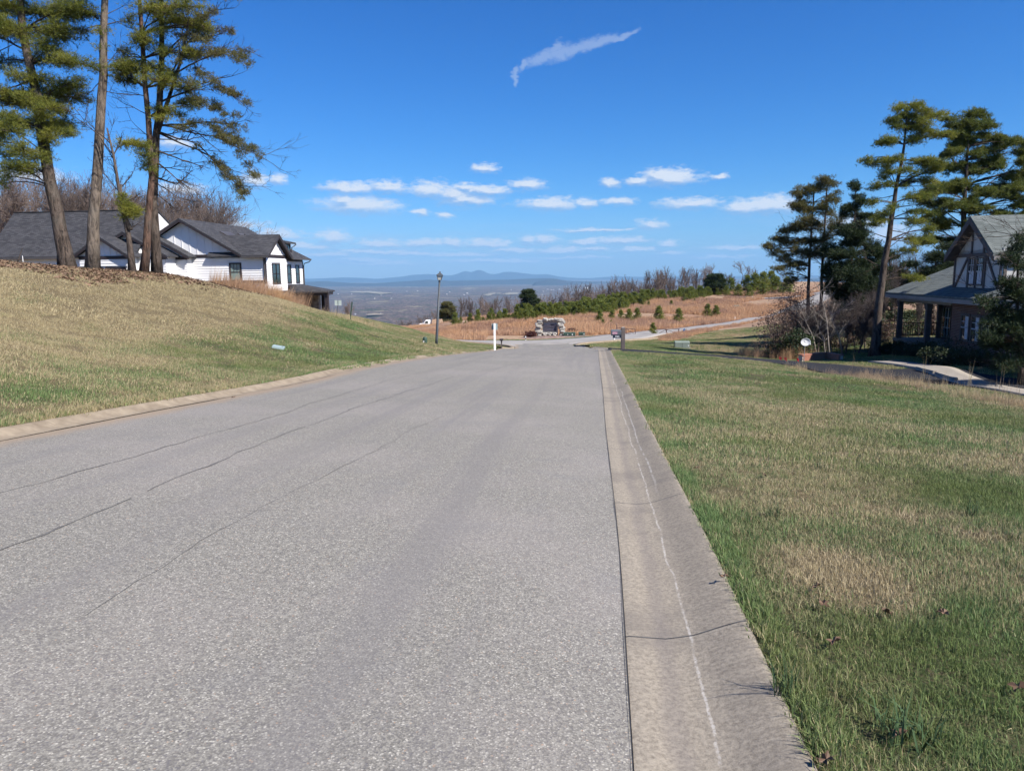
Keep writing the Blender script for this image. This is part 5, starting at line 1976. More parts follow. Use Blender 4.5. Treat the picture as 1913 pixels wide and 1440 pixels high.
def slab(root, pts, th, mat, name='roof', off=0.0):
    """roof plane: polygon given by its upper face, thickened downward"""
    pts = [np.array(p, float) + np.array([0, 0, off]) for p in pts]
    return MB().prism(pts, (0, 0, -th)).build(name, mat, root)


def gable(root, fr, ac, half, over, depth, z_eave, z_apex, rake=0.45, batten=0.42, z_wall=None, mat_wall=None, roofmat=None, band=True, trim_mat=None, left=True, right=True):
    """gabled front on frame fr centred at ac: wall triangle, battens, rake boards and two roof planes running back"""
    mat_wall, roofmat, trim_mat = mat_wall or M_white, roofmat or M_roof, trim_mat or M_black
    sl = (z_apex - z_eave) / (half + over)
    zw = z_apex - 0.22
    tri = [fr.p(ac - half, zw - sl * half, -0.02), fr.p(ac + half, zw - sl * half, -0.02), fr.p(ac, zw, -0.02)]
    zb = zw - sl * half
    MB().prism(tri, -fr.n * 0.2).build('gable_wall', mat_wall, root)
    if batten:
        a = ac - half + batten
        while a < ac + half - 0.1:
            zt = zw - sl * abs(a - ac)
            if zt - zb > 0.15:
                mb = MB()
                fr.bar(mb, a - 0.028, a + 0.028, zb + 0.001, zt - 0.03, -0.019, 0.012)
                mb.build('batten', mat_wall, root)
            a += batten
    if band:
        mb = MB()
        fr.bar(mb, ac - half, ac + half, zb - 0.24, zb, -0.02, 0.05)
        mb.build('band_board', trim_mat, root)
    for sg, on in ((-1, left), (1, right)):
        if not on:
            continue
        e = half + over
        A, B = fr.p(ac, z_apex, rake), fr.p(ac + sg * e, z_eave, rake)
        Cc, Dd = fr.p(ac + sg * e, z_eave, -depth), fr.p(ac, z_apex, -depth)
        slab(root, [A, B, Cc, Dd], 0.10, roofmat)
        # rake board under the roof edge, thick and dark
        mb = MB()
        mb.prism([fr.p(ac, z_apex - 0.102, rake - 0.01), fr.p(ac + sg * e, z_eave - 0.102, rake - 0.01), fr.p(ac + sg * e, z_eave - 0.27, rake - 0.01), fr.p(ac, z_apex - 0.29, rake - 0.01)], -fr.n * 0.05)
        mb.build('rake_board', trim_mat, root)
        mb = MB()
        mb.prism([fr.p(ac, z_apex - 0.103, rake - 0.07), fr.p(ac + sg * (e - 0.03), z_eave - 0.103, rake - 0.07), fr.p(ac + sg * (e - 0.03), z_eave - 0.13, rake - 0.07), fr.p(ac, z_apex - 0.13, rake - 0.07)], -fr.n * (rake - 0.05))
        mb.build('soffit', trim_mat, root)
    return zb


# ---------------------------------------------------------------- white house on the left
oc = P(495, 484, 58)
WH = thing('white_house', 'white farmhouse with charcoal roofs and black trim behind the left bank', 'house', (oc[0], oc[1], 0), -math.atan2(0.118, 0.993))
fF = Frame((0, 0, 0), (1, 0, 0), (0, -1, 0))             # walls facing the camera
fS = Frame((0, 0, 0), (0, 1, 0), (1, 0, 0))              # walls facing the road
M_core = M_white
# main body
MB().box(-11.1, -0.20, 0.03, 7.3, 1.2, 3.4).build('wall', M_white, WH)
MB().box(-11.1, -0.20, 0.06, 7.3, -4.5, 1.2).build('foundation', M_foundation, WH)
siding(WH, fF, -11.0, -0.08, 1.45, 3.22, M_white, holes=[(-3.0, -1.95, 1.35, 2.95)])
MB().box(-11.1, 0.0, -0.05, 0.03, 1.22, 1.45).build('skirt_board', M_black, WH)
MB().box(-0.14, 0.04, -0.055, 0.12, 1.2, 3.4).build('corner_board', M_black, WH)
gable(WH, fF, -6.63, 4.5, 0.4, 10.6, 3.48, 6.30, 0.5, 0.62)
MB().box(-2.2, 0.0, -0.05, 0.03, 3.22, 3.44).build('band_board', M_black, WH)
window(WH, fF, -2.86, -2.09, 1.50, 2.72, M_black, M_glass2, 0.11, 3, 1, True, True)
window(WH, fF, -8.15, -7.55, 1.70, 2.55, M_black, M_glass2, 0.09, 2, 1, True, True)
# skylights / roof vents on the long slope
for a, b, z0_, in ((2.6, 4.4, 0), (5.6, 7.0, 0)):
    y0_, y1_ = a, b
    xs = (-5.0, -4.1)
    sl_ = (6.30 - 3.48) / 4.9
    zf = lambda x: 6.30 - sl_ * (x + 6.63)
    MB().prism([(xs[0], y0_, zf(xs[0]) + 0.005), (xs[1], y0_, zf(xs[1]) + 0.005), (xs[1], y1_, zf(xs[1]) + 0.005), (xs[0], y1_, zf(xs[0]) + 0.005)], (0.05, 0, 0.10)).build('skylight', M_gut, WH)
# cross gable towards the road
sF = Frame((0.0, 0, 0), (0, 1, 0), (1, 0, 0))
gable(WH, sF, 1.93, 1.90, 0.40, 4.6, 3.38, 5.08, 0.45, 0.36)
MB().box(-1.0, -0.005, 0.04, 3.84, 0.55, 3.4).build('wall', M_white, WH)
siding(WH, sF, 0.13, 3.84, 0.58, 3.20, M_white, holes=[(1.08, 2.62, 1.1, 2.85)])
MB().box(-0.02, 0.03, 3.80, 3.90, 0.55, 3.2).build('corner_board', M_white, WH)
window(WH, sF, 1.20, 1.82, 1.22, 2.70, M_black, M_glass, 0.09, 1, 1)
window(WH, sF, 1.91, 2.50, 1.22, 2.70, M_black, M_glass, 0.09, 1, 1)
MB().prism([(-0.10, 0.0, 1.25), (-0.10, -1.35, 0.5), (-0.10, 0.0, 0.5)], (0.12, 0, 0)).build('wing_wall', M_white, WH)
MB().beam((-0.04, 0.02, 1.30), (-0.04, -1.42, 0.52), 0.2, 0.07).build('wing_cap', M_black, WH)
MB().box(-1.0, 0.01, -1.3, 3.84, 0.42, 0.55).build('skirt_board', M_black, WH)
MB().box(-1.0, -0.01, -1.25, 7.3, -5.0, 0.42).build('foundation', M_stone, WH)
# far section with dormer
MB().box(-3.0, -0.05, 3.84, 7.40, 0.9, 3.2).build('wall', M_white, WH)
f2 = Frame((-0.05, 0, 0), (0, 1, 0), (1, 0, 0))
siding(WH, f2, 3.92, 7.36, 1.08, 3.0, M_white, holes=[(4.02, 4.92, 1.15, 2.72), (5.80, 6.66, 1.15, 2.72)])
window(WH, f2, 4.14, 4.80, 1.25, 2.62, M_black, M_glass, 0.09, 1, 1)
window(WH, f2, 5.90, 6.54, 1.25, 2.62, M_black, M_glass, 0.09, 1, 1)
MB().box(-0.2, 0.0, 3.90, 7.42, 0.82, 1.06).build('skirt_board', M_black, WH)
MB().box(-0.2, 0.0, 3.90, 7.42, 3.0, 3.2).build('band_board', M_black, WH)
slab(WH, [(0.50, 4.0, 3.28), (0.50, 7.9, 3.28), (-3.6, 7.9, 5.30), (-3.6, 4.0, 5.30)], 0.12, M_roof)
MB().box(0.50, 0.62, 4.05, 7.9, 3.13, 3.26).build('gutter', M_gut, WH)
MB().tube([(0.56, 7.75, 3.13), (0.5, 7.7, 3.0), (0.1, 7.5, 2.85), (0.04, 7.46, 2.6), (0.04, 7.46, 0.95)], 0.045, 6).build('downspout', M_gut, WH)
MB().box(-0.02, 0.03, 7.34, 7.42, 1.06, 3.0).build('corner_board', M_black, WH)
# dormer
MB().box(-2.6, -0.55, 4.9, 6.3, 3.6, 4.55).build('dormer_wall', M_white, WH)
f3 = Frame((-0.55, 0, 0), (0, 1, 0), (1, 0, 0))
window(WH, f3, 5.15, 6.05, 3.85, 4.42, M_black, M_glass, 0.12, 2, 1, False, False)
slab(WH, [(-0.2, 4.6, 4.62), (-0.2, 6.6, 4.62), (-3.2, 6.6, 5.25), (-3.2, 4.6, 5.25)], 0.14, M_roof, 'dormer_roof')
MB().tube([(-0.15, 6.55, 4.5), (-0.3, 6.5, 4.35), (-0.5, 6.4, 4.2), (-0.5, 6.4, 3.7)], 0.045, 6).build('downspout', M_gut, WH)
# front eave of the cross gable
MB().box(-1.75, 0.42, -0.48, -0.36, 3.18, 3.31).build('gutter', M_gut, WH)
MB().tube([(0.0, -0.42, 3.2), (0.0, -0.3, 3.05), (-0.02, -0.12, 2.95), (-0.02, -0.11, 1.3)], 0.045, 6).build('downspout', M_gut, WH)
# porch
PZ = 0.52
V_ = [(0, 4.1, PZ - 0.02), (3.45, 4.1, PZ - 0.02), (2.75, 7.6, PZ - 0.02), (0, 7.6, PZ - 0.02), (0, 5.0, 1.03), (0, 7.2, 1.03)]
mesh_obj('porch_roof', V_ + [(v[0], v[1], PZ - 0.14) for v in V_[:4]], [(0, 1, 4), (1, 2, 5, 4), (2, 3, 5), (0, 3, 2, 1)[::-1], (0, 6, 7, 1), (1, 7, 8, 2), (2, 8, 9, 3), (6, 9, 8, 7)], M_roof, WH)
MB().box(0.05, 3.35, 4.25, 4.45, 0.14, 0.37).build('porch_beam', M_black, WH)
MB().beam((3.22, 4.45, 0.255), (2.55, 7.4, 0.255), 0.2, 0.23).build('porch_beam', M_black, WH)
MB().box(0.3, 3.5, 4.0, 4.1, 0.36, 0.49).build('gutter', M_gut, WH)
for x, y in ((3.20, 4.38), (1.75, 7.35)):
    MB().box(x - 0.14, x + 0.14, y - 0.14, y + 0.14, -6.5, 0.14).build('porch_post', M_black, WH)
MB().tube([(3.47, 4.05, 0.38), (3.44, 4.1, 0.2), (3.32, 4.25, 0.1)], 0.04, 6).build('downspout', M_gut, WH)
MB().box(0.02, 1.5, 6.9, 7.25, -5.5, 0.14).build('lower_wall', M_stone, WH)
MB().box(1.2, 1.75, 6.2, 6.75, -5.5, 0.14).build('pier', M_stone, WH)
# garage wing with its steep roof and nested gables
xl, xr_ = -21.0, -10.2
MB().box(-20.5, -8.2, -3.0, 6, -1.0, 3.30).build('wall', M_white, WH)
slab(WH, [(xl, 0.0, 7.02), (xl, -3.35, 3.42), (-8.6, -3.35, 3.42), (-8.6, 0.0, 7.02)], 0.14, M_roof)
slab(WH, [(xl, 0.0, 7.02), (xl, 6.5, 3.3), (-8.6, 6.5, 3.3), (-8.6, 0.0, 7.02)], 0.14, M_roof)
MB().prism([(xl + 0.5, -3.0, 3.3), (xl + 0.5, 6.0, 3.3), (xl + 0.5, 0.0, 6.8)], (0.15, 0, 0)).build('gable_wall', M_white, WH)
MB().prism([(-8.75, -3.0, 3.3), (-8.75, 6.0, 3.3), (-8.75, 0.0, 6.8)], (0.12, 0, 0)).build('gable_wall', M_white, WH)
MB().box(xl, -14.2, -3.48, -3.37, 3.20, 3.36).build('gutter', M_gut, WH)
MB().beam((xl, 0, 7.05), (-8.6, 0, 7.05), 0.16, 0.05).build('ridge_cap', M_roof, WH)


def wl(px, py, Yl):
    """house-local X and z of a survey pixel on the plane Y' = Yl"""
    a = np.array([0.118, 0.993, 0]) / math.hypot(0.118, 0.993)
    e = np.array([0.993, -0.118, 0]) / math.hypot(0.118, 0.993)
    o = np.array([oc[0], oc[1], 0]) + a * Yl
    d = ray(px, py)
    C = np.array([0, 0, EYE])
    t = ((o - C) @ a) / (d @ a)
    p = C + d * t
    return float((p - o) @ e), float(p[2])


for (pa, pe, half_px, Yl, dep) in (((182.5, 440), 477.5, 58, -4.6, 4.0), ((228, 432), 477.5, 84, -2.6, 4.5), ((262, 428), 478.5, 90, -1.2, 3.6)):
    xa, za = wl(pa[0], pa[1], Yl)
    xe, ze = wl(pa[0] + half_px, pe, Yl)
    f_ = Frame((0, Yl + 0.4, 0), (1, 0, 0), (0, -1, 0))
    hh = xe - xa
    zb = gable(WH, f_, xa, hh - 0.35, 0.35, dep, ze, za, 0.42, 0.5)
    MB().box(xa - hh + 0.4, xa + hh - 0.4, Yl + 0.45, Yl + 0.4 + dep, -1.0, zb + 0.02).build('wall', M_white, WH)
    siding(WH, f_, xa - hh + 0.38, xa + hh - 0.38, 2.62 if Yl < -4 else 1.6, zb - 0.24, M_white)
    if Yl < -4:
        for g0, g1 in ((xa - 1.75, xa - 0.1), (xa + 0.1, xa + 1.75)):
            mb = MB()
            f_.bar(mb, g0, g1, 0.4, 2.56, 0.0, 0.03)
            d_ = mb.build('garage_door', M_black, WH)
MB().box(-9.0, -8.9, -1.6, -0.2, 1.3, 3.2).build('corner_board', M_black, WH)
x0_, z0_ = wl(262, 432, 0.5)
x1_, z1_ = wl(286, 432, 0.5)
_, z2_ = wl(276, 408, 0.5)
MB().prism([(x0_, 0.45, z0_), (x1_, 0.45, z0_), ((x0_ + x1_) / 2, 0.45, z2_)], (0, 0.3, 0)).build('gable_wall', M_white, WH)

# ---------------------------------------------------------------- brick house on the right
oh = P(1680, 632, 42)
BH = thing('brick_house', 'brick and half timbered house with a grey green roof and corner porch', 'house', (oh[0], oh[1], 0), -math.radians(9))
# walls: the front plane is X' = 0, facing the road (-X')
MB().box(0.05, 9.0, -19.0, -6.54, -3.4, 0.30).build('wall', M_brickwall, BH)
MB().box(2.42, 9.0, -6.54, 1.0, -3.4, 0.30).build('wall', M_brickwall, BH)
MB().box(-0.05, 2.42, -6.30, 0.95, -2.36, -2.20).build('porch_floor', M_path, BH)
MB().box(0.0, 2.42, -6.25, 0.90, -3.4, -2.36).build('porch_base', M_brickwall, BH)
# low roof over porch and front
slab(BH, [(-0.55, 1.15, 0.42), (-0.55, -19.5, 0.42), (6.5, -19.5, 3.30), (6.5, 1.15, 3.30)], 0.12, M_roof_g)
MB().box(-0.56, -0.44, -19.5, 1.15, 0.12, 0.31).build('fascia', M_soffit, BH)
MB().box(-0.44, 2.42, -6.54, 1.10, 0.20, 0.29).build('porch_ceiling', M_soffit, BH)
MB().prism([(-0.44, 1.12, 0.25), (6.4, 1.12, 0.25), (6.4, 1.12, 3.1)], (0, -0.12, 0)).build('gable_wall', M_stucco, BH)
MB().box(-0.02, 0.22, -6.54, 0.70, -0.06, 0.20).build('porch_beam', M_soffit, BH)
for y in (0.42, -3.62):
    p_ = MB().box(-0.02, 0.22, y - 0.12, y + 0.12, -2.20, -0.06).build('porch_post', M_timber, BH)
    MB().prism([(0.05, y + 0.12, -0.06), (0.05, y + 0.62, -0.06), (0.05, y + 0.12, -0.62)], (0.1, 0, 0)).build('bracket', M_timber, BH)
MB().box(2.1, 2.3, 0.3, 0.5, -2.2, 0.2).build('porch_post', M_timber, BH)
# railing across the far end of the porch
for z in (-1.35, -2.05):
    MB().box(0.22, 2.4, 0.38, 0.43, z, z + 0.05).build('rail', M_black, BH)
for i in range(17):
    MB().box(0.32 + i * 0.125, 0.345 + i * 0.125, 0.39, 0.415, -2.0, -1.35).build('baluster', M_black, BH)
# windows
fb = Frame((2.42, 0, 0), (0, -1, 0), (-1, 0, 0))
window(BH, fb, -0.75, 0.65, -2.12, -0.45, M_timber, M_glass, 0.10, 4, 3, False, False, M_white)
ff_ = Frame((0.05, 0, 0), (0, -1, 0), (-1, 0, 0))
for k in range(3):
    a = 7.75 + k * 1.05
    window(BH, ff_, a, a + 0.72, -1.55, -0.45, M_timber, M_glass, 0.10, 2, 2, True, True, M_curtain)
    mb = MB()
    ff_.bar(mb, a + 0.36, a + 0.69, -1.52, -0.48, 0.0185, 0.022)
    mb.build('curtain', M_curtain, BH)
window(BH, ff_, 13.2, 14.3, -1.7, -0.4, M_timber, M_glass, 0.10, 2, 2)
# half timbered cross gable
MB().box(0.45, 8.0, -10.18, -5.50, 0.60, 2.55).build('gable_wall', M_stucco, BH)
fg = Frame((0.45, 0, 0), (0, -1, 0), (-1, 0, 0))
sl = (4.08 - 2.40) / 2.42
mb = MB()
mb.prism([fg.p(5.5, 2.3, 0), fg.p(10.18, 2.3, 0), fg.p(7.84, 3.94, 0)], (0.2, 0, 0))
mb.build('gable_wall', M_stucco, BH)
for s_ in (-1, 1):
    e_ = 7.84 + s_ * 2.48
    slab(BH, [(-0.02, -7.84, 4.10), (-0.02, -e_, 2.36), (8.6, -e_, 2.36), (8.6, -7.84, 4.10)], 0.12, M_roof_g)
    MB().prism([(-0.03, -7.84, 3.98), (-0.03, -e_, 2.24), (-0.03, -e_, 2.02), (-0.03, -7.84, 3.74)], (0.06, 0, 0)).build('rake_board', M_timber, BH)
    MB().prism([(0.03, -7.84, 3.86), (0.03, -e_ , 2.13), (0.03, -e_, 2.09), (0.03, -7.84, 3.82)], (0.42, 0, 0)).build('soffit', M_timber, BH)
MB().box(0.0, 8.6, -10.40, -10.30, 2.06, 2.22).build('gutter', M_soffit, BH)


def timber(a0, z0, a1, z1, w=0.13):
    A, B = np.array(fg.p(a0, z0, 0.02)), np.array(fg.p(a1, z1, 0.02))
    MB().beam(A, B, w, 0.05, up=(1, 0, 0)).build('timber', M_timber, BH) if False else _timber(A, B, w)


def _timber(A, B, w):
    d = (B - A) / np.linalg.norm(B - A)
    s = np.cross(d, np.array([1.0, 0, 0]))
    s /= np.linalg.norm(s)
    MB().prism([A - s * w / 2, A + s * w / 2, B + s * w / 2, B - s * w / 2], (-0.035, 0, 0)).build('timber', M_timber, BH)


timber(5.56, 0.62, 5.56, 2.30)
timber(10.12, 0.62, 10.12, 2.30)
timber(5.6, 0.72, 10.1, 0.72, 0.16)
timber(5.6, 2.32, 10.1, 2.32, 0.16)
timber(7.02, 0.8, 7.02, 2.24, 0.14)
timber(8.66, 0.8, 8.66, 2.24, 0.14)
timber(7.84, 0.8, 7.84, 2.24, 0.10)
timber(6.9, 2.22, 5.7, 0.82)
timber(8.8, 2.22, 10.0, 0.82)
timber(7.25, 2.4, 7.25, 3.45, 0.12)
timber(8.43, 2.4, 8.43, 3.45, 0.12)
fw = Frame((0.43, 0, 0), (0, -1, 0), (-1, 0, 0))
for a in (7.16, 7.96):
    window(BH, fw, a, a + 0.56, 0.98, 2.16, M_timber, M_glass, 0.05, 3, 2, True, True, M_curtain)
    mb = MB()
    fw.bar(mb, a + 0.04, a + 0.52, 1.0, 1.55, 0.0185, 0.022)
    mb.build('curtain', M_curtain, BH)
fr2 = Frame((0, -10.18, 0), (1, 0, 0), (0, -1, 0))
for a in (0.5, 2.2):
    mb = MB()
    fr2.bar(mb, a, a + 0.13, 0.62, 2.06, 0.0, 0.035)
    mb.build('timber', M_timber, BH)

# ---------------------------------------------------------------- low brick wall with satellite dish
M_brick1 = mottled('orange_red_brick', (0.26, 0.105, 0.07), (0.38, 0.175, 0.12), 9.0, 0.9, 0.002)
M_mortar = mottled('grey_mortar', (0.40, 0.36, 0.31), (0.48, 0.44, 0.38), 9.0, 0.95)
a_, b_, c_ = P(1498, 676, 37.6), P(1543, 674, 38.6), P(1567, 672, 37.4)
zt_ = P(1498, 661, 38)[2]
BW = thing('garden_wall', 'low brick garden wall below the satellite dish', 'wall', (a_[0], a_[1], 0))
me_b = None
z_lo = zt_ - 0.52


def brick_run(p, q, n_course=6):
    global me_b
    p, q = np.array([p[0] - a_[0], p[1] - a_[1]]), np.array([q[0] - a_[0], q[1] - a_[1]])
    L = np.linalg.norm(q - p)
    d = (q - p) / L
    ang = math.atan2(d[1], d[0])
    nrm = np.array([d[1], -d[0]])
    if me_b is None:
        me_b = MB().box(-0.0985, 0.0985, -0.05, 0.05, -0.0295, 0.0295).build('brick', M_brick1, None)
        COL.objects.unlink(me_b)
        me_b = me_b.data
    core = MB()
    core.prism([(*(p - nrm * -0.02), z_lo), (*(q - nrm * -0.02), z_lo), (*(q - nrm * 0.22), z_lo), (*(p - nrm * 0.22), z_lo)], (0, 0, zt_ - 0.055 - z_lo)).build('mortar', M_mortar, BW)
    z = zt_ - 0.06 - 0.034
    for k in range(n_course):
        t = 0.1 if k % 2 else 0.0
        s = t
        while s < L - 0.02:
            c = p + d * min(s + 0.1, L - 0.08) + nrm * (-0.015 + random.uniform(-0.002, 0.002))
            o = bpy.data.objects.new('brick', me_b)
            link(o, BW)
            o.location = (c[0], c[1], z)
            o.rotation_euler = (0, 0, ang)
            s += 0.208
        z -= 0.069
    capm = MB()
    capm.prism([(*(p + nrm * 0.05 - d * 0.03), zt_ - 0.055), (*(q + nrm * 0.05 + d * 0.03), zt_ - 0.055), (*(q - nrm * 0.27 + d * 0.03), zt_ - 0.055), (*(p - nrm * 0.27 - d * 0.03), zt_ - 0.055)], (0, 0, 0.055)).build('coping', M_brick1, BW)


brick_run(a_, b_)
brick_run(b_, c_)
M_dish = mottled('grey_white_dish', (0.55, 0.57, 0.60), (0.63, 0.65, 0.68), 3.0, 0.4)
M_steel = mottled('galvanised_steel', (0.30, 0.31, 0.32), (0.42, 0.43, 0.44), 6.0, 0.45, metal=0.6)
dp = P(1504, 638, 37.6)
SD = thing('satellite_dish', 'round pale satellite dish on a thin pole behind the low brick wall', 'satellite dish', (dp[0], dp[1], dp[2] - 0.75))
dish = MB()
prof = [(0.0, 0.0), (0.09, 0.005), (0.17, 0.02), (0.225, 0.04), (0.25, 0.055)]
nv = 22
vs, fs = [], []
for r, d in prof:
    for k in range(nv):
        an = 2 * math.pi * k / nv
        vs.append((r * math.cos(an) * 1.02, -0.02 - d, 0.0 + r * math.sin(an) * 0.8 - d * 0.4))
for i in range(len(prof) - 1):
    for k in range(nv):
        q0, q1 = i * nv + k, i * nv + (k + 1) % nv
        fs.append((q0, q1, q1 + nv, q0 + nv))
do = mesh_obj('reflector', vs, fs, M_dish, SD, True)
do.location = (0, 0, 0.75)
m_ = do.modifiers.new('thickness', 'SOLIDIFY')
m_.thickness = 0.012
MB().tube([(0, 0.02, -0.3), (0, 0.02, 0.68), (0, 0.0, 0.73)], 0.02, 8).build('mast', M_steel, SD)
MB().tube([(0, -0.05, 0.53), (0.05, -0.30, 0.55), (0.10, -0.36, 0.66)], 0.011, 6).build('arm', M_steel, SD)
MB().box(0.07, 0.13, -0.42, -0.33, 0.63, 0.70).build('receiver', M_dish, SD)

# ---------------------------------------------------------------- street furniture
M_post = mottled('dark_grey_lamp_paint', (0.050, 0.060, 0.068), (0.075, 0.085, 0.095), 5.0, 0.5)
lb, lt = P(815, 646, 40), P(822, 507, 40)
LP_ = thing('street_lamp', 'slightly leaning dark street lamp with a four sided lantern on the left verge', 'street lamp', (lb[0], lb[1], lb[2] - 0.05))
hh = lt[2] - lb[2] + 0.05
LP_.rotation_euler = (0, math.atan2(lt[0] - lb[0], hh), 0)
MB().tube([(0, 0, 0), (0, 0, 0.5), (0, 0, hh - 0.56)], [0.085, 0.075, 0.05], 12).build('pole', M_post, LP_, True)
MB().lathe([(0.12, 0), (0.12, 0.05), (0.09, 0.12)], 12).build('base', M_post, LP_)
z0 = hh - 0.56
MB().lathe([(0.05, z0 - 0.02), (0.065, z0 + 0.02), (0.04, z0 + 0.07), (0.10, z0 + 0.10)], 12).build('collar', M_post, LP_)
lan = MB()
for sx, sy in ((-1, -1), (1, -1), (1, 1), (-1, 1)):
    lan.beam((sx * 0.085, sy * 0.085, z0 + 0.10), (sx * 0.145, sy * 0.145, z0 + 0.36), 0.02)
lan.build('lantern_frame', M_post, LP_)
M_pane = material('frosted_lantern_glass', color=(0.55, 0.55, 0.50), rough=0.35, spec=0.5)
for k in range(4):
    an = k * math.pi / 2
    r0_, r1_ = 0.083, 0.143
    f = lambda a, r, z: (math.cos(an) * r - math.sin(an) * a, math.sin(an) * r + math.cos(an) * a, z)
    mb = MB()
    mb.prism([f(-0.078, r0_, z0 + 0.105), f(0.078, r0_, z0 + 0.105), f(0.134, r1_, z0 + 0.355), f(-0.134, r1_, z0 + 0.355)], tuple(np.array(f(0, -0.004, 0))))
    mb.build('pane', M_pane, LP_)
cap = MB()
cap.add([(sx * 0.185, sy * 0.185, z0 + 0.362) for sx, sy in ((-1, -1), (1, -1), (1, 1), (-1, 1))] + [(sx * 0.035, sy * 0.035, z0 + 0.50) for sx, sy in ((-1, -1), (1, -1), (1, 1), (-1, 1))],
        [(3, 2, 1, 0), (4, 5, 6, 7), (0, 1, 5, 4), (1, 2, 6, 5), (2, 3, 7, 6), (3, 0, 4, 7)])
cap.build('lantern_roof', M_post, LP_)
MB().lathe([(0.03, z0 + 0.50), (0.045, z0 + 0.52), (0.03, z0 + 0.555), (0.006, z0 + 0.575)], 8).build('finial', M_post, LP_)

M_whitep = material('white_painted_post', color=(0.80, 0.80, 0.79), rough=0.55)
M_green = mottled('utility_green_paint', (0.17, 0.205, 0.17), (0.21, 0.25, 0.21), 4.0, 0.55)
M_green_d = mottled('dark_utility_green', (0.030, 0.060, 0.045), (0.045, 0.080, 0.06), 4.0, 0.55)
M_tagw = material('white_sticker', color=(0.75, 0.75, 0.75), rough=0.5)

# white square post carrying a sign seen from behind
q = P(924.5, 650, 47)
gz = float(G(q[0], q[1]))
SP = thing('sign_post', 'white square post with a grey green sign panel behind it on the left verge tip', 'sign', (q[0], q[1], gz))
ht = P(924.5, 604, 47)[2] - gz
MB().box(-0.065, 0.065, -0.065, 0.065, -0.05, ht).build('post', M_whitep, SP)
M_signback = mottled('grey_green_sign_back', (0.20, 0.27, 0.28), (0.26, 0.33, 0.34), 3.0, 0.5)
MB().box(-0.19, 0.19, 0.067, 0.09, ht - 0.42, ht - 0.02).build('panel', M_signback, SP)
# low black topped post
q = P(937, 649, 50)
gz = float(G(q[0], q[1]))
NB = thing('utility_post', 'short grey post with a flat black box on top behind the white sign post', 'post', (q[0], q[1], gz))
ht = P(937, 633, 50)[2] - gz
MB().box(-0.045, 0.045, -0.045, 0.045, -0.05, ht - 0.12).build('post', M_timber, NB)
MB().box(-0.13, 0.13, -0.16, 0.16, ht - 0.12, ht).build('box', M_black, NB, bevel=0.015)
# green pedestal near the lamp
q = P(794, 641, 38)
gz = float(G(q[0], q[1]))
PD = thing('cable_pedestal', 'small dark green cable pedestal with a white tag left of the street lamp', 'utility box', (q[0], q[1], gz - 0.03))
MB().lathe([(0.11, 0), (0.12, 0.05), (0.125, 0.24), (0.10, 0.32), (0.04, 0.35)], 14).build('housing', M_green_d, PD, True)
MB().box(-0.075, -0.025, -0.135, -0.118, 0.06, 0.16).build('tag', M_tagw, PD)


def transformer(px, py, D, w, d, h, label, mat, tags, seam=True):
    q = P(px, py, D)
    gz = float(G(q[0], q[1]))
    t = thing('transformer_box', label, 'utility box', (q[0], q[1], gz), -0.15)
    MB().box(-w / 2 - 0.06, w / 2 + 0.06, -d / 2 - 0.06, d / 2 + 0.06, -0.15, 0.03).build('pad', M_path, t)
    body = MB()
    body.prism([(-w / 2, -d / 2, 0.032), (-w / 2, d / 2, 0.032), (-w / 2, d / 2, h), (-w / 2, -d / 2 + 0.08, h), (-w / 2, -d / 2, h - 0.07)], (w, 0, 0)).build('body', mat, t, bevel=0.012)
    if seam:
        MB().box(-0.008, 0.008, -d / 2 - 0.006, -d / 2 + 0.001, 0.05, h - 0.08).build('door_seam', M_black, t)
        MB().box(-w / 2 + 0.03, w / 2 - 0.03, -d / 2 - 0.004, -d / 2 + 0.001, h - 0.105, h - 0.085).build('lid_lip', mat, t)
    for (a, z, s) in tags:
        MB().box(a, a + s, -d / 2 - 0.004, -d / 2, z, z + s * 1.3).build('sticker', M_tagw, t)
    return t


transformer(1274, 650, 50, 0.98, 0.6, 0.47, 'pale green utility box standing alone on the right hand lawn edge', M_green, [(0.38, 0.16, 0.06)])
transformer(1064, 632, 78, 1.22, 0.7, 0.50, 'larger dark green transformer box beside the stone entrance wall', M_green_d, [(-0.2, 0.25, 0.07), (0.28, 0.24, 0.1)])
transformer(1087, 628.5, 80, 0.68, 0.6, 0.40, 'smaller dark green transformer box right of the stone entrance wall', M_green_d, [(0.2, 0.15, 0.09)])
transformer(1376, 573, 134, 0.9, 0.7, 0.5, 'grey green utility box high on the field below the hill road', M_green, [])


def marker(px, py0, py1, D, r, label, bands, name='marker_post', cat='marker post'):
    q = P(px, py1, D)
    gz = float(G(q[0], q[1]))
    h = (py1 - py0) * D / FPX
    t = thing(name, label, cat, (q[0], q[1], gz))
    z = -0.03
    for f, m, nm in bands:
        MB().lathe([(r, z), (r, z + h * f)], 8).build(nm, m, t)
        z += h * f
    return t


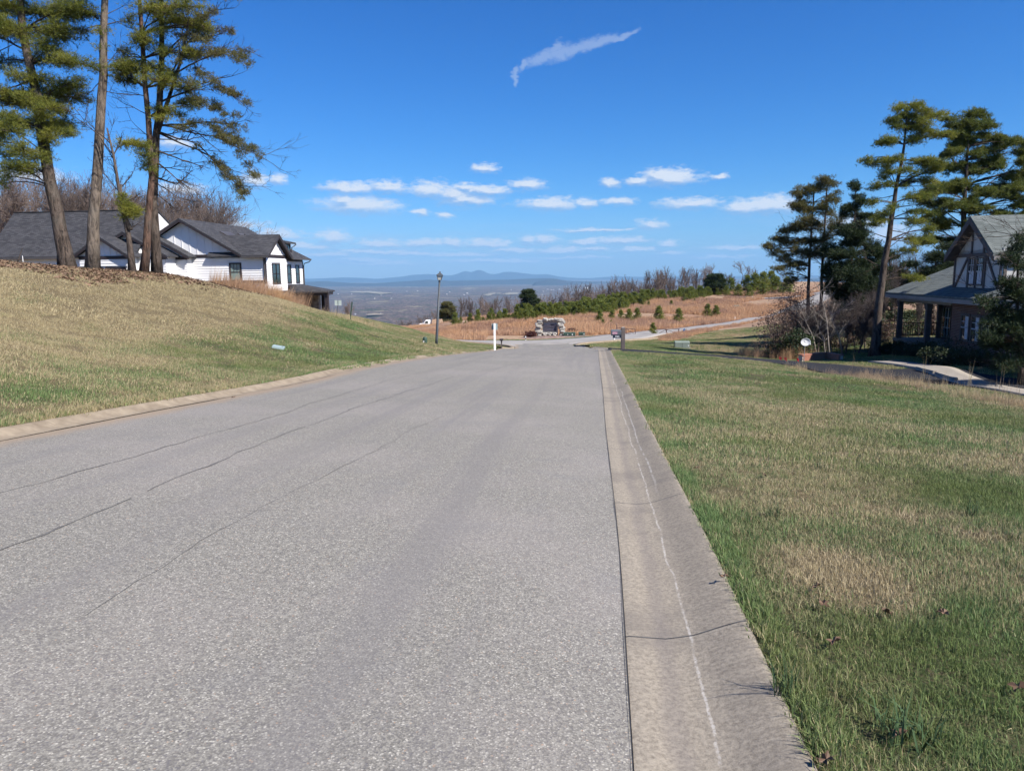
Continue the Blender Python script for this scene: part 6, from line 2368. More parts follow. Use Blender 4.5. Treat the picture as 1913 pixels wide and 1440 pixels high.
marker(982, 629, 638, 72, 0.045, 'short white and green banded marker by the cross road', [(0.35, M_whitep, 'foot'), (0.35, M_green_d, 'band'), (0.35, M_whitep, 'cap')])
marker(1147.5, 628, 637, 66, 0.06, 'short white stake seen below the mailbox', [(1.0, M_whitep, 'stake'), ], 'stake', 'stake')
marker(1373, 587, 595, 108, 0.06, 'thin white stake beside the curving road right of the gate', [(1.0, M_whitep, 'stake')], 'stake', 'stake')
marker(1406, 548, 553, 152, 0.07, 'tiny white stake beside the hill road', [(1.0, M_whitep, 'stake')], 'stake', 'stake')
marker(45, 490, 507, 29, 0.012, 'short pale stake at the far left below the leaning pine', [(1.0, M_whitep, 'stake')], 'stake', 'stake')
q0, q1 = P(32, 497, 28.5), P(42, 467, 28.5)
st = thing('stick', 'thin black stick leaning at the far left of the bank top', 'stick', (q0[0], q0[1], float(G(q0[0], q0[1])) - 0.02))
MB().tube([(0, 0, 0), tuple(q1 - q0)], [0.02, 0.012], 6).build('rod', M_bark_d, st)

# mailbox, number plate and post
q = P(1163.5, 657, 37)
gz = float(G(q[0], q[1]))
MX = thing('mailbox', 'mailbox on a thick brown post with a dark number plate reading 760', 'mailbox', (q[0], q[1], gz - 0.04))
top = P(1163.5, 609, 37)[2] - gz
MB().box(-0.095, 0.095, -0.095, 0.095, 0, top - 0.04).build('post', M_timber, MX, bevel=0.006)
pc = MB()
pc.add([(sx * 0.10, sy * 0.10, top - 0.04) for sx, sy in ((-1, -1), (1, -1), (1, 1), (-1, 1))] + [(0, 0, top)], [(3, 2, 1, 0), (0, 1, 4), (1, 2, 4), (2, 3, 4), (3, 0, 4)])
pc.build('cap', M_soffit, MX)
bz = P(1150, 625, 37)[2] - gz + 0.04
M_mbox = mottled('slate_grey_mailbox', (0.075, 0.085, 0.10), (0.11, 0.12, 0.14), 8.0, 0.45)


def b_print(nt, bs):
    s = nt.sep(nt.obj())
    n = nt.noise(nt.obj(), 16.0, 4.0, 0.7)
    stripe = nt.math('FRACT', nt.math('MULTIPLY', s[2], 24.0))
    c = nt.mix(nt.smooth(stripe, 0.45, 0.55), (0.28, 0.07, 0.12), (0.55, 0.42, 0.46))
    c = nt.mix(nt.smooth(n, 0.5, 0.56), c, (0.24, 0.12, 0.20))
    nt.set(bs, 'Base Color', c)


M_print = material('faded_printed_cover', b_print, rough=0.5)
arcp = [(0.105 * math.cos(t), 0.16 + 0.10 * math.sin(t)) for t in np.linspace(0, math.pi, 9)]
prof_ = [(0.105, 0.0)] + arcp + [(-0.105, 0.0)]
MB().prism([(-0.10, y, bz + z) for y, z in prof_], (-0.50, 0, 0)).build('box', M_mbox, MX)
MB().prism([(-0.601, y * 1.03, bz + z * 1.02) for y, z in prof_], (-0.012, 0, 0)).build('door', M_mbox, MX)
MB().box(-0.55, -0.30, -0.1085, -0.1055, bz + 0.02, bz + 0.15).build('printed_cover', M_print, MX)
MB().box(-0.60, -0.096, -0.02, 0.02, bz - 0.05, bz - 0.002).build('arm', M_timber, MX)
M_plate = material('black_blue_plate', color=(0.012, 0.02, 0.035), rough=0.5)
pl = MB().box(-0.53, -0.096, -0.12, -0.10, bz - 0.17, bz - 0.012).build('number_plate', M_plate, MX)
tc = bpy.data.curves.new('digits', 'FONT')
tc.body = '760'
tc.size = 0.118
tc.extrude = 0.004
tc.align_x = 'CENTER'
tc.align_y = 'CENTER'
tc.materials.append(M_tagw)
to = link(bpy.data.objects.new('digits', tc))
bpy.context.view_layer.update()
tm = bpy.data.meshes.new_from_object(to.evaluated_get(bpy.context.evaluated_depsgraph_get()))
bpy.data.objects.remove(to)
dg = link(bpy.data.objects.new('digits', tm), pl)
dg.location = (-0.315, -0.1245, bz - 0.092)
dg.rotation_euler = (math.pi / 2, 0, 0)
dg.scale = (1.25, 1, 1)

# gates across the cross road
M_gate = mottled('rusty_dark_gate_pipe', (0.07, 0.045, 0.045), (0.12, 0.08, 0.075), 8.0, 0.7)


def gate(name, label, D, bars, ref):
    q = P(*ref, D)
    t = thing(name, label, 'gate', (q[0], q[1], float(G(q[0], q[1]))))
    o = np.array(t.location)
    for nm, a, b, r in bars:
        MB().tube([P(*a, D) - o, P(*b, D) - o], r, 6).build(nm, M_gate, t)
    return t


gate('barrier_gate', 'short triangular pipe gate right behind the mailbox post', 76, [('post', (1152.5, 606), (1152.5, 634), 0.05), ('top_rail', (1152.5, 612), (1187, 615.3), 0.03), ('bottom_rail', (1169, 623), (1187, 624.5), 0.03),
     ('upright', (1169.5, 613), (1169.5, 634), 0.05), ('end_rail', (1187, 615.3), (1187, 624.5), 0.03), ('brace', (1171, 614), (1186, 624.4), 0.025)], (1169.5, 632))
gate('barrier_gate', 'long pipe gate across the road with a central post', 77, [('top_rail', (1222, 615), (1270, 614.8), 0.03), ('upright', (1268, 614), (1268, 624), 0.045), ('centre_post', (1245, 615), (1245, 628), 0.06),
     ('brace', (1244, 616), (1231, 622.5), 0.025), ('brace', (1247, 616), (1267, 623.5), 0.025), ('bracket', (1242.5, 615.6), (1247.5, 615.6), 0.07)], (1245, 628))
q = P(1278, 632, 77)
SB = thing('road_sign', 'small blue shield shaped sign at the right end of the long gate', 'sign', (q[0], q[1], float(G(q[0], q[1]))))
z_ = P(1278, 617, 77)[2] - SB.location[2]
MB().tube([(0, 0.03, -0.05), (0, 0.03, z_)], 0.025, 6).build('post', M_steel, SB)
M_blue = material('blue_sign_paint', color=(0.06, 0.16, 0.32), rough=0.5)
MB().prism([(-0.13, 0, z_ - 0.2), (0.13, 0, z_ - 0.2), (0.14, 0, z_ + 0.08), (0, 0, z_ + 0.2), (-0.14, 0, z_ + 0.08)], (0, -0.02, 0)).build('panel', M_blue, SB)

# paired signs and the leaning post on the left bank
q = P(629, 595, 46)
TS = thing('twin_sign', 'thin post carrying two small pale sign panels side by side on the left bank', 'sign', (q[0], q[1], float(G(q[0], q[1])) - 0.05))
o = np.array(TS.location)
MB().tube([(0, 0, 0), P(631.5, 561, 46) - o], 0.022, 6).build('post', M_post, TS)
M_sign = mottled('weathered_sign_backs', (0.33, 0.40, 0.37), (0.42, 0.48, 0.45), 4.0, 0.6)
for (a, b) in ((625.2, 631.0), (632.0, 638.2)):
    p0, p1 = P(a, 561, 46) - o, P(b, 570.6, 46) - o
    MB().box(p0[0], p1[0], -0.04, -0.022, p1[2], p0[2]).build('panel', M_sign, TS)
q = P(653.5, 600, 45)
LPo = thing('leaning_post', 'dark post leaning to the right on the crest of the left bank', 'post', (q[0], q[1], float(G(q[0], q[1])) - 0.05))
o = np.array(LPo.location)
MB().beam((0, 0, 0), P(658, 564, 45) - o, 0.065).build('post', M_green_d, LPo)
MB().tube([P(657, 566.5, 45) - o + np.array([0, 0, -0.02]), P(667, 565.5, 45) - o + np.array([0, 0, -0.02])], 0.01, 5).build('arm', M_steel, LPo)
# flat meter cover in the left lawn
d_ = ray(520, 651)
lo, hi = 8.0, 40.0
for _ in range(40):
    m_ = (lo + hi) / 2
    if EYE + d_[2] / d_[1] * m_ > float(G(d_[0] / d_[1] * m_, m_)):
        lo = m_
    else:
        hi = m_
x, y = d_[0] / d_[1] * lo, lo
gz = float(G(x, y))
MCo = thing('meter_cover', 'flat pale blue grey utility cover lying in the grass of the left bank', 'utility cover', (x, y, gz))
nrm = Vector((-(float(G(x + .3, y)) - gz) / .3, -(float(G(x, y + .3)) - gz) / .3, 1)).normalized()
MCo.rotation_euler = nrm.to_track_quat('Z', 'Y').to_euler()
M_cover = material('pale_plastic_cover', color=(0.28, 0.36, 0.36), rough=0.5)
MB().box(-0.2, 0.2, -0.17, 0.17, 0.0, 0.075).build('lid', M_cover, MCo, bevel=0.01)
MB().box(-0.05, 0.05, -0.12, -0.08, 0.075, 0.08).build('handle', M_post, MCo)

# survey flags
M_red = leafy('red_flag_plastic', (0.45, 0.02, 0.025), (0.5, 0.03, 0.03), (0.55, 0.03, 0.04), 0.4)
for i, (px, py) in enumerate([(1457, 676), (1466.5, 679), (1489.5, 681)]):
    q = P(px, py, 35.5 - i * 0.6)
    f_ = thing('marker_flag', ['leftmost small red marker flag in the lawn before the thicket', 'middle small red marker flag in the lawn before the thicket', 'red marker flag nearest the low brick wall'][i], 'flag',
               (q[0], q[1], float(G(q[0], q[1])) - 0.02))
    MB().tube([(0, 0, 0), (0.01, 0, 0.30)], 0.004, 5).build('wire', M_steel, f_)
    vs = [(0.01 + 0.11 * u, 0.015 * math.sin(u * 5 + i), 0.30 - 0.14 * v - 0.06 * u * u) for v in (0, 0.5, 1) for u in (0, 0.33, 0.66, 1)]
    vs = [(x_ - 0.05, y_, z_) for x_, y_, z_ in vs]
    fo = mesh_obj('flag', vs, [(i_, i_ + 1, i_ + 5, i_ + 4) for i_ in (0, 1, 2, 4, 5, 6)], M_red, f_)
    m_ = fo.modifiers.new('thickness', 'SOLIDIFY')
    m_.thickness = 0.002

# wheel stops on the parking pad
for i, (a, b) in enumerate([((1713, 699), (1746, 706)), ((1749, 707), (1785, 717))]):
    p0, p1 = P(*a, 28.6 - i * 1.7), P(*b, 27.1 - i * 1.7)
    z0, z1 = float(G(p0[0], p0[1])) + 0.03, float(G(p1[0], p1[1])) + 0.03
    t = thing('wheel_stop', ['farther of two concrete wheel stops at the edge of the parking pad', 'nearer of two concrete wheel stops at the edge of the parking pad'][i], 'wheel stop', ((p0[0] + p1[0]) / 2, (p0[1] + p1[1]) / 2, (z0 + z1) / 2))
    c = np.array(t.location)
    A, B = np.array([p0[0], p0[1], z0]) - c, np.array([p1[0], p1[1], z1]) - c
    d = (B - A) / np.linalg.norm(B - A)
    s = np.array([d[1], -d[0], 0])
    MB().prism([A - s * 0.10, A + s * 0.10, A + s * 0.06 + (0, 0, 0.13), A - s * 0.06 + (0, 0, 0.13)], B - A).build('block', M_path, t)

# ---------------------------------------------------------------- stone entrance wall
D_ = 79.0
q = P(1028, 630.5, D_)
gz = float(G(q[0], q[1]))
EM = thing('entrance_monument', 'boulder built entrance wall framing a dark plaque beyond the crossing', 'monument', (q[0], q[1], gz - 0.05), -0.10)
M_rock = mottled('pale_lichen_boulder', (0.20, 0.185, 0.165), (0.46, 0.44, 0.40), 2.6, 0.92, 0.05)
k_ = D_ / FPX
base_y = 630.0


def rock(px, py, rx, ry, depth, seed, dy=0.0):
    r = np.random.default_rng(seed)
    # rough block: icosphere-like point cloud pushed to a box then jittered
    vs, fs = [], []
    nu, nv_ = 10, 7
    for j in range(nv_):
        th = math.pi * (j + 0.5) / nv_
        for i in range(nu):
            ph = 2 * math.pi * i / nu
            v = np.array([math.sin(th) * math.cos(ph), math.sin(th) * math.sin(ph), math.cos(th)])
            v = np.sign(v) * np.abs(v) ** 0.62
            v *= 1 + r.uniform(-0.16, 0.12)
            vs.append(v)
    vs = np.array(vs) * np.array([rx * k_, depth, ry * k_]) + np.array([(px - 1028) * k_, dy, (base_y - py) * k_ + 0.05])
    for j in range(nv_ - 1):
        for i in range(nu):
            a, b = j * nu + i, j * nu + (i + 1) % nu
            fs.append((a, a + nu, b + nu, b))
    fs.append(tuple(range(nu)))
    fs.append(tuple(range((nv_ - 1) * nu, nv_ * nu))[::-1])
    mesh_obj('stone', vs, fs, M_rock, EM)


rocks = [(1009, 601, 7, 4.5), (1019, 596.5, 5, 3.6), (1029, 596.3, 6, 2.2), (1040, 596.2, 6, 3.0), (1048, 598.5, 6, 4.5), (1007, 609, 6.5, 4), (1005, 614.5, 6, 3.2), (1007, 619.5, 7.5, 3.2), (1008, 625.5, 5.5, 2.8),
         (1048, 606, 6.5, 4.6), (1050, 612.5, 6.5, 3.3), (1050.5, 618, 5.5, 2.6), (1050, 625, 6, 3.8), (1018, 624, 5, 3.5), (1027, 623.5, 5, 3.8), (1036, 624, 5, 3.6), (1013, 628, 4, 2.2), (1022, 628.5, 6, 2), (1032, 628.6, 6, 1.8), (1041, 628.5, 5, 2),
         (1003, 604.5, 3.5, 2.6), (1053, 601.5, 3.5, 3)]
for i, (a, b, c, d) in enumerate(rocks):
    rock(a, b, c, d, 0.33 if b < 622 else 0.38, 300 + i, dy=-0.05 if i % 2 else 0.05)
M_panel = mottled('grey_cast_stone', (0.30, 0.29, 0.27), (0.40, 0.38, 0.36), 3.0, 0.9, 0.01)
MB().box((1013 - 1028) * k_, (1042 - 1028) * k_, 0.0, 0.35, 0.05, (base_y - 598) * k_).build('backing', M_panel, EM)


def b_plaque(nt, bs):
    s = nt.sep(nt.obj())
    n = nt.noise(nt.mapping(nt.obj(), scale=(26, 1, 9)), 1.0, 3.0, 0.7)
    c = nt.mix(nt.smooth(n, 0.52, 0.6), (0.045, 0.042, 0.062), (0.14, 0.135, 0.16))
    nt.set(bs, 'Base Color', c)


M_plaque = material('weathered_bronze_plaque', b_plaque, rough=0.55)
for nm, za, zb_ in (('plaque', 604.2, 609.9), ('plaque', 610.9, 617)):
    MB().box((1015.5 - 1028) * k_, (1039.5 - 1028) * k_, -0.06, -0.002, (base_y - zb_) * k_, (base_y - za) * k_).build(nm, M_plaque, EM)
M_mulch = mottled('red_brown_mulch', (0.15, 0.095, 0.08), (0.27, 0.20, 0.17), 2.0, 0.95, 0.02)
mo = thing('mulch_bed', 'mulch bed round the boulder built entrance wall', 'planting bed', (q[0] + 0.6, q[1] - 1.6, float(G(q[0] + 0.6, q[1] - 1.6))))
nb = 24
vs = [(0, 0, 0.16)] + [(3.6 * math.cos(t), 1.7 * math.sin(t), 0.12) for t in np.linspace(0, 2 * math.pi, nb, endpoint=False)] + [(4.3 * math.cos(t), 2.3 * math.sin(t), -0.25) for t in np.linspace(0, 2 * math.pi, nb, endpoint=False)]
fs = [(0, 1 + i, 1 + (i + 1) % nb) for i in range(nb)] + [(1 + i, 1 + nb + i, 1 + nb + (i + 1) % nb, 1 + (i + 1) % nb) for i in range(nb)]
mesh_obj('mulch', vs, fs, M_mulch, mo, True)
leafy_bush('barberry_bush', 'round dark red bush left of the stone entrance wall', 'shrub', 990, 628, 77.5, 0.62, 0.42, 2600, M_barberry, 0.05, 201, up=0.85, sub=40)
leafy_bush('barberry_bush', 'flat dark red bush right of the stone entrance wall', 'shrub', 1070, 621, 84, 0.60, 0.30, 2200, M_barberry, 0.05, 202, up=1.2, sub=40)

# ---------------------------------------------------------------- shrubs at the brick house
for i, (px, D, rx, rz) in enumerate([(1738, 31.5, 0.45, 0.40), (1756, 30.8, 0.50, 0.42), (1776, 30.0, 0.5, 0.42), (1798, 29.6, 0.55, 0.42), (1822, 29.2, 0.6, 0.4), (1850, 29, 0.7, 0.4), (1770, 33, 0.8, 0.55), (1800, 32.4, 0.9, 0.55)]):
    leafy_bush('boxwood_shrub', 'dark clipped shrub between the footpath and the brick front', 'shrub', px, 660, D, rx, rz, 1500, M_boxwood, 0.035, 220 + i, group='clipped shrubs along the brick house', sub=30, up=0.8)
for i in range(9):
    t = i / 8
    leafy_bush('boxwood_shrub', 'dark hedge shrub in the shade along the porch base', 'shrub', 1640 + 95 * t, 660, 42 - 6.5 * t, 0.6, 0.42, 1300, M_boxwood, 0.04, 240 + i, group='hedge shrubs along the porch', sub=26, up=0.8)

# ---------------------------------------------------------------- truck, trailer load and yellow frame at the far edge of the field
M_red_t = material('red_truck_frame', color=(0.40, 0.06, 0.04), rough=0.5)
M_tan = mottled('tan_brush_load', (0.26, 0.17, 0.11), (0.42, 0.30, 0.21), 3.0, 0.95, 0.05)
M_tyre = material('black_rubber', color=(0.02, 0.02, 0.02), rough=0.8)
q = P(800, 612.5, 185)
TK = thing('work_truck', 'white cabbed work truck with red frame and tan load at the field edge', 'truck', (q[0], q[1], float(G(q[0], q[1]))))
MB().prism([(-2.3, -1.0, 0.75), (-1.0, -1.0, 0.75), (-1.0, -1.0, 1.35), (-2.15, -1.0, 1.22)], (0, 2.0, 0)).build('bonnet', M_whitep, TK, bevel=0.06)
cabm = MB().prism([(-1.0, -1.05, 0.65), (0.5, -1.05, 0.65), (0.5, -1.05, 2.15), (-0.55, -1.05, 2.15), (-1.0, -1.05, 1.4)], (0, 2.1, 0)).build('cab', M_whitep, TK, bevel=0.05)
MB().prism([(-0.78, -1.075, 1.3), (0.1, -1.075, 1.3), (0.1, -1.075, 1.9), (-0.48, -1.075, 1.9)], (0, 0.02, 0)).build('side_window', M_glass, TK)
MB().box(-2.4, 4.6, -0.9, 0.9, 0.45, 0.64).build('chassis', M_red_t, TK)
MB().box(0.7, 4.6, -1.1, 1.1, 0.66, 0.85).build('bed', M_black, TK)
ld = thing('brush_load', 'tan heap of brush loaded on the bed of the work truck', 'load', tuple(TK.location))
rock_rng = np.random.default_rng(8)
vs, fs = [], []
for j in range(7):
    for i in range(12):
        vs.append((0.8 + 3.0 * i / 11, -1.0 + 2.0 * j / 6, 0.86 + (1.35 if 0 < i < 11 and 0 < j < 6 else 0.1) + rock_rng.uniform(-0.15, 0.2) * (1 if 0 < i < 11 else 0)))
fs = [tuple(r) for r in grid_faces(7, 12)[:, ::-1].tolist()]
mesh_obj('heap', vs, fs, M_tan, ld)
for x_ in (-1.7, 2.3, 3.6):
    for y_ in (-0.85, 0.85):
        w_ = MB().tube([(x_, y_ - 0.13, 0.42), (x_, y_ + 0.13, 0.42)], 0.42, 14).build('wheel', M_tyre, TK)
        MB().tube([(x_, y_ - 0.14, 0.42), (x_, y_ + 0.14, 0.42)], 0.18, 10).build('rim', M_steel, w_)
q = P(828, 611, 186)
TR = thing('flatbed_trailer', 'dark flatbed trailer with pale boards behind the lamp post', 'trailer', (q[0], q[1], float(G(q[0], q[1]))))
MB().box(-1.7, 1.7, -1.0, 1.0, 0.55, 1.0).build('bed', M_post, TR)
for k in range(4):
    MB().box(-1.7 + 0.1 * k, 1.8, -0.9 + k * 0.45, -0.55 + k * 0.45, 1.002 + 0.0, 1.35).build('board', M_tan, TR)
for x_ in (-0.6, 0.5):
    for y_ in (-0.95, 0.95):
        MB().tube([(x_, y_ - 0.1, 0.32), (x_, y_ + 0.1, 0.32)], 0.32, 12).build('wheel', M_tyre, TR)
q = P(855, 613, 178)
YF = thing('yellow_frame', 'small yellow steel frame with a dark canopy standing at the edge of the field', 'machine', (q[0], q[1], float(G(q[0], q[1])) - 0.1))
M_yel = material('yellow_machine_paint', color=(0.55, 0.36, 0.06), rough=0.5)
for sx in (-0.45, 0.45):
    for sy in (-0.4, 0.4):
        MB().box(sx - 0.05, sx + 0.05, sy - 0.05, sy + 0.05, 0, 1.25).build('upright', M_yel, YF)
MB().box(-0.5, 0.5, -0.46, 0.46, 0.32, 0.42).build('deck', M_yel, YF)
MB().box(-0.5, 0.5, -0.46, 0.46, 0.82, 0.90).build('crossbar', M_yel, YF)
MB().box(-0.6, 0.6, -0.55, 0.55, 1.25, 1.33).build('canopy', M_post, YF)
q = P(769, 613, 186)
WD = thing('white_tank', 'low white domed tank just showing over the left bank', 'tank', (q[0], q[1], float(G(q[0], q[1]))))
MB().lathe([(0.5, 0), (0.55, 0.15), (0.5, 0.5), (0.3, 0.72), (0.05, 0.8)], 16).build('shell', M_whitep, WD, True)

# ---------------------------------------------------------------- grass
def blade_patch(name, n, radius, h, w, seed, mat, lean=0.6, segs=2, hvar=0.5):
    rng = np.random.default_rng(seed)
    r = radius * np.sqrt(rng.random(n))
    a = rng.uniform(0, 2 * math.pi, n)
    B = np.stack([r * np.cos(a), r * np.sin(a), np.full(n, -0.012)], 1)
    d = rng.uniform(0, 2 * math.pi, n)
    L = h * (1 - hvar + 2 * hvar * rng.random(n) ** 1.3)
    ln = np.abs(rng.normal(0, lean, n))
    dirv = np.stack([np.cos(d), np.sin(d), np.zeros(n)], 1)
    up = np.array([0, 0, 1.0])
    tw = d + math.pi / 2 + rng.normal(0, 0.7, n)
    side = np.stack([np.cos(tw), np.sin(tw), np.zeros(n)], 1) * (w * rng.uniform(0.6, 1.3, n))[:, None] / 2
    m = B + (dirv * (np.sin(ln) * 0.35)[:, None] + up * np.cos(ln * 0.5)[:, None]) * (L * 0.55)[:, None]
    t = m + (dirv * np.sin(np.minimum(ln * 1.5, 1.5))[:, None] + up * np.cos(np.minimum(ln * 1.5, 1.5))[:, None]) * (L * 0.5)[:, None]
    V = np.stack([B - side, B + side, m + side * 0.75, m - side * 0.75, t], 1).reshape(-1, 3)
    i = np.arange(n)[:, None] * 5
    F = np.concatenate([i + np.array([[0, 1, 2]]), i + np.array([[0, 2, 3]]), i + np.array([[3, 2, 4]])])
    me = mesh_obj(name, V, F, mat, mesh_only=True)
    float_attr(me, 'rnd', np.repeat(rng.random(n), 5))
    float_attr(me, 'tip', np.tile([0, 0, 0.4, 0.4, 1.0], n))
    return bpy.data.objects.new(name, me)


def scatter(name, label, pts, rots, scales, idx, protos):
    """one object of kind stuff whose points carry shared tufts"""
    me = bpy.data.meshes.new(name)
    me.vertices.add(len(pts))
    me.vertices.foreach_set('co', np.asarray(pts, np.float32).ravel())
    a = me.attributes.new('rot', 'FLOAT_VECTOR', 'POINT')
    a.data.foreach_set('vector', np.asarray(rots, np.float32).ravel())
    float_attr(me, 'scl', scales)
    a = me.attributes.new('idx', 'INT', 'POINT')
    a.data.foreach_set('value', np.asarray(idx, np.int32))
    o = link(bpy.data.objects.new(name, me))
    col = bpy.data.collections.new(name + '_tufts')
    for p_ in protos:
        col.objects.link(p_)
    ng = bpy.data.node_groups.new(name + '_scatter', 'GeometryNodeTree')
    ng.interface.new_socket('Geometry', in_out='INPUT', socket_type='NodeSocketGeometry')
    ng.interface.new_socket('Geometry', in_out='OUTPUT', socket_type='NodeSocketGeometry')
    N = ng.nodes
    gi, go = N.new('NodeGroupInput'), N.new('NodeGroupOutput')
    ci = N.new('GeometryNodeCollectionInfo')
    ci.inputs['Collection'].default_value = col
    ci.inputs['Separate Children'].default_value = True
    ci.inputs['Reset Children'].default_value = True
    ip = N.new('GeometryNodeInstanceOnPoints')
    ip.inputs['Pick Instance'].default_value = True

    def attr(nm, ty):
        n_ = N.new('GeometryNodeInputNamedAttribute')
        n_.data_type = ty
        n_.inputs['Name'].default_value = nm
        return n_.outputs['Attribute']
    mp = N.new('GeometryNodeMeshToPoints')
    L_ = ng.links
    L_.new(gi.outputs[0], mp.inputs['Mesh'])
    L_.new(mp.outputs[0], ip.inputs['Points'])
    L_.new(ci.outputs[0], ip.inputs['Instance'])
    L_.new(attr('idx', 'INT'), ip.inputs['Instance Index'])
    e2r = N.new('FunctionNodeEulerToRotation')
    L_.new(attr('rot', 'FLOAT_VECTOR'), e2r.inputs[0])
    L_.new(e2r.outputs[0], ip.inputs['Rotation'])
    L_.new(attr('scl', 'FLOAT'), ip.inputs['Scale'])
    L_.new(ip.outputs[0], go.inputs[0])
    md = o.modifiers.new('scatter', 'NODES')
    md.node_group = ng
    return tag(o, label, kind='stuff')


def slope_rots(x, y, rng):
    e = 0.25
    gx = (G(x + e, y) - G(x - e, y)) / (2 * e)
    gy = (G(x, y + e) - G(x, y - e)) / (2 * e)
    yaw = rng.uniform(0, 2 * math.pi, len(x))
    # tilt so that local z follows the slope: R = Ry(b) Rx(a) after yaw about z; euler XYZ applies x, y, z
    # rotate by yaw first requires matrices; build them directly
    n = unit(np.stack([-gx, -gy, np.ones_like(gx)], 1))
    t = np.stack([np.cos(yaw), np.sin(yaw), np.zeros_like(yaw)], 1)
    t = unit(t - n * (t * n).sum(1, keepdims=True))
    b = np.cross(n, t)
    # columns t, b, n -> euler XYZ
    sy = -t[:, 2]
    ey = np.arcsin(np.clip(sy, -1, 1))
    ex = np.arctan2(b[:, 2], n[:, 2])
    ez = np.arctan2(t[:, 1], t[:, 0])
    return np.stack([ex, ey, ez], 1)


ribbons_avoid = []


def dist_poly(x, y, pts):
    pts = np.array([(p[0], p[1]) for p in pts], float)
    best = np.full(len(x), 1e9)
    for a, b in zip(pts[:-1], pts[1:]):
        ab = b - a
        t = np.clip(((x - a[0]) * ab[0] + (y - a[1]) * ab[1]) / (ab @ ab), 0, 1)
        best = np.minimum(best, np.hypot(x - a[0] - ab[0] * t, y - a[1] - ab[1] * t))
    return best


def keep(x, y):
    k = (dist_poly(x, y, drive[:6]) > 1.32) & (dist_poly(x, y, drive[5:]) > 2.0) & (dist_poly(x, y, path) > 0.66) & (dist_poly(x, y, cross) > 3.1) & (dist_poly(x, y, up) > 2.6)
    # brick house and white house footprints
    k &= ~((x > 21.4) & (y > 24) & (y < 46))
    k &= ~((y > 50) & (x > xL(y) - 0.3) & (x < 5.4) & (y < 68))
    return k


def lawn_points(side, y0, y1, dens, rng, maxd, u_lim):
    """random points beside the road; side +1 right, -1 left"""
    A = (y1 - y0) * maxd
    n = int(A * dens)
    y = rng.uniform(y0, y1, n)
    o = rng.random(n) * maxd
    x = (xR(y) + KW - 0.01 + o) if side > 0 else (xL(y) - KW * 0.66 + 0.01 - o)
    lim = np.abs(x) < u_lim * np.maximum(y, 0.5) + 2.0
    x, y, o = x[lim], y[lim], o[lim]
    k = keep(x, y)
    return x[k], y[k], o[k]




def b_thatch(nt, bs):
    r = nt.node('ShaderNodeAttribute', attribute_name='rnd').outputs['Fac']
    f, xy, s = patch_factor(nt, nt.pos())
    c = nt.mix(r, (0.20, 0.155, 0.095), (0.52, 0.44, 0.29))
    g = nt.mix(r, (0.060, 0.095, 0.030), (0.16, 0.20, 0.07))
    c = nt.mix(nt.smooth(f, 0.60, 0.36), c, g)
    nt.set(bs, 'Base Color', c)


M_thatch = material('dry_thatch', b_thatch, rough=0.8, spec=0.1)
rng = np.random.default_rng(99)
thatch_n = [blade_patch('thatch_a', 130, 0.11, 0.050, 0.0026, 31, M_thatch, 1.9), blade_patch('thatch_b', 120, 0.11, 0.040, 0.0028, 32, M_thatch, 2.2)]
thatch_m = [blade_patch('thatch_c', 200, 0.24, 0.055, 0.0046, 33, M_thatch, 1.9)]
near_p = [blade_patch('turf_a', 130, 0.10, 0.046, 0.0030, 1, M_blade, 0.85), blade_patch('turf_b', 130, 0.10, 0.040, 0.0028, 2, M_blade, 1.0),
          blade_patch('turf_c', 90, 0.09, 0.055, 0.0034, 3, M_blade, 0.7), blade_patch('turf_d', 110, 0.09, 0.03, 0.0034, 4, M_blade, 1.3)]
mid_p = [blade_patch('turf_e', 230, 0.22, 0.048, 0.0048, 5, M_blade, 0.9), blade_patch('turf_f', 230, 0.22, 0.040, 0.0048, 6, M_blade, 1.1), blade_patch('turf_g', 170, 0.20, 0.060, 0.0050, 7, M_blade, 0.8)]
far_p = [blade_patch('turf_h', 240, 0.42, 0.055, 0.010, 8, M_blade, 0.9), blade_patch('turf_i', 240, 0.42, 0.048, 0.010, 9, M_blade, 1.1), blade_patch('turf_j', 180, 0.38, 0.075, 0.010, 10, M_blade, 0.75)]


def put(name, label, x, y, protos, rng, smin=0.75, smax=1.3, zoff=0.0):
    z = G(x, y) + zoff
    sc = rng.uniform(smin, smax, len(x)) * (0.8 + 0.5 * fbm(x, y, 60, 3, 0.8))
    return scatter(name, label, np.stack([x, y, z], 1), slope_rots(x, y, rng), sc, rng.integers(0, len(protos), len(x)), protos)


def thin(x, y, amount, seed, scale=1.6):
    """drop tufts where the turf is worn"""
    f = fbm(x, y, seed, 4, scale)
    return f + np.random.default_rng(seed).normal(0, 0.06, len(x)) > amount


x, y, o = lawn_points(1, 0.6, 7.5, 125, rng, 6.5, 0.80)
k = thin(x, y, 0.30, 61) & (o > 0.085)
k2 = (o > 0.10) & (rng.random(len(o)) < 0.75)
put('thatch', 'dead straw thatch lying between the blades of the near lawn', x[k2], y[k2], thatch_n, rng)
put('grass', 'mixed green and straw lawn grass nearest the viewer beside the kerb', x[k], y[k], near_p, rng)
x, y, o = lawn_points(1, 7.5, 18, 36, rng, 14, 0.80)
k = o > 0.20
x, y = x[k], y[k]
k2 = rng.random(len(x)) < 0.5
put('thatch', 'dead straw thatch in the middle of the right verge', x[k2], y[k2], thatch_m, rng)
put('grass', 'lawn grass of the right hand verge in the middle distance', x, y, mid_p, rng)
x, y, o = lawn_points(1, 18, 50, 8.5, rng, 34, 0.80)
k = o > 0.36
x, y = x[k], y[k]
put('grass', 'lawn grass of the right hand verge far down towards the driveway', x, y, far_p, rng, 0.6, 1.0)
x, y, o = lawn_points(-1, 5, 19, 26, rng, 12, 0.80)
k = o > 0.17
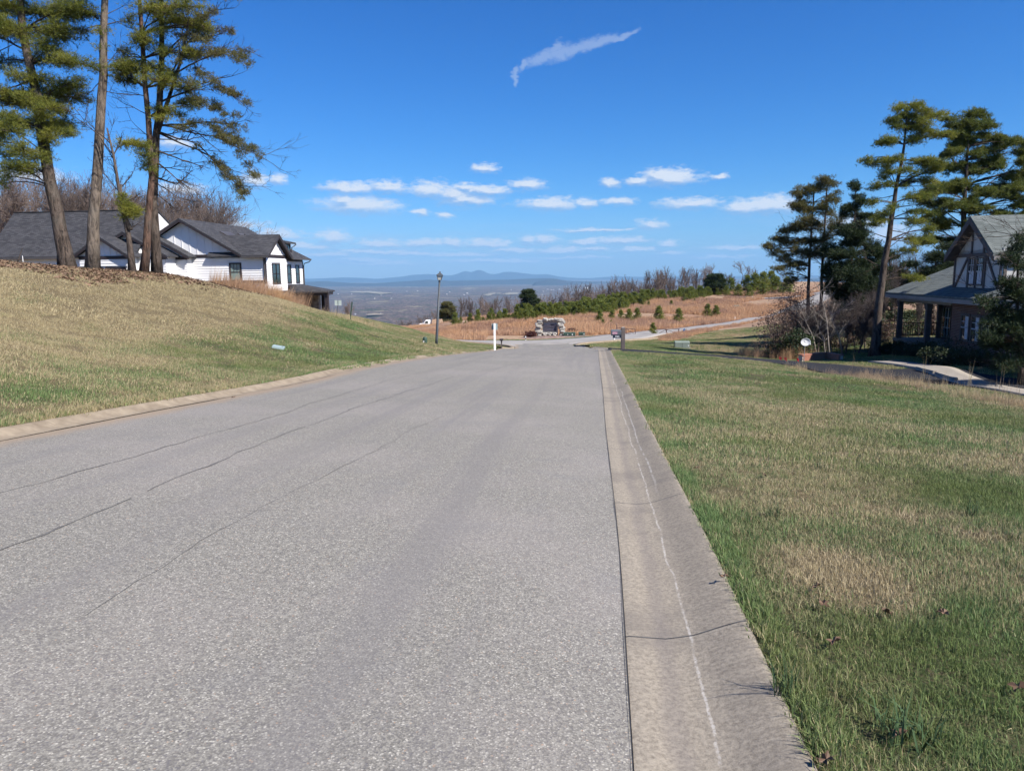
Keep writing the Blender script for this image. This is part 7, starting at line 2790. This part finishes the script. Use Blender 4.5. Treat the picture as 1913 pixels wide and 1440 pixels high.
x, y = x[k], y[k]
put('grass', 'grass at the foot of the left bank', x, y, mid_p, rng)
x, y, o = lawn_points(-1, 13, 50, 8.0, rng, 36, 0.80)
k = (y > 19) | (o > 11.5)
put('grass', 'dry winter grass covering the left bank', x[k], y[k], far_p, rng, 0.7, 1.25)
n = 26000
x = rng.uniform(-30, 40, n)
y = rng.uniform(50, 75, n)
k = keep(x, y)
put('grass', 'short grass round the crossing', x[k], y[k], far_p, rng, 0.5, 0.9)
# a thick fringe right at the kerb
n = 9000
y = rng.uniform(0.8, 42, n)
x = xR(y) + KW + 0.03 + rng.random(n) * np.interp(y, [0, 7.5, 8, 18, 42], [0.10, 0.12, 0.24, 0.40, 0.45])
put('grass', 'ragged green fringe of grass along the right kerb', x, y, [blade_patch('fringe_a', 34, 0.05, 0.055, 0.004, 11, M_blade, 0.9), blade_patch('fringe_b', 30, 0.05, 0.048, 0.004, 12, M_blade, 1.1)], rng)


n = 5000
y = rng.uniform(6, 48, n)
x = xL(y) - KW * 0.66 - 0.03 - rng.random(n) * 0.25
put('grass', 'green fringe of grass along the left kerb', x, y, [blade_patch('fringe_c', 34, 0.06, 0.06, 0.006, 41, M_blade, 0.9)], rng)


# tall dry grasses
def b_sedge(c1, c2):
    def b(nt, bs):
        r = nt.node('ShaderNodeAttribute', attribute_name='rnd').outputs['Fac']
        p = nt.pos()
        n = nt.noise(p, 0.15, 3.0, 0.6)
        c = nt.mix(r, c1, c2)
        c = nt.mix(nt.math('MULTIPLY', nt.smooth(n, 0.45, 0.60), 0.5), c, (0.29, 0.185, 0.155))
        nt.set(bs, 'Base Color', c)
        tr = nt.node('ShaderNodeBsdfTranslucent')
        nt.l.new(c, tr.inputs['Color'])
        mx = nt.node('ShaderNodeMixShader')
        mx.inputs[0].default_value = 0.3
        nt.l.new(bs.outputs[0], mx.inputs[1])
        nt.l.new(tr.outputs[0], mx.inputs[2])
        nt.l.new(mx.outputs[0], [n_ for n_ in nt.n if n_.type == 'OUTPUT_MATERIAL'][0].inputs[0])
    return b


M_sedge = material('rust_broomsedge', b_sedge((0.42, 0.235, 0.13), (0.66, 0.45, 0.28)), rough=0.8, spec=0.1)
M_drytall = material('pale_tall_straw', b_sedge((0.36, 0.28, 0.16), (0.56, 0.46, 0.29)), rough=0.8, spec=0.1)
M_ochre = material('ochre_tall_straw', b_sedge((0.42, 0.25, 0.12), (0.58, 0.40, 0.22)), rough=0.8, spec=0.1)
sed_p = [blade_patch('sedge_a', 90, 0.45, 0.42, 0.022, 13, M_sedge, 0.3), blade_patch('sedge_b', 80, 0.42, 0.32, 0.024, 14, M_sedge, 0.4), blade_patch('sedge_c', 80, 0.45, 0.52, 0.020, 15, M_sedge, 0.25)]
n = 52000
x = rng.uniform(-45, 62, n)
y = rng.uniform(70, 185, n)
k = keep(x, y) & (dist_poly(x, y, cross) > 4.2)
side = y > np.interp(x, [c[0] for c in cross[:-1]], [c[1] for c in cross[:-1]])
mon = (np.hypot((x - EM.location[0] - 0.6) / 5.2, (y - EM.location[1] + 1.6) / 3.4) > 1) & ~((y < 81) & (x > -3) & (x < 12.5))
k &= side & mon & (fbm(x, y, 62, 4, 0.05) > 0.36) & (x < y * 0.42)
put('broomsedge', 'rust coloured dry grass covering the field past the crossing', x[k], y[k], sed_p, rng, 0.7, 1.2)
n = 9000
x = rng.uniform(8, 40, n)
y = rng.uniform(56, 100, n)
dd = dist_poly(x, y, cross)
side = y < np.interp(x, [c[0] for c in cross[:-1]], [c[1] for c in cross[:-1]])
k = side & (dd > 2.8) & (dd < 4.2 + 3 * fbm(x, y, 63, 3, 0.1)) & (x > 13.5) & keep(x, y)
put('broomsedge', 'rust coloured grass between the gate and the near lawn', x[k], y[k], sed_p, rng, 0.3, 0.6)
# straw on the berm at the parking pad
tall_p = [blade_patch('tall_a', 34, 0.20, 0.34, 0.006, 16, M_drytall, 0.9), blade_patch('tall_b', 26, 0.18, 0.45, 0.006, 17, M_drytall, 0.6), blade_patch('tall_c', 40, 0.22, 0.22, 0.007, 18, M_drytall, 1.3)]
berm = [W(1500, 688, 30), W(1600, 700, 26.2), W(1700, 715, 22.3), W(1800, 735, 19.3), W(1913, 760, 17.2), (13.5, 13)]
bx, by = [], []
for a, b in zip(berm[:-1], berm[1:]):
    m = int(math.hypot(b[0] - a[0], b[1] - a[1]) * 75)
    t = rng.random(m)
    w = rng.normal(0, 0.42, m)
    L = math.hypot(b[0] - a[0], b[1] - a[1])
    bx.append(a[0] + (b[0] - a[0]) * t + (b[1] - a[1]) / L * w)
    by.append(a[1] + (b[1] - a[1]) * t - (b[0] - a[0]) / L * w)
x, y = np.concatenate(bx), np.concatenate(by)
k = thin(x, y, 0.42, 64, 0.9) & (dist_poly(x, y, drive[5:]) > 1.9)
put('dry_grass', 'tall pale dry grass along the berm above the parking pad', x[k], y[k], tall_p, rng, 0.35, 0.75)
# single tall stalks
st_p = [blade_patch('stalk_a', 4, 0.12, 0.95, 0.007, 19, M_drytall, 0.14, hvar=0.3), blade_patch('stalk_b', 3, 0.1, 0.8, 0.007, 20, M_drytall, 0.3, hvar=0.3)]
t = rng.random(34)
i = rng.integers(1, len(berm) - 1, 34)
ba = np.array(berm)
x = ba[i - 1, 0] + (ba[i, 0] - ba[i - 1, 0]) * t + rng.normal(0.4, 0.35, 34)
y = ba[i - 1, 1] + (ba[i, 1] - ba[i - 1, 1]) * t + rng.normal(0.2, 0.35, 34)
k = dist_poly(x, y, drive[5:]) > 1.9
put('dry_grass', 'single thin dry stalks standing above the berm grass', x[k], y[k], st_p, rng, 0.6, 1.0)


def clump_field(name, label, pts, n, spread, protos, smin=0.7, smax=1.1):
    xs, ys = [], []
    for px, py, D in pts:
        c = W(px, py, D)
        xs.append(c[0] + rng.normal(0, spread, n))
        ys.append(c[1] + rng.normal(0, spread, n))
    x, y = np.concatenate(xs), np.concatenate(ys)
    put(name, label, x, y, protos, rng, smin, smax)


och_p = [blade_patch('ochre_a', 40, 0.20, 0.75, 0.010, 21, M_ochre, 0.22), blade_patch('ochre_b', 36, 0.2, 0.6, 0.010, 22, M_ochre, 0.35)]
clump_field('dry_grass', 'ochre tall grass on the bank crest before the white house', [(428, 545, 40.5), (445, 548, 41), (462, 552, 41.5), (480, 556, 42), (500, 558, 43), (520, 564, 43.5), (540, 568, 44)], 26, 0.55, och_p)
clump_field('dry_grass', 'sparse straw stalks along the left bank round the leaning post', [(640, 600, 46), (660, 603, 45), (680, 606, 45.5), (672, 604, 45), (650, 601, 45.5)], 26, 0.7, [blade_patch('pale_a', 14, 0.2, 0.42, 0.010, 23, M_drytall, 0.3)], 0.6, 1.0)
clump_field('dry_grass', 'rust tall grass at the foot of the thicket left of the dish', [(1450, 668, 42), (1462, 668, 41.5), (1474, 669, 41), (1486, 670, 40.5), (1430, 664, 43), (1415, 661, 44), (1400, 658, 45)], 26, 0.55, och_p, 0.4, 0.85)
clump_field('dry_grass', 'pale straw strip between the near lawn and the thicket', [(1330, 655, 50), (1350, 656, 49), (1370, 658, 48), (1390, 660, 47), (1410, 663, 46), (1430, 666, 44.5), (1460, 669, 42.5), (1310, 653, 51)], 26, 0.9, tall_p, 0.5, 0.9)

# leaf litter on the bank top under the pines
M_leafb = leafy('fallen_oak_leaves', (0.10, 0.060, 0.038), (0.20, 0.125, 0.080), (0.30, 0.20, 0.13), 0.1)
lc = leaves(np.zeros((16, 3)) + rng.normal(0, 0.14, (16, 3)) * np.array([1, 1, 0.12]) + np.array([0, 0, 0.03]), 0.05, rng, 1.5)
lm = mesh_obj('litter', lc[0], lc[1], M_leafb, mesh_only=True)
float_attr(lm, 'rnd', lc[2])
n = 5500
x = rng.uniform(-32, -9, n)
y = rng.uniform(25, 40, n)
z = G(x, y)
k = (z > np.interp(y, [25, 31, 36, 40], [1.55, 1.35, 1.0, 0.7]) + rng.normal(0, 0.15, n)) & (fbm(x, y, 65, 3, 0.5) > 0.4)
put('leaf_litter', 'brown fallen leaves under the pines on top of the left bank', x[k], y[k], [bpy.data.objects.new('litter', lm)], rng)

# wild onion tufts
M_onion = material('blue_green_onion', color=(0.055, 0.095, 0.040), rough=0.7, spec=0.2)
for i, (px, py, lab, h) in enumerate([(1462, 1300, 'dark blue green onion tuft leaning over the kerb edge at the lower right', 0.17), (1444, 975, 'blue green onion tuft in the lawn above the dry patch', 0.13),
                                      (1530, 880, 'small blue green onion tuft farthest up the near lawn', 0.12), (1815, 975, 'blue green onion tuft nearest the right edge of the lawn', 0.16),
                                      (1690, 1415, 'broad flopping blue green tuft at the bottom edge of the lawn', 0.16)]):
    d = ray(px, py)
    m_ = 2.0
    for _ in range(60):
        xx, yy = d[0] / d[1] * m_, m_
        if EYE + d[2] / d[1] * m_ < float(G(xx, yy)):
            break
        m_ += 0.15
    xx, yy = d[0] / d[1] * m_, m_
    ob = blade_patch('onion_tuft', 46 if i != 4 else 60, 0.05 if i != 4 else 0.12, h, 0.0042 if i != 4 else 0.007, 400 + i, M_onion, 0.6 if i != 4 else 1.2)
    link(ob)
    ob.location = (xx, yy, float(G(xx, yy)))
    tag(ob, lab, 'plant')

# single fallen leaves
lab = ['curled orange leaf on the straw patch nearest the kerb', 'crumpled dark orange leaf just below the straw patch', 'brown leaf in the middle of the near lawn', 'dark brown leaf right of the middle of the near lawn',
       'small tan leaf midway between straw patch and onion tuft', 'brown curled leaf low in the lawn by the bottom edge', 'pale tan leaf far up the lawn near the kerb', 'pale tan leaf up the lawn right of the kerb',
       'orange leaf at the right edge of the lawn', 'small leaf lying at the kerb edge beside the straw patch', 'brown leaf at the bottom beside the kerb corner', 'orange leaf lying by the left kerb on the asphalt']
for i, (px, py) in enumerate([(1527, 1105), (1537, 1137), (1655, 1152), (1763, 1157), (1560, 1211), (1683, 1388), (1302, 878), (1426, 890), (1905, 1290), (1354, 1086), (1546, 1432), (436, 740)]):
    d = ray(px, py)
    m_ = 1.6
    for _ in range(400):
        xx, yy = d[0] / d[1] * m_, m_
        gz = float(G(xx, yy)) if i != 11 else float(zLs(yy)) + 0.01
        if EYE + d[2] / d[1] * m_ < gz + 0.03:
            break
        m_ += 0.05
    r = np.random.default_rng(500 + i)
    nn = 14
    pts = [(0, 0, 0.012)]
    for k_i in range(nn):
        an = 2 * math.pi * k_i / nn
        rad = 0.032 * (1.0 if k_i % 2 else 0.55) * (1.25 if abs(math.sin(an)) < 0.5 else 0.9)
        pts.append((rad * math.cos(an), rad * math.sin(an), 0.02 * abs(math.cos(an * 1.5 + i)) + r.uniform(0, 0.012)))
    lf = mesh_obj('fallen_leaf', pts, [(0, 1 + k_i, 1 + (k_i + 1) % nn) for k_i in range(nn)], M_leafb)
    m2 = lf.modifiers.new('thickness', 'SOLIDIFY')
    m2.thickness = 0.001
    float_attr(lf.data, 'rnd', np.full(len(pts), r.random()))
    lf.location = (xx, yy, gz + (0.035 if i != 11 else 0.0))
    lf.rotation_euler = (r.uniform(-0.6, 0.6), r.uniform(-0.6, 0.6), r.uniform(0, 6))
    tag(lf, lab[i], 'leaf')


# ---------------------------------------------------------------- joined remainder of the young pine thicket
_pro = []
for v_ in range(5):
    a_me, t_me = YV[v_]
    _pro.append(bpy.data.objects.new('pine_mass_%s' % 'abcde'[v_], a_me))
if MORE:
    q_ = np.array(MORE[:600])
    sc_q = q_[:, 2] / 2.15 * 1.1
    rt = np.zeros((len(q_), 3))
    rt[:, 2] = rng.uniform(0, 6.28, len(q_))
    scatter('pine_thicket', 'dense mass of young pines filling in behind the nearer young pines', np.stack([q_[:, 0], q_[:, 1], G(q_[:, 0], q_[:, 1]) - 0.03], 1), rt, sc_q, rng.integers(0, 5, len(q_)), _pro)

# ---------------------------------------------------------------- labels of the look-alikes, told apart by size and place
ORD = ['leftmost', 'second', 'third', 'fourth', 'fifth', 'sixth', 'seventh', 'eighth', 'ninth', 'tenth', 'eleventh', 'twelfth', 'thirteenth', 'fourteenth', 'fifteenth', 'sixteenth', 'seventeenth',
       'eighteenth', 'nineteenth', 'twentieth']


def seen_px(o):
    d = np.array(o.location) - np.array([0, 0, EYE])
    return 956.5 + FPX * (d @ cR) / (d @ cF)


def relabel(group, noun, segs):
    obs = sorted([o for o in SC.objects if o.parent is None and o.get('group') == group], key=seen_px)
    i0 = 0
    for lim, where in segs:
        part = [o for o in obs[i0:] if seen_px(o) < lim]
        for k, o in enumerate(part):
            if k < len(ORD):
                n_ = ORD[k] + (' ' if k == 0 else ' ') + noun + ('' if k == 0 else ' from the left') + ' ' + where
            else:
                n_ = noun + ' at the right end of those ' + where
            o['label'] = n_
        i0 += len(part)


relabel('row of leafless trees at the edge of the valley', 'leafless tree', [(824, 'left of the street lamp at the drop'), (960, 'between the lamp and the lone round pine'), (1050, 'around the lone pine above the stone wall'),
        (1100, 'on the ridge just above the stone wall'), (1150, 'on the ridge right of the stone wall'), (1215, 'on the ridge above the mailbox'), (1290, 'on the ridge above the long gate'), (9999, 'on the ridge right of the long gate')])
relabel('leafless wood behind the white house', 'bare tree', [(60, 'behind the far left of the charcoal roof'), (150, 'behind the leaning pine'), (230, 'behind the tall straight pine'), (300, 'behind the forked pines'), (9999, 'behind the main white gable')])
relabel('bushy pines on the hilltop', 'bushy hilltop pine', [(1390, 'left of the hill road end'), (9999, 'near the tall right pines')])
relabel('clipped shrubs along the brick house', 'clipped shrub', [(9999, 'between footpath and brick front')])
relabel('hedge shrubs along the porch', 'hedge shrub', [(9999, 'in the shade along the porch base')])
relabel('undergrowth shrubs under the right pines', 'undergrowth shrub', [(9999, 'under the pines left of the porch')])
relabel('thin bare trunks beside the porch', 'thin bare trunk', [(1590, 'behind the end of the brick wall'), (1640, 'left of the tall leaning pine foot'), (1680, 'right of the tall leaning pine foot'), (1730, 'seen through the porch posts'), (9999, 'behind the porch end')])
relabel('leafless thicket behind the low brick wall', 'grey bare shrub', [(1510, 'left of the satellite dish'), (1570, 'right behind the low brick wall'), (9999, 'right of the low brick wall')])
relabel('white buildings scattered in the valley', 'white building', [(690, 'far out in the valley left of the lamp'), (800, 'in the valley just left of the lamp'), (900, 'in the valley just right of the lamp'),
        (1040, 'in the valley above the stone wall'), (9999, 'in the valley above the young pines')])
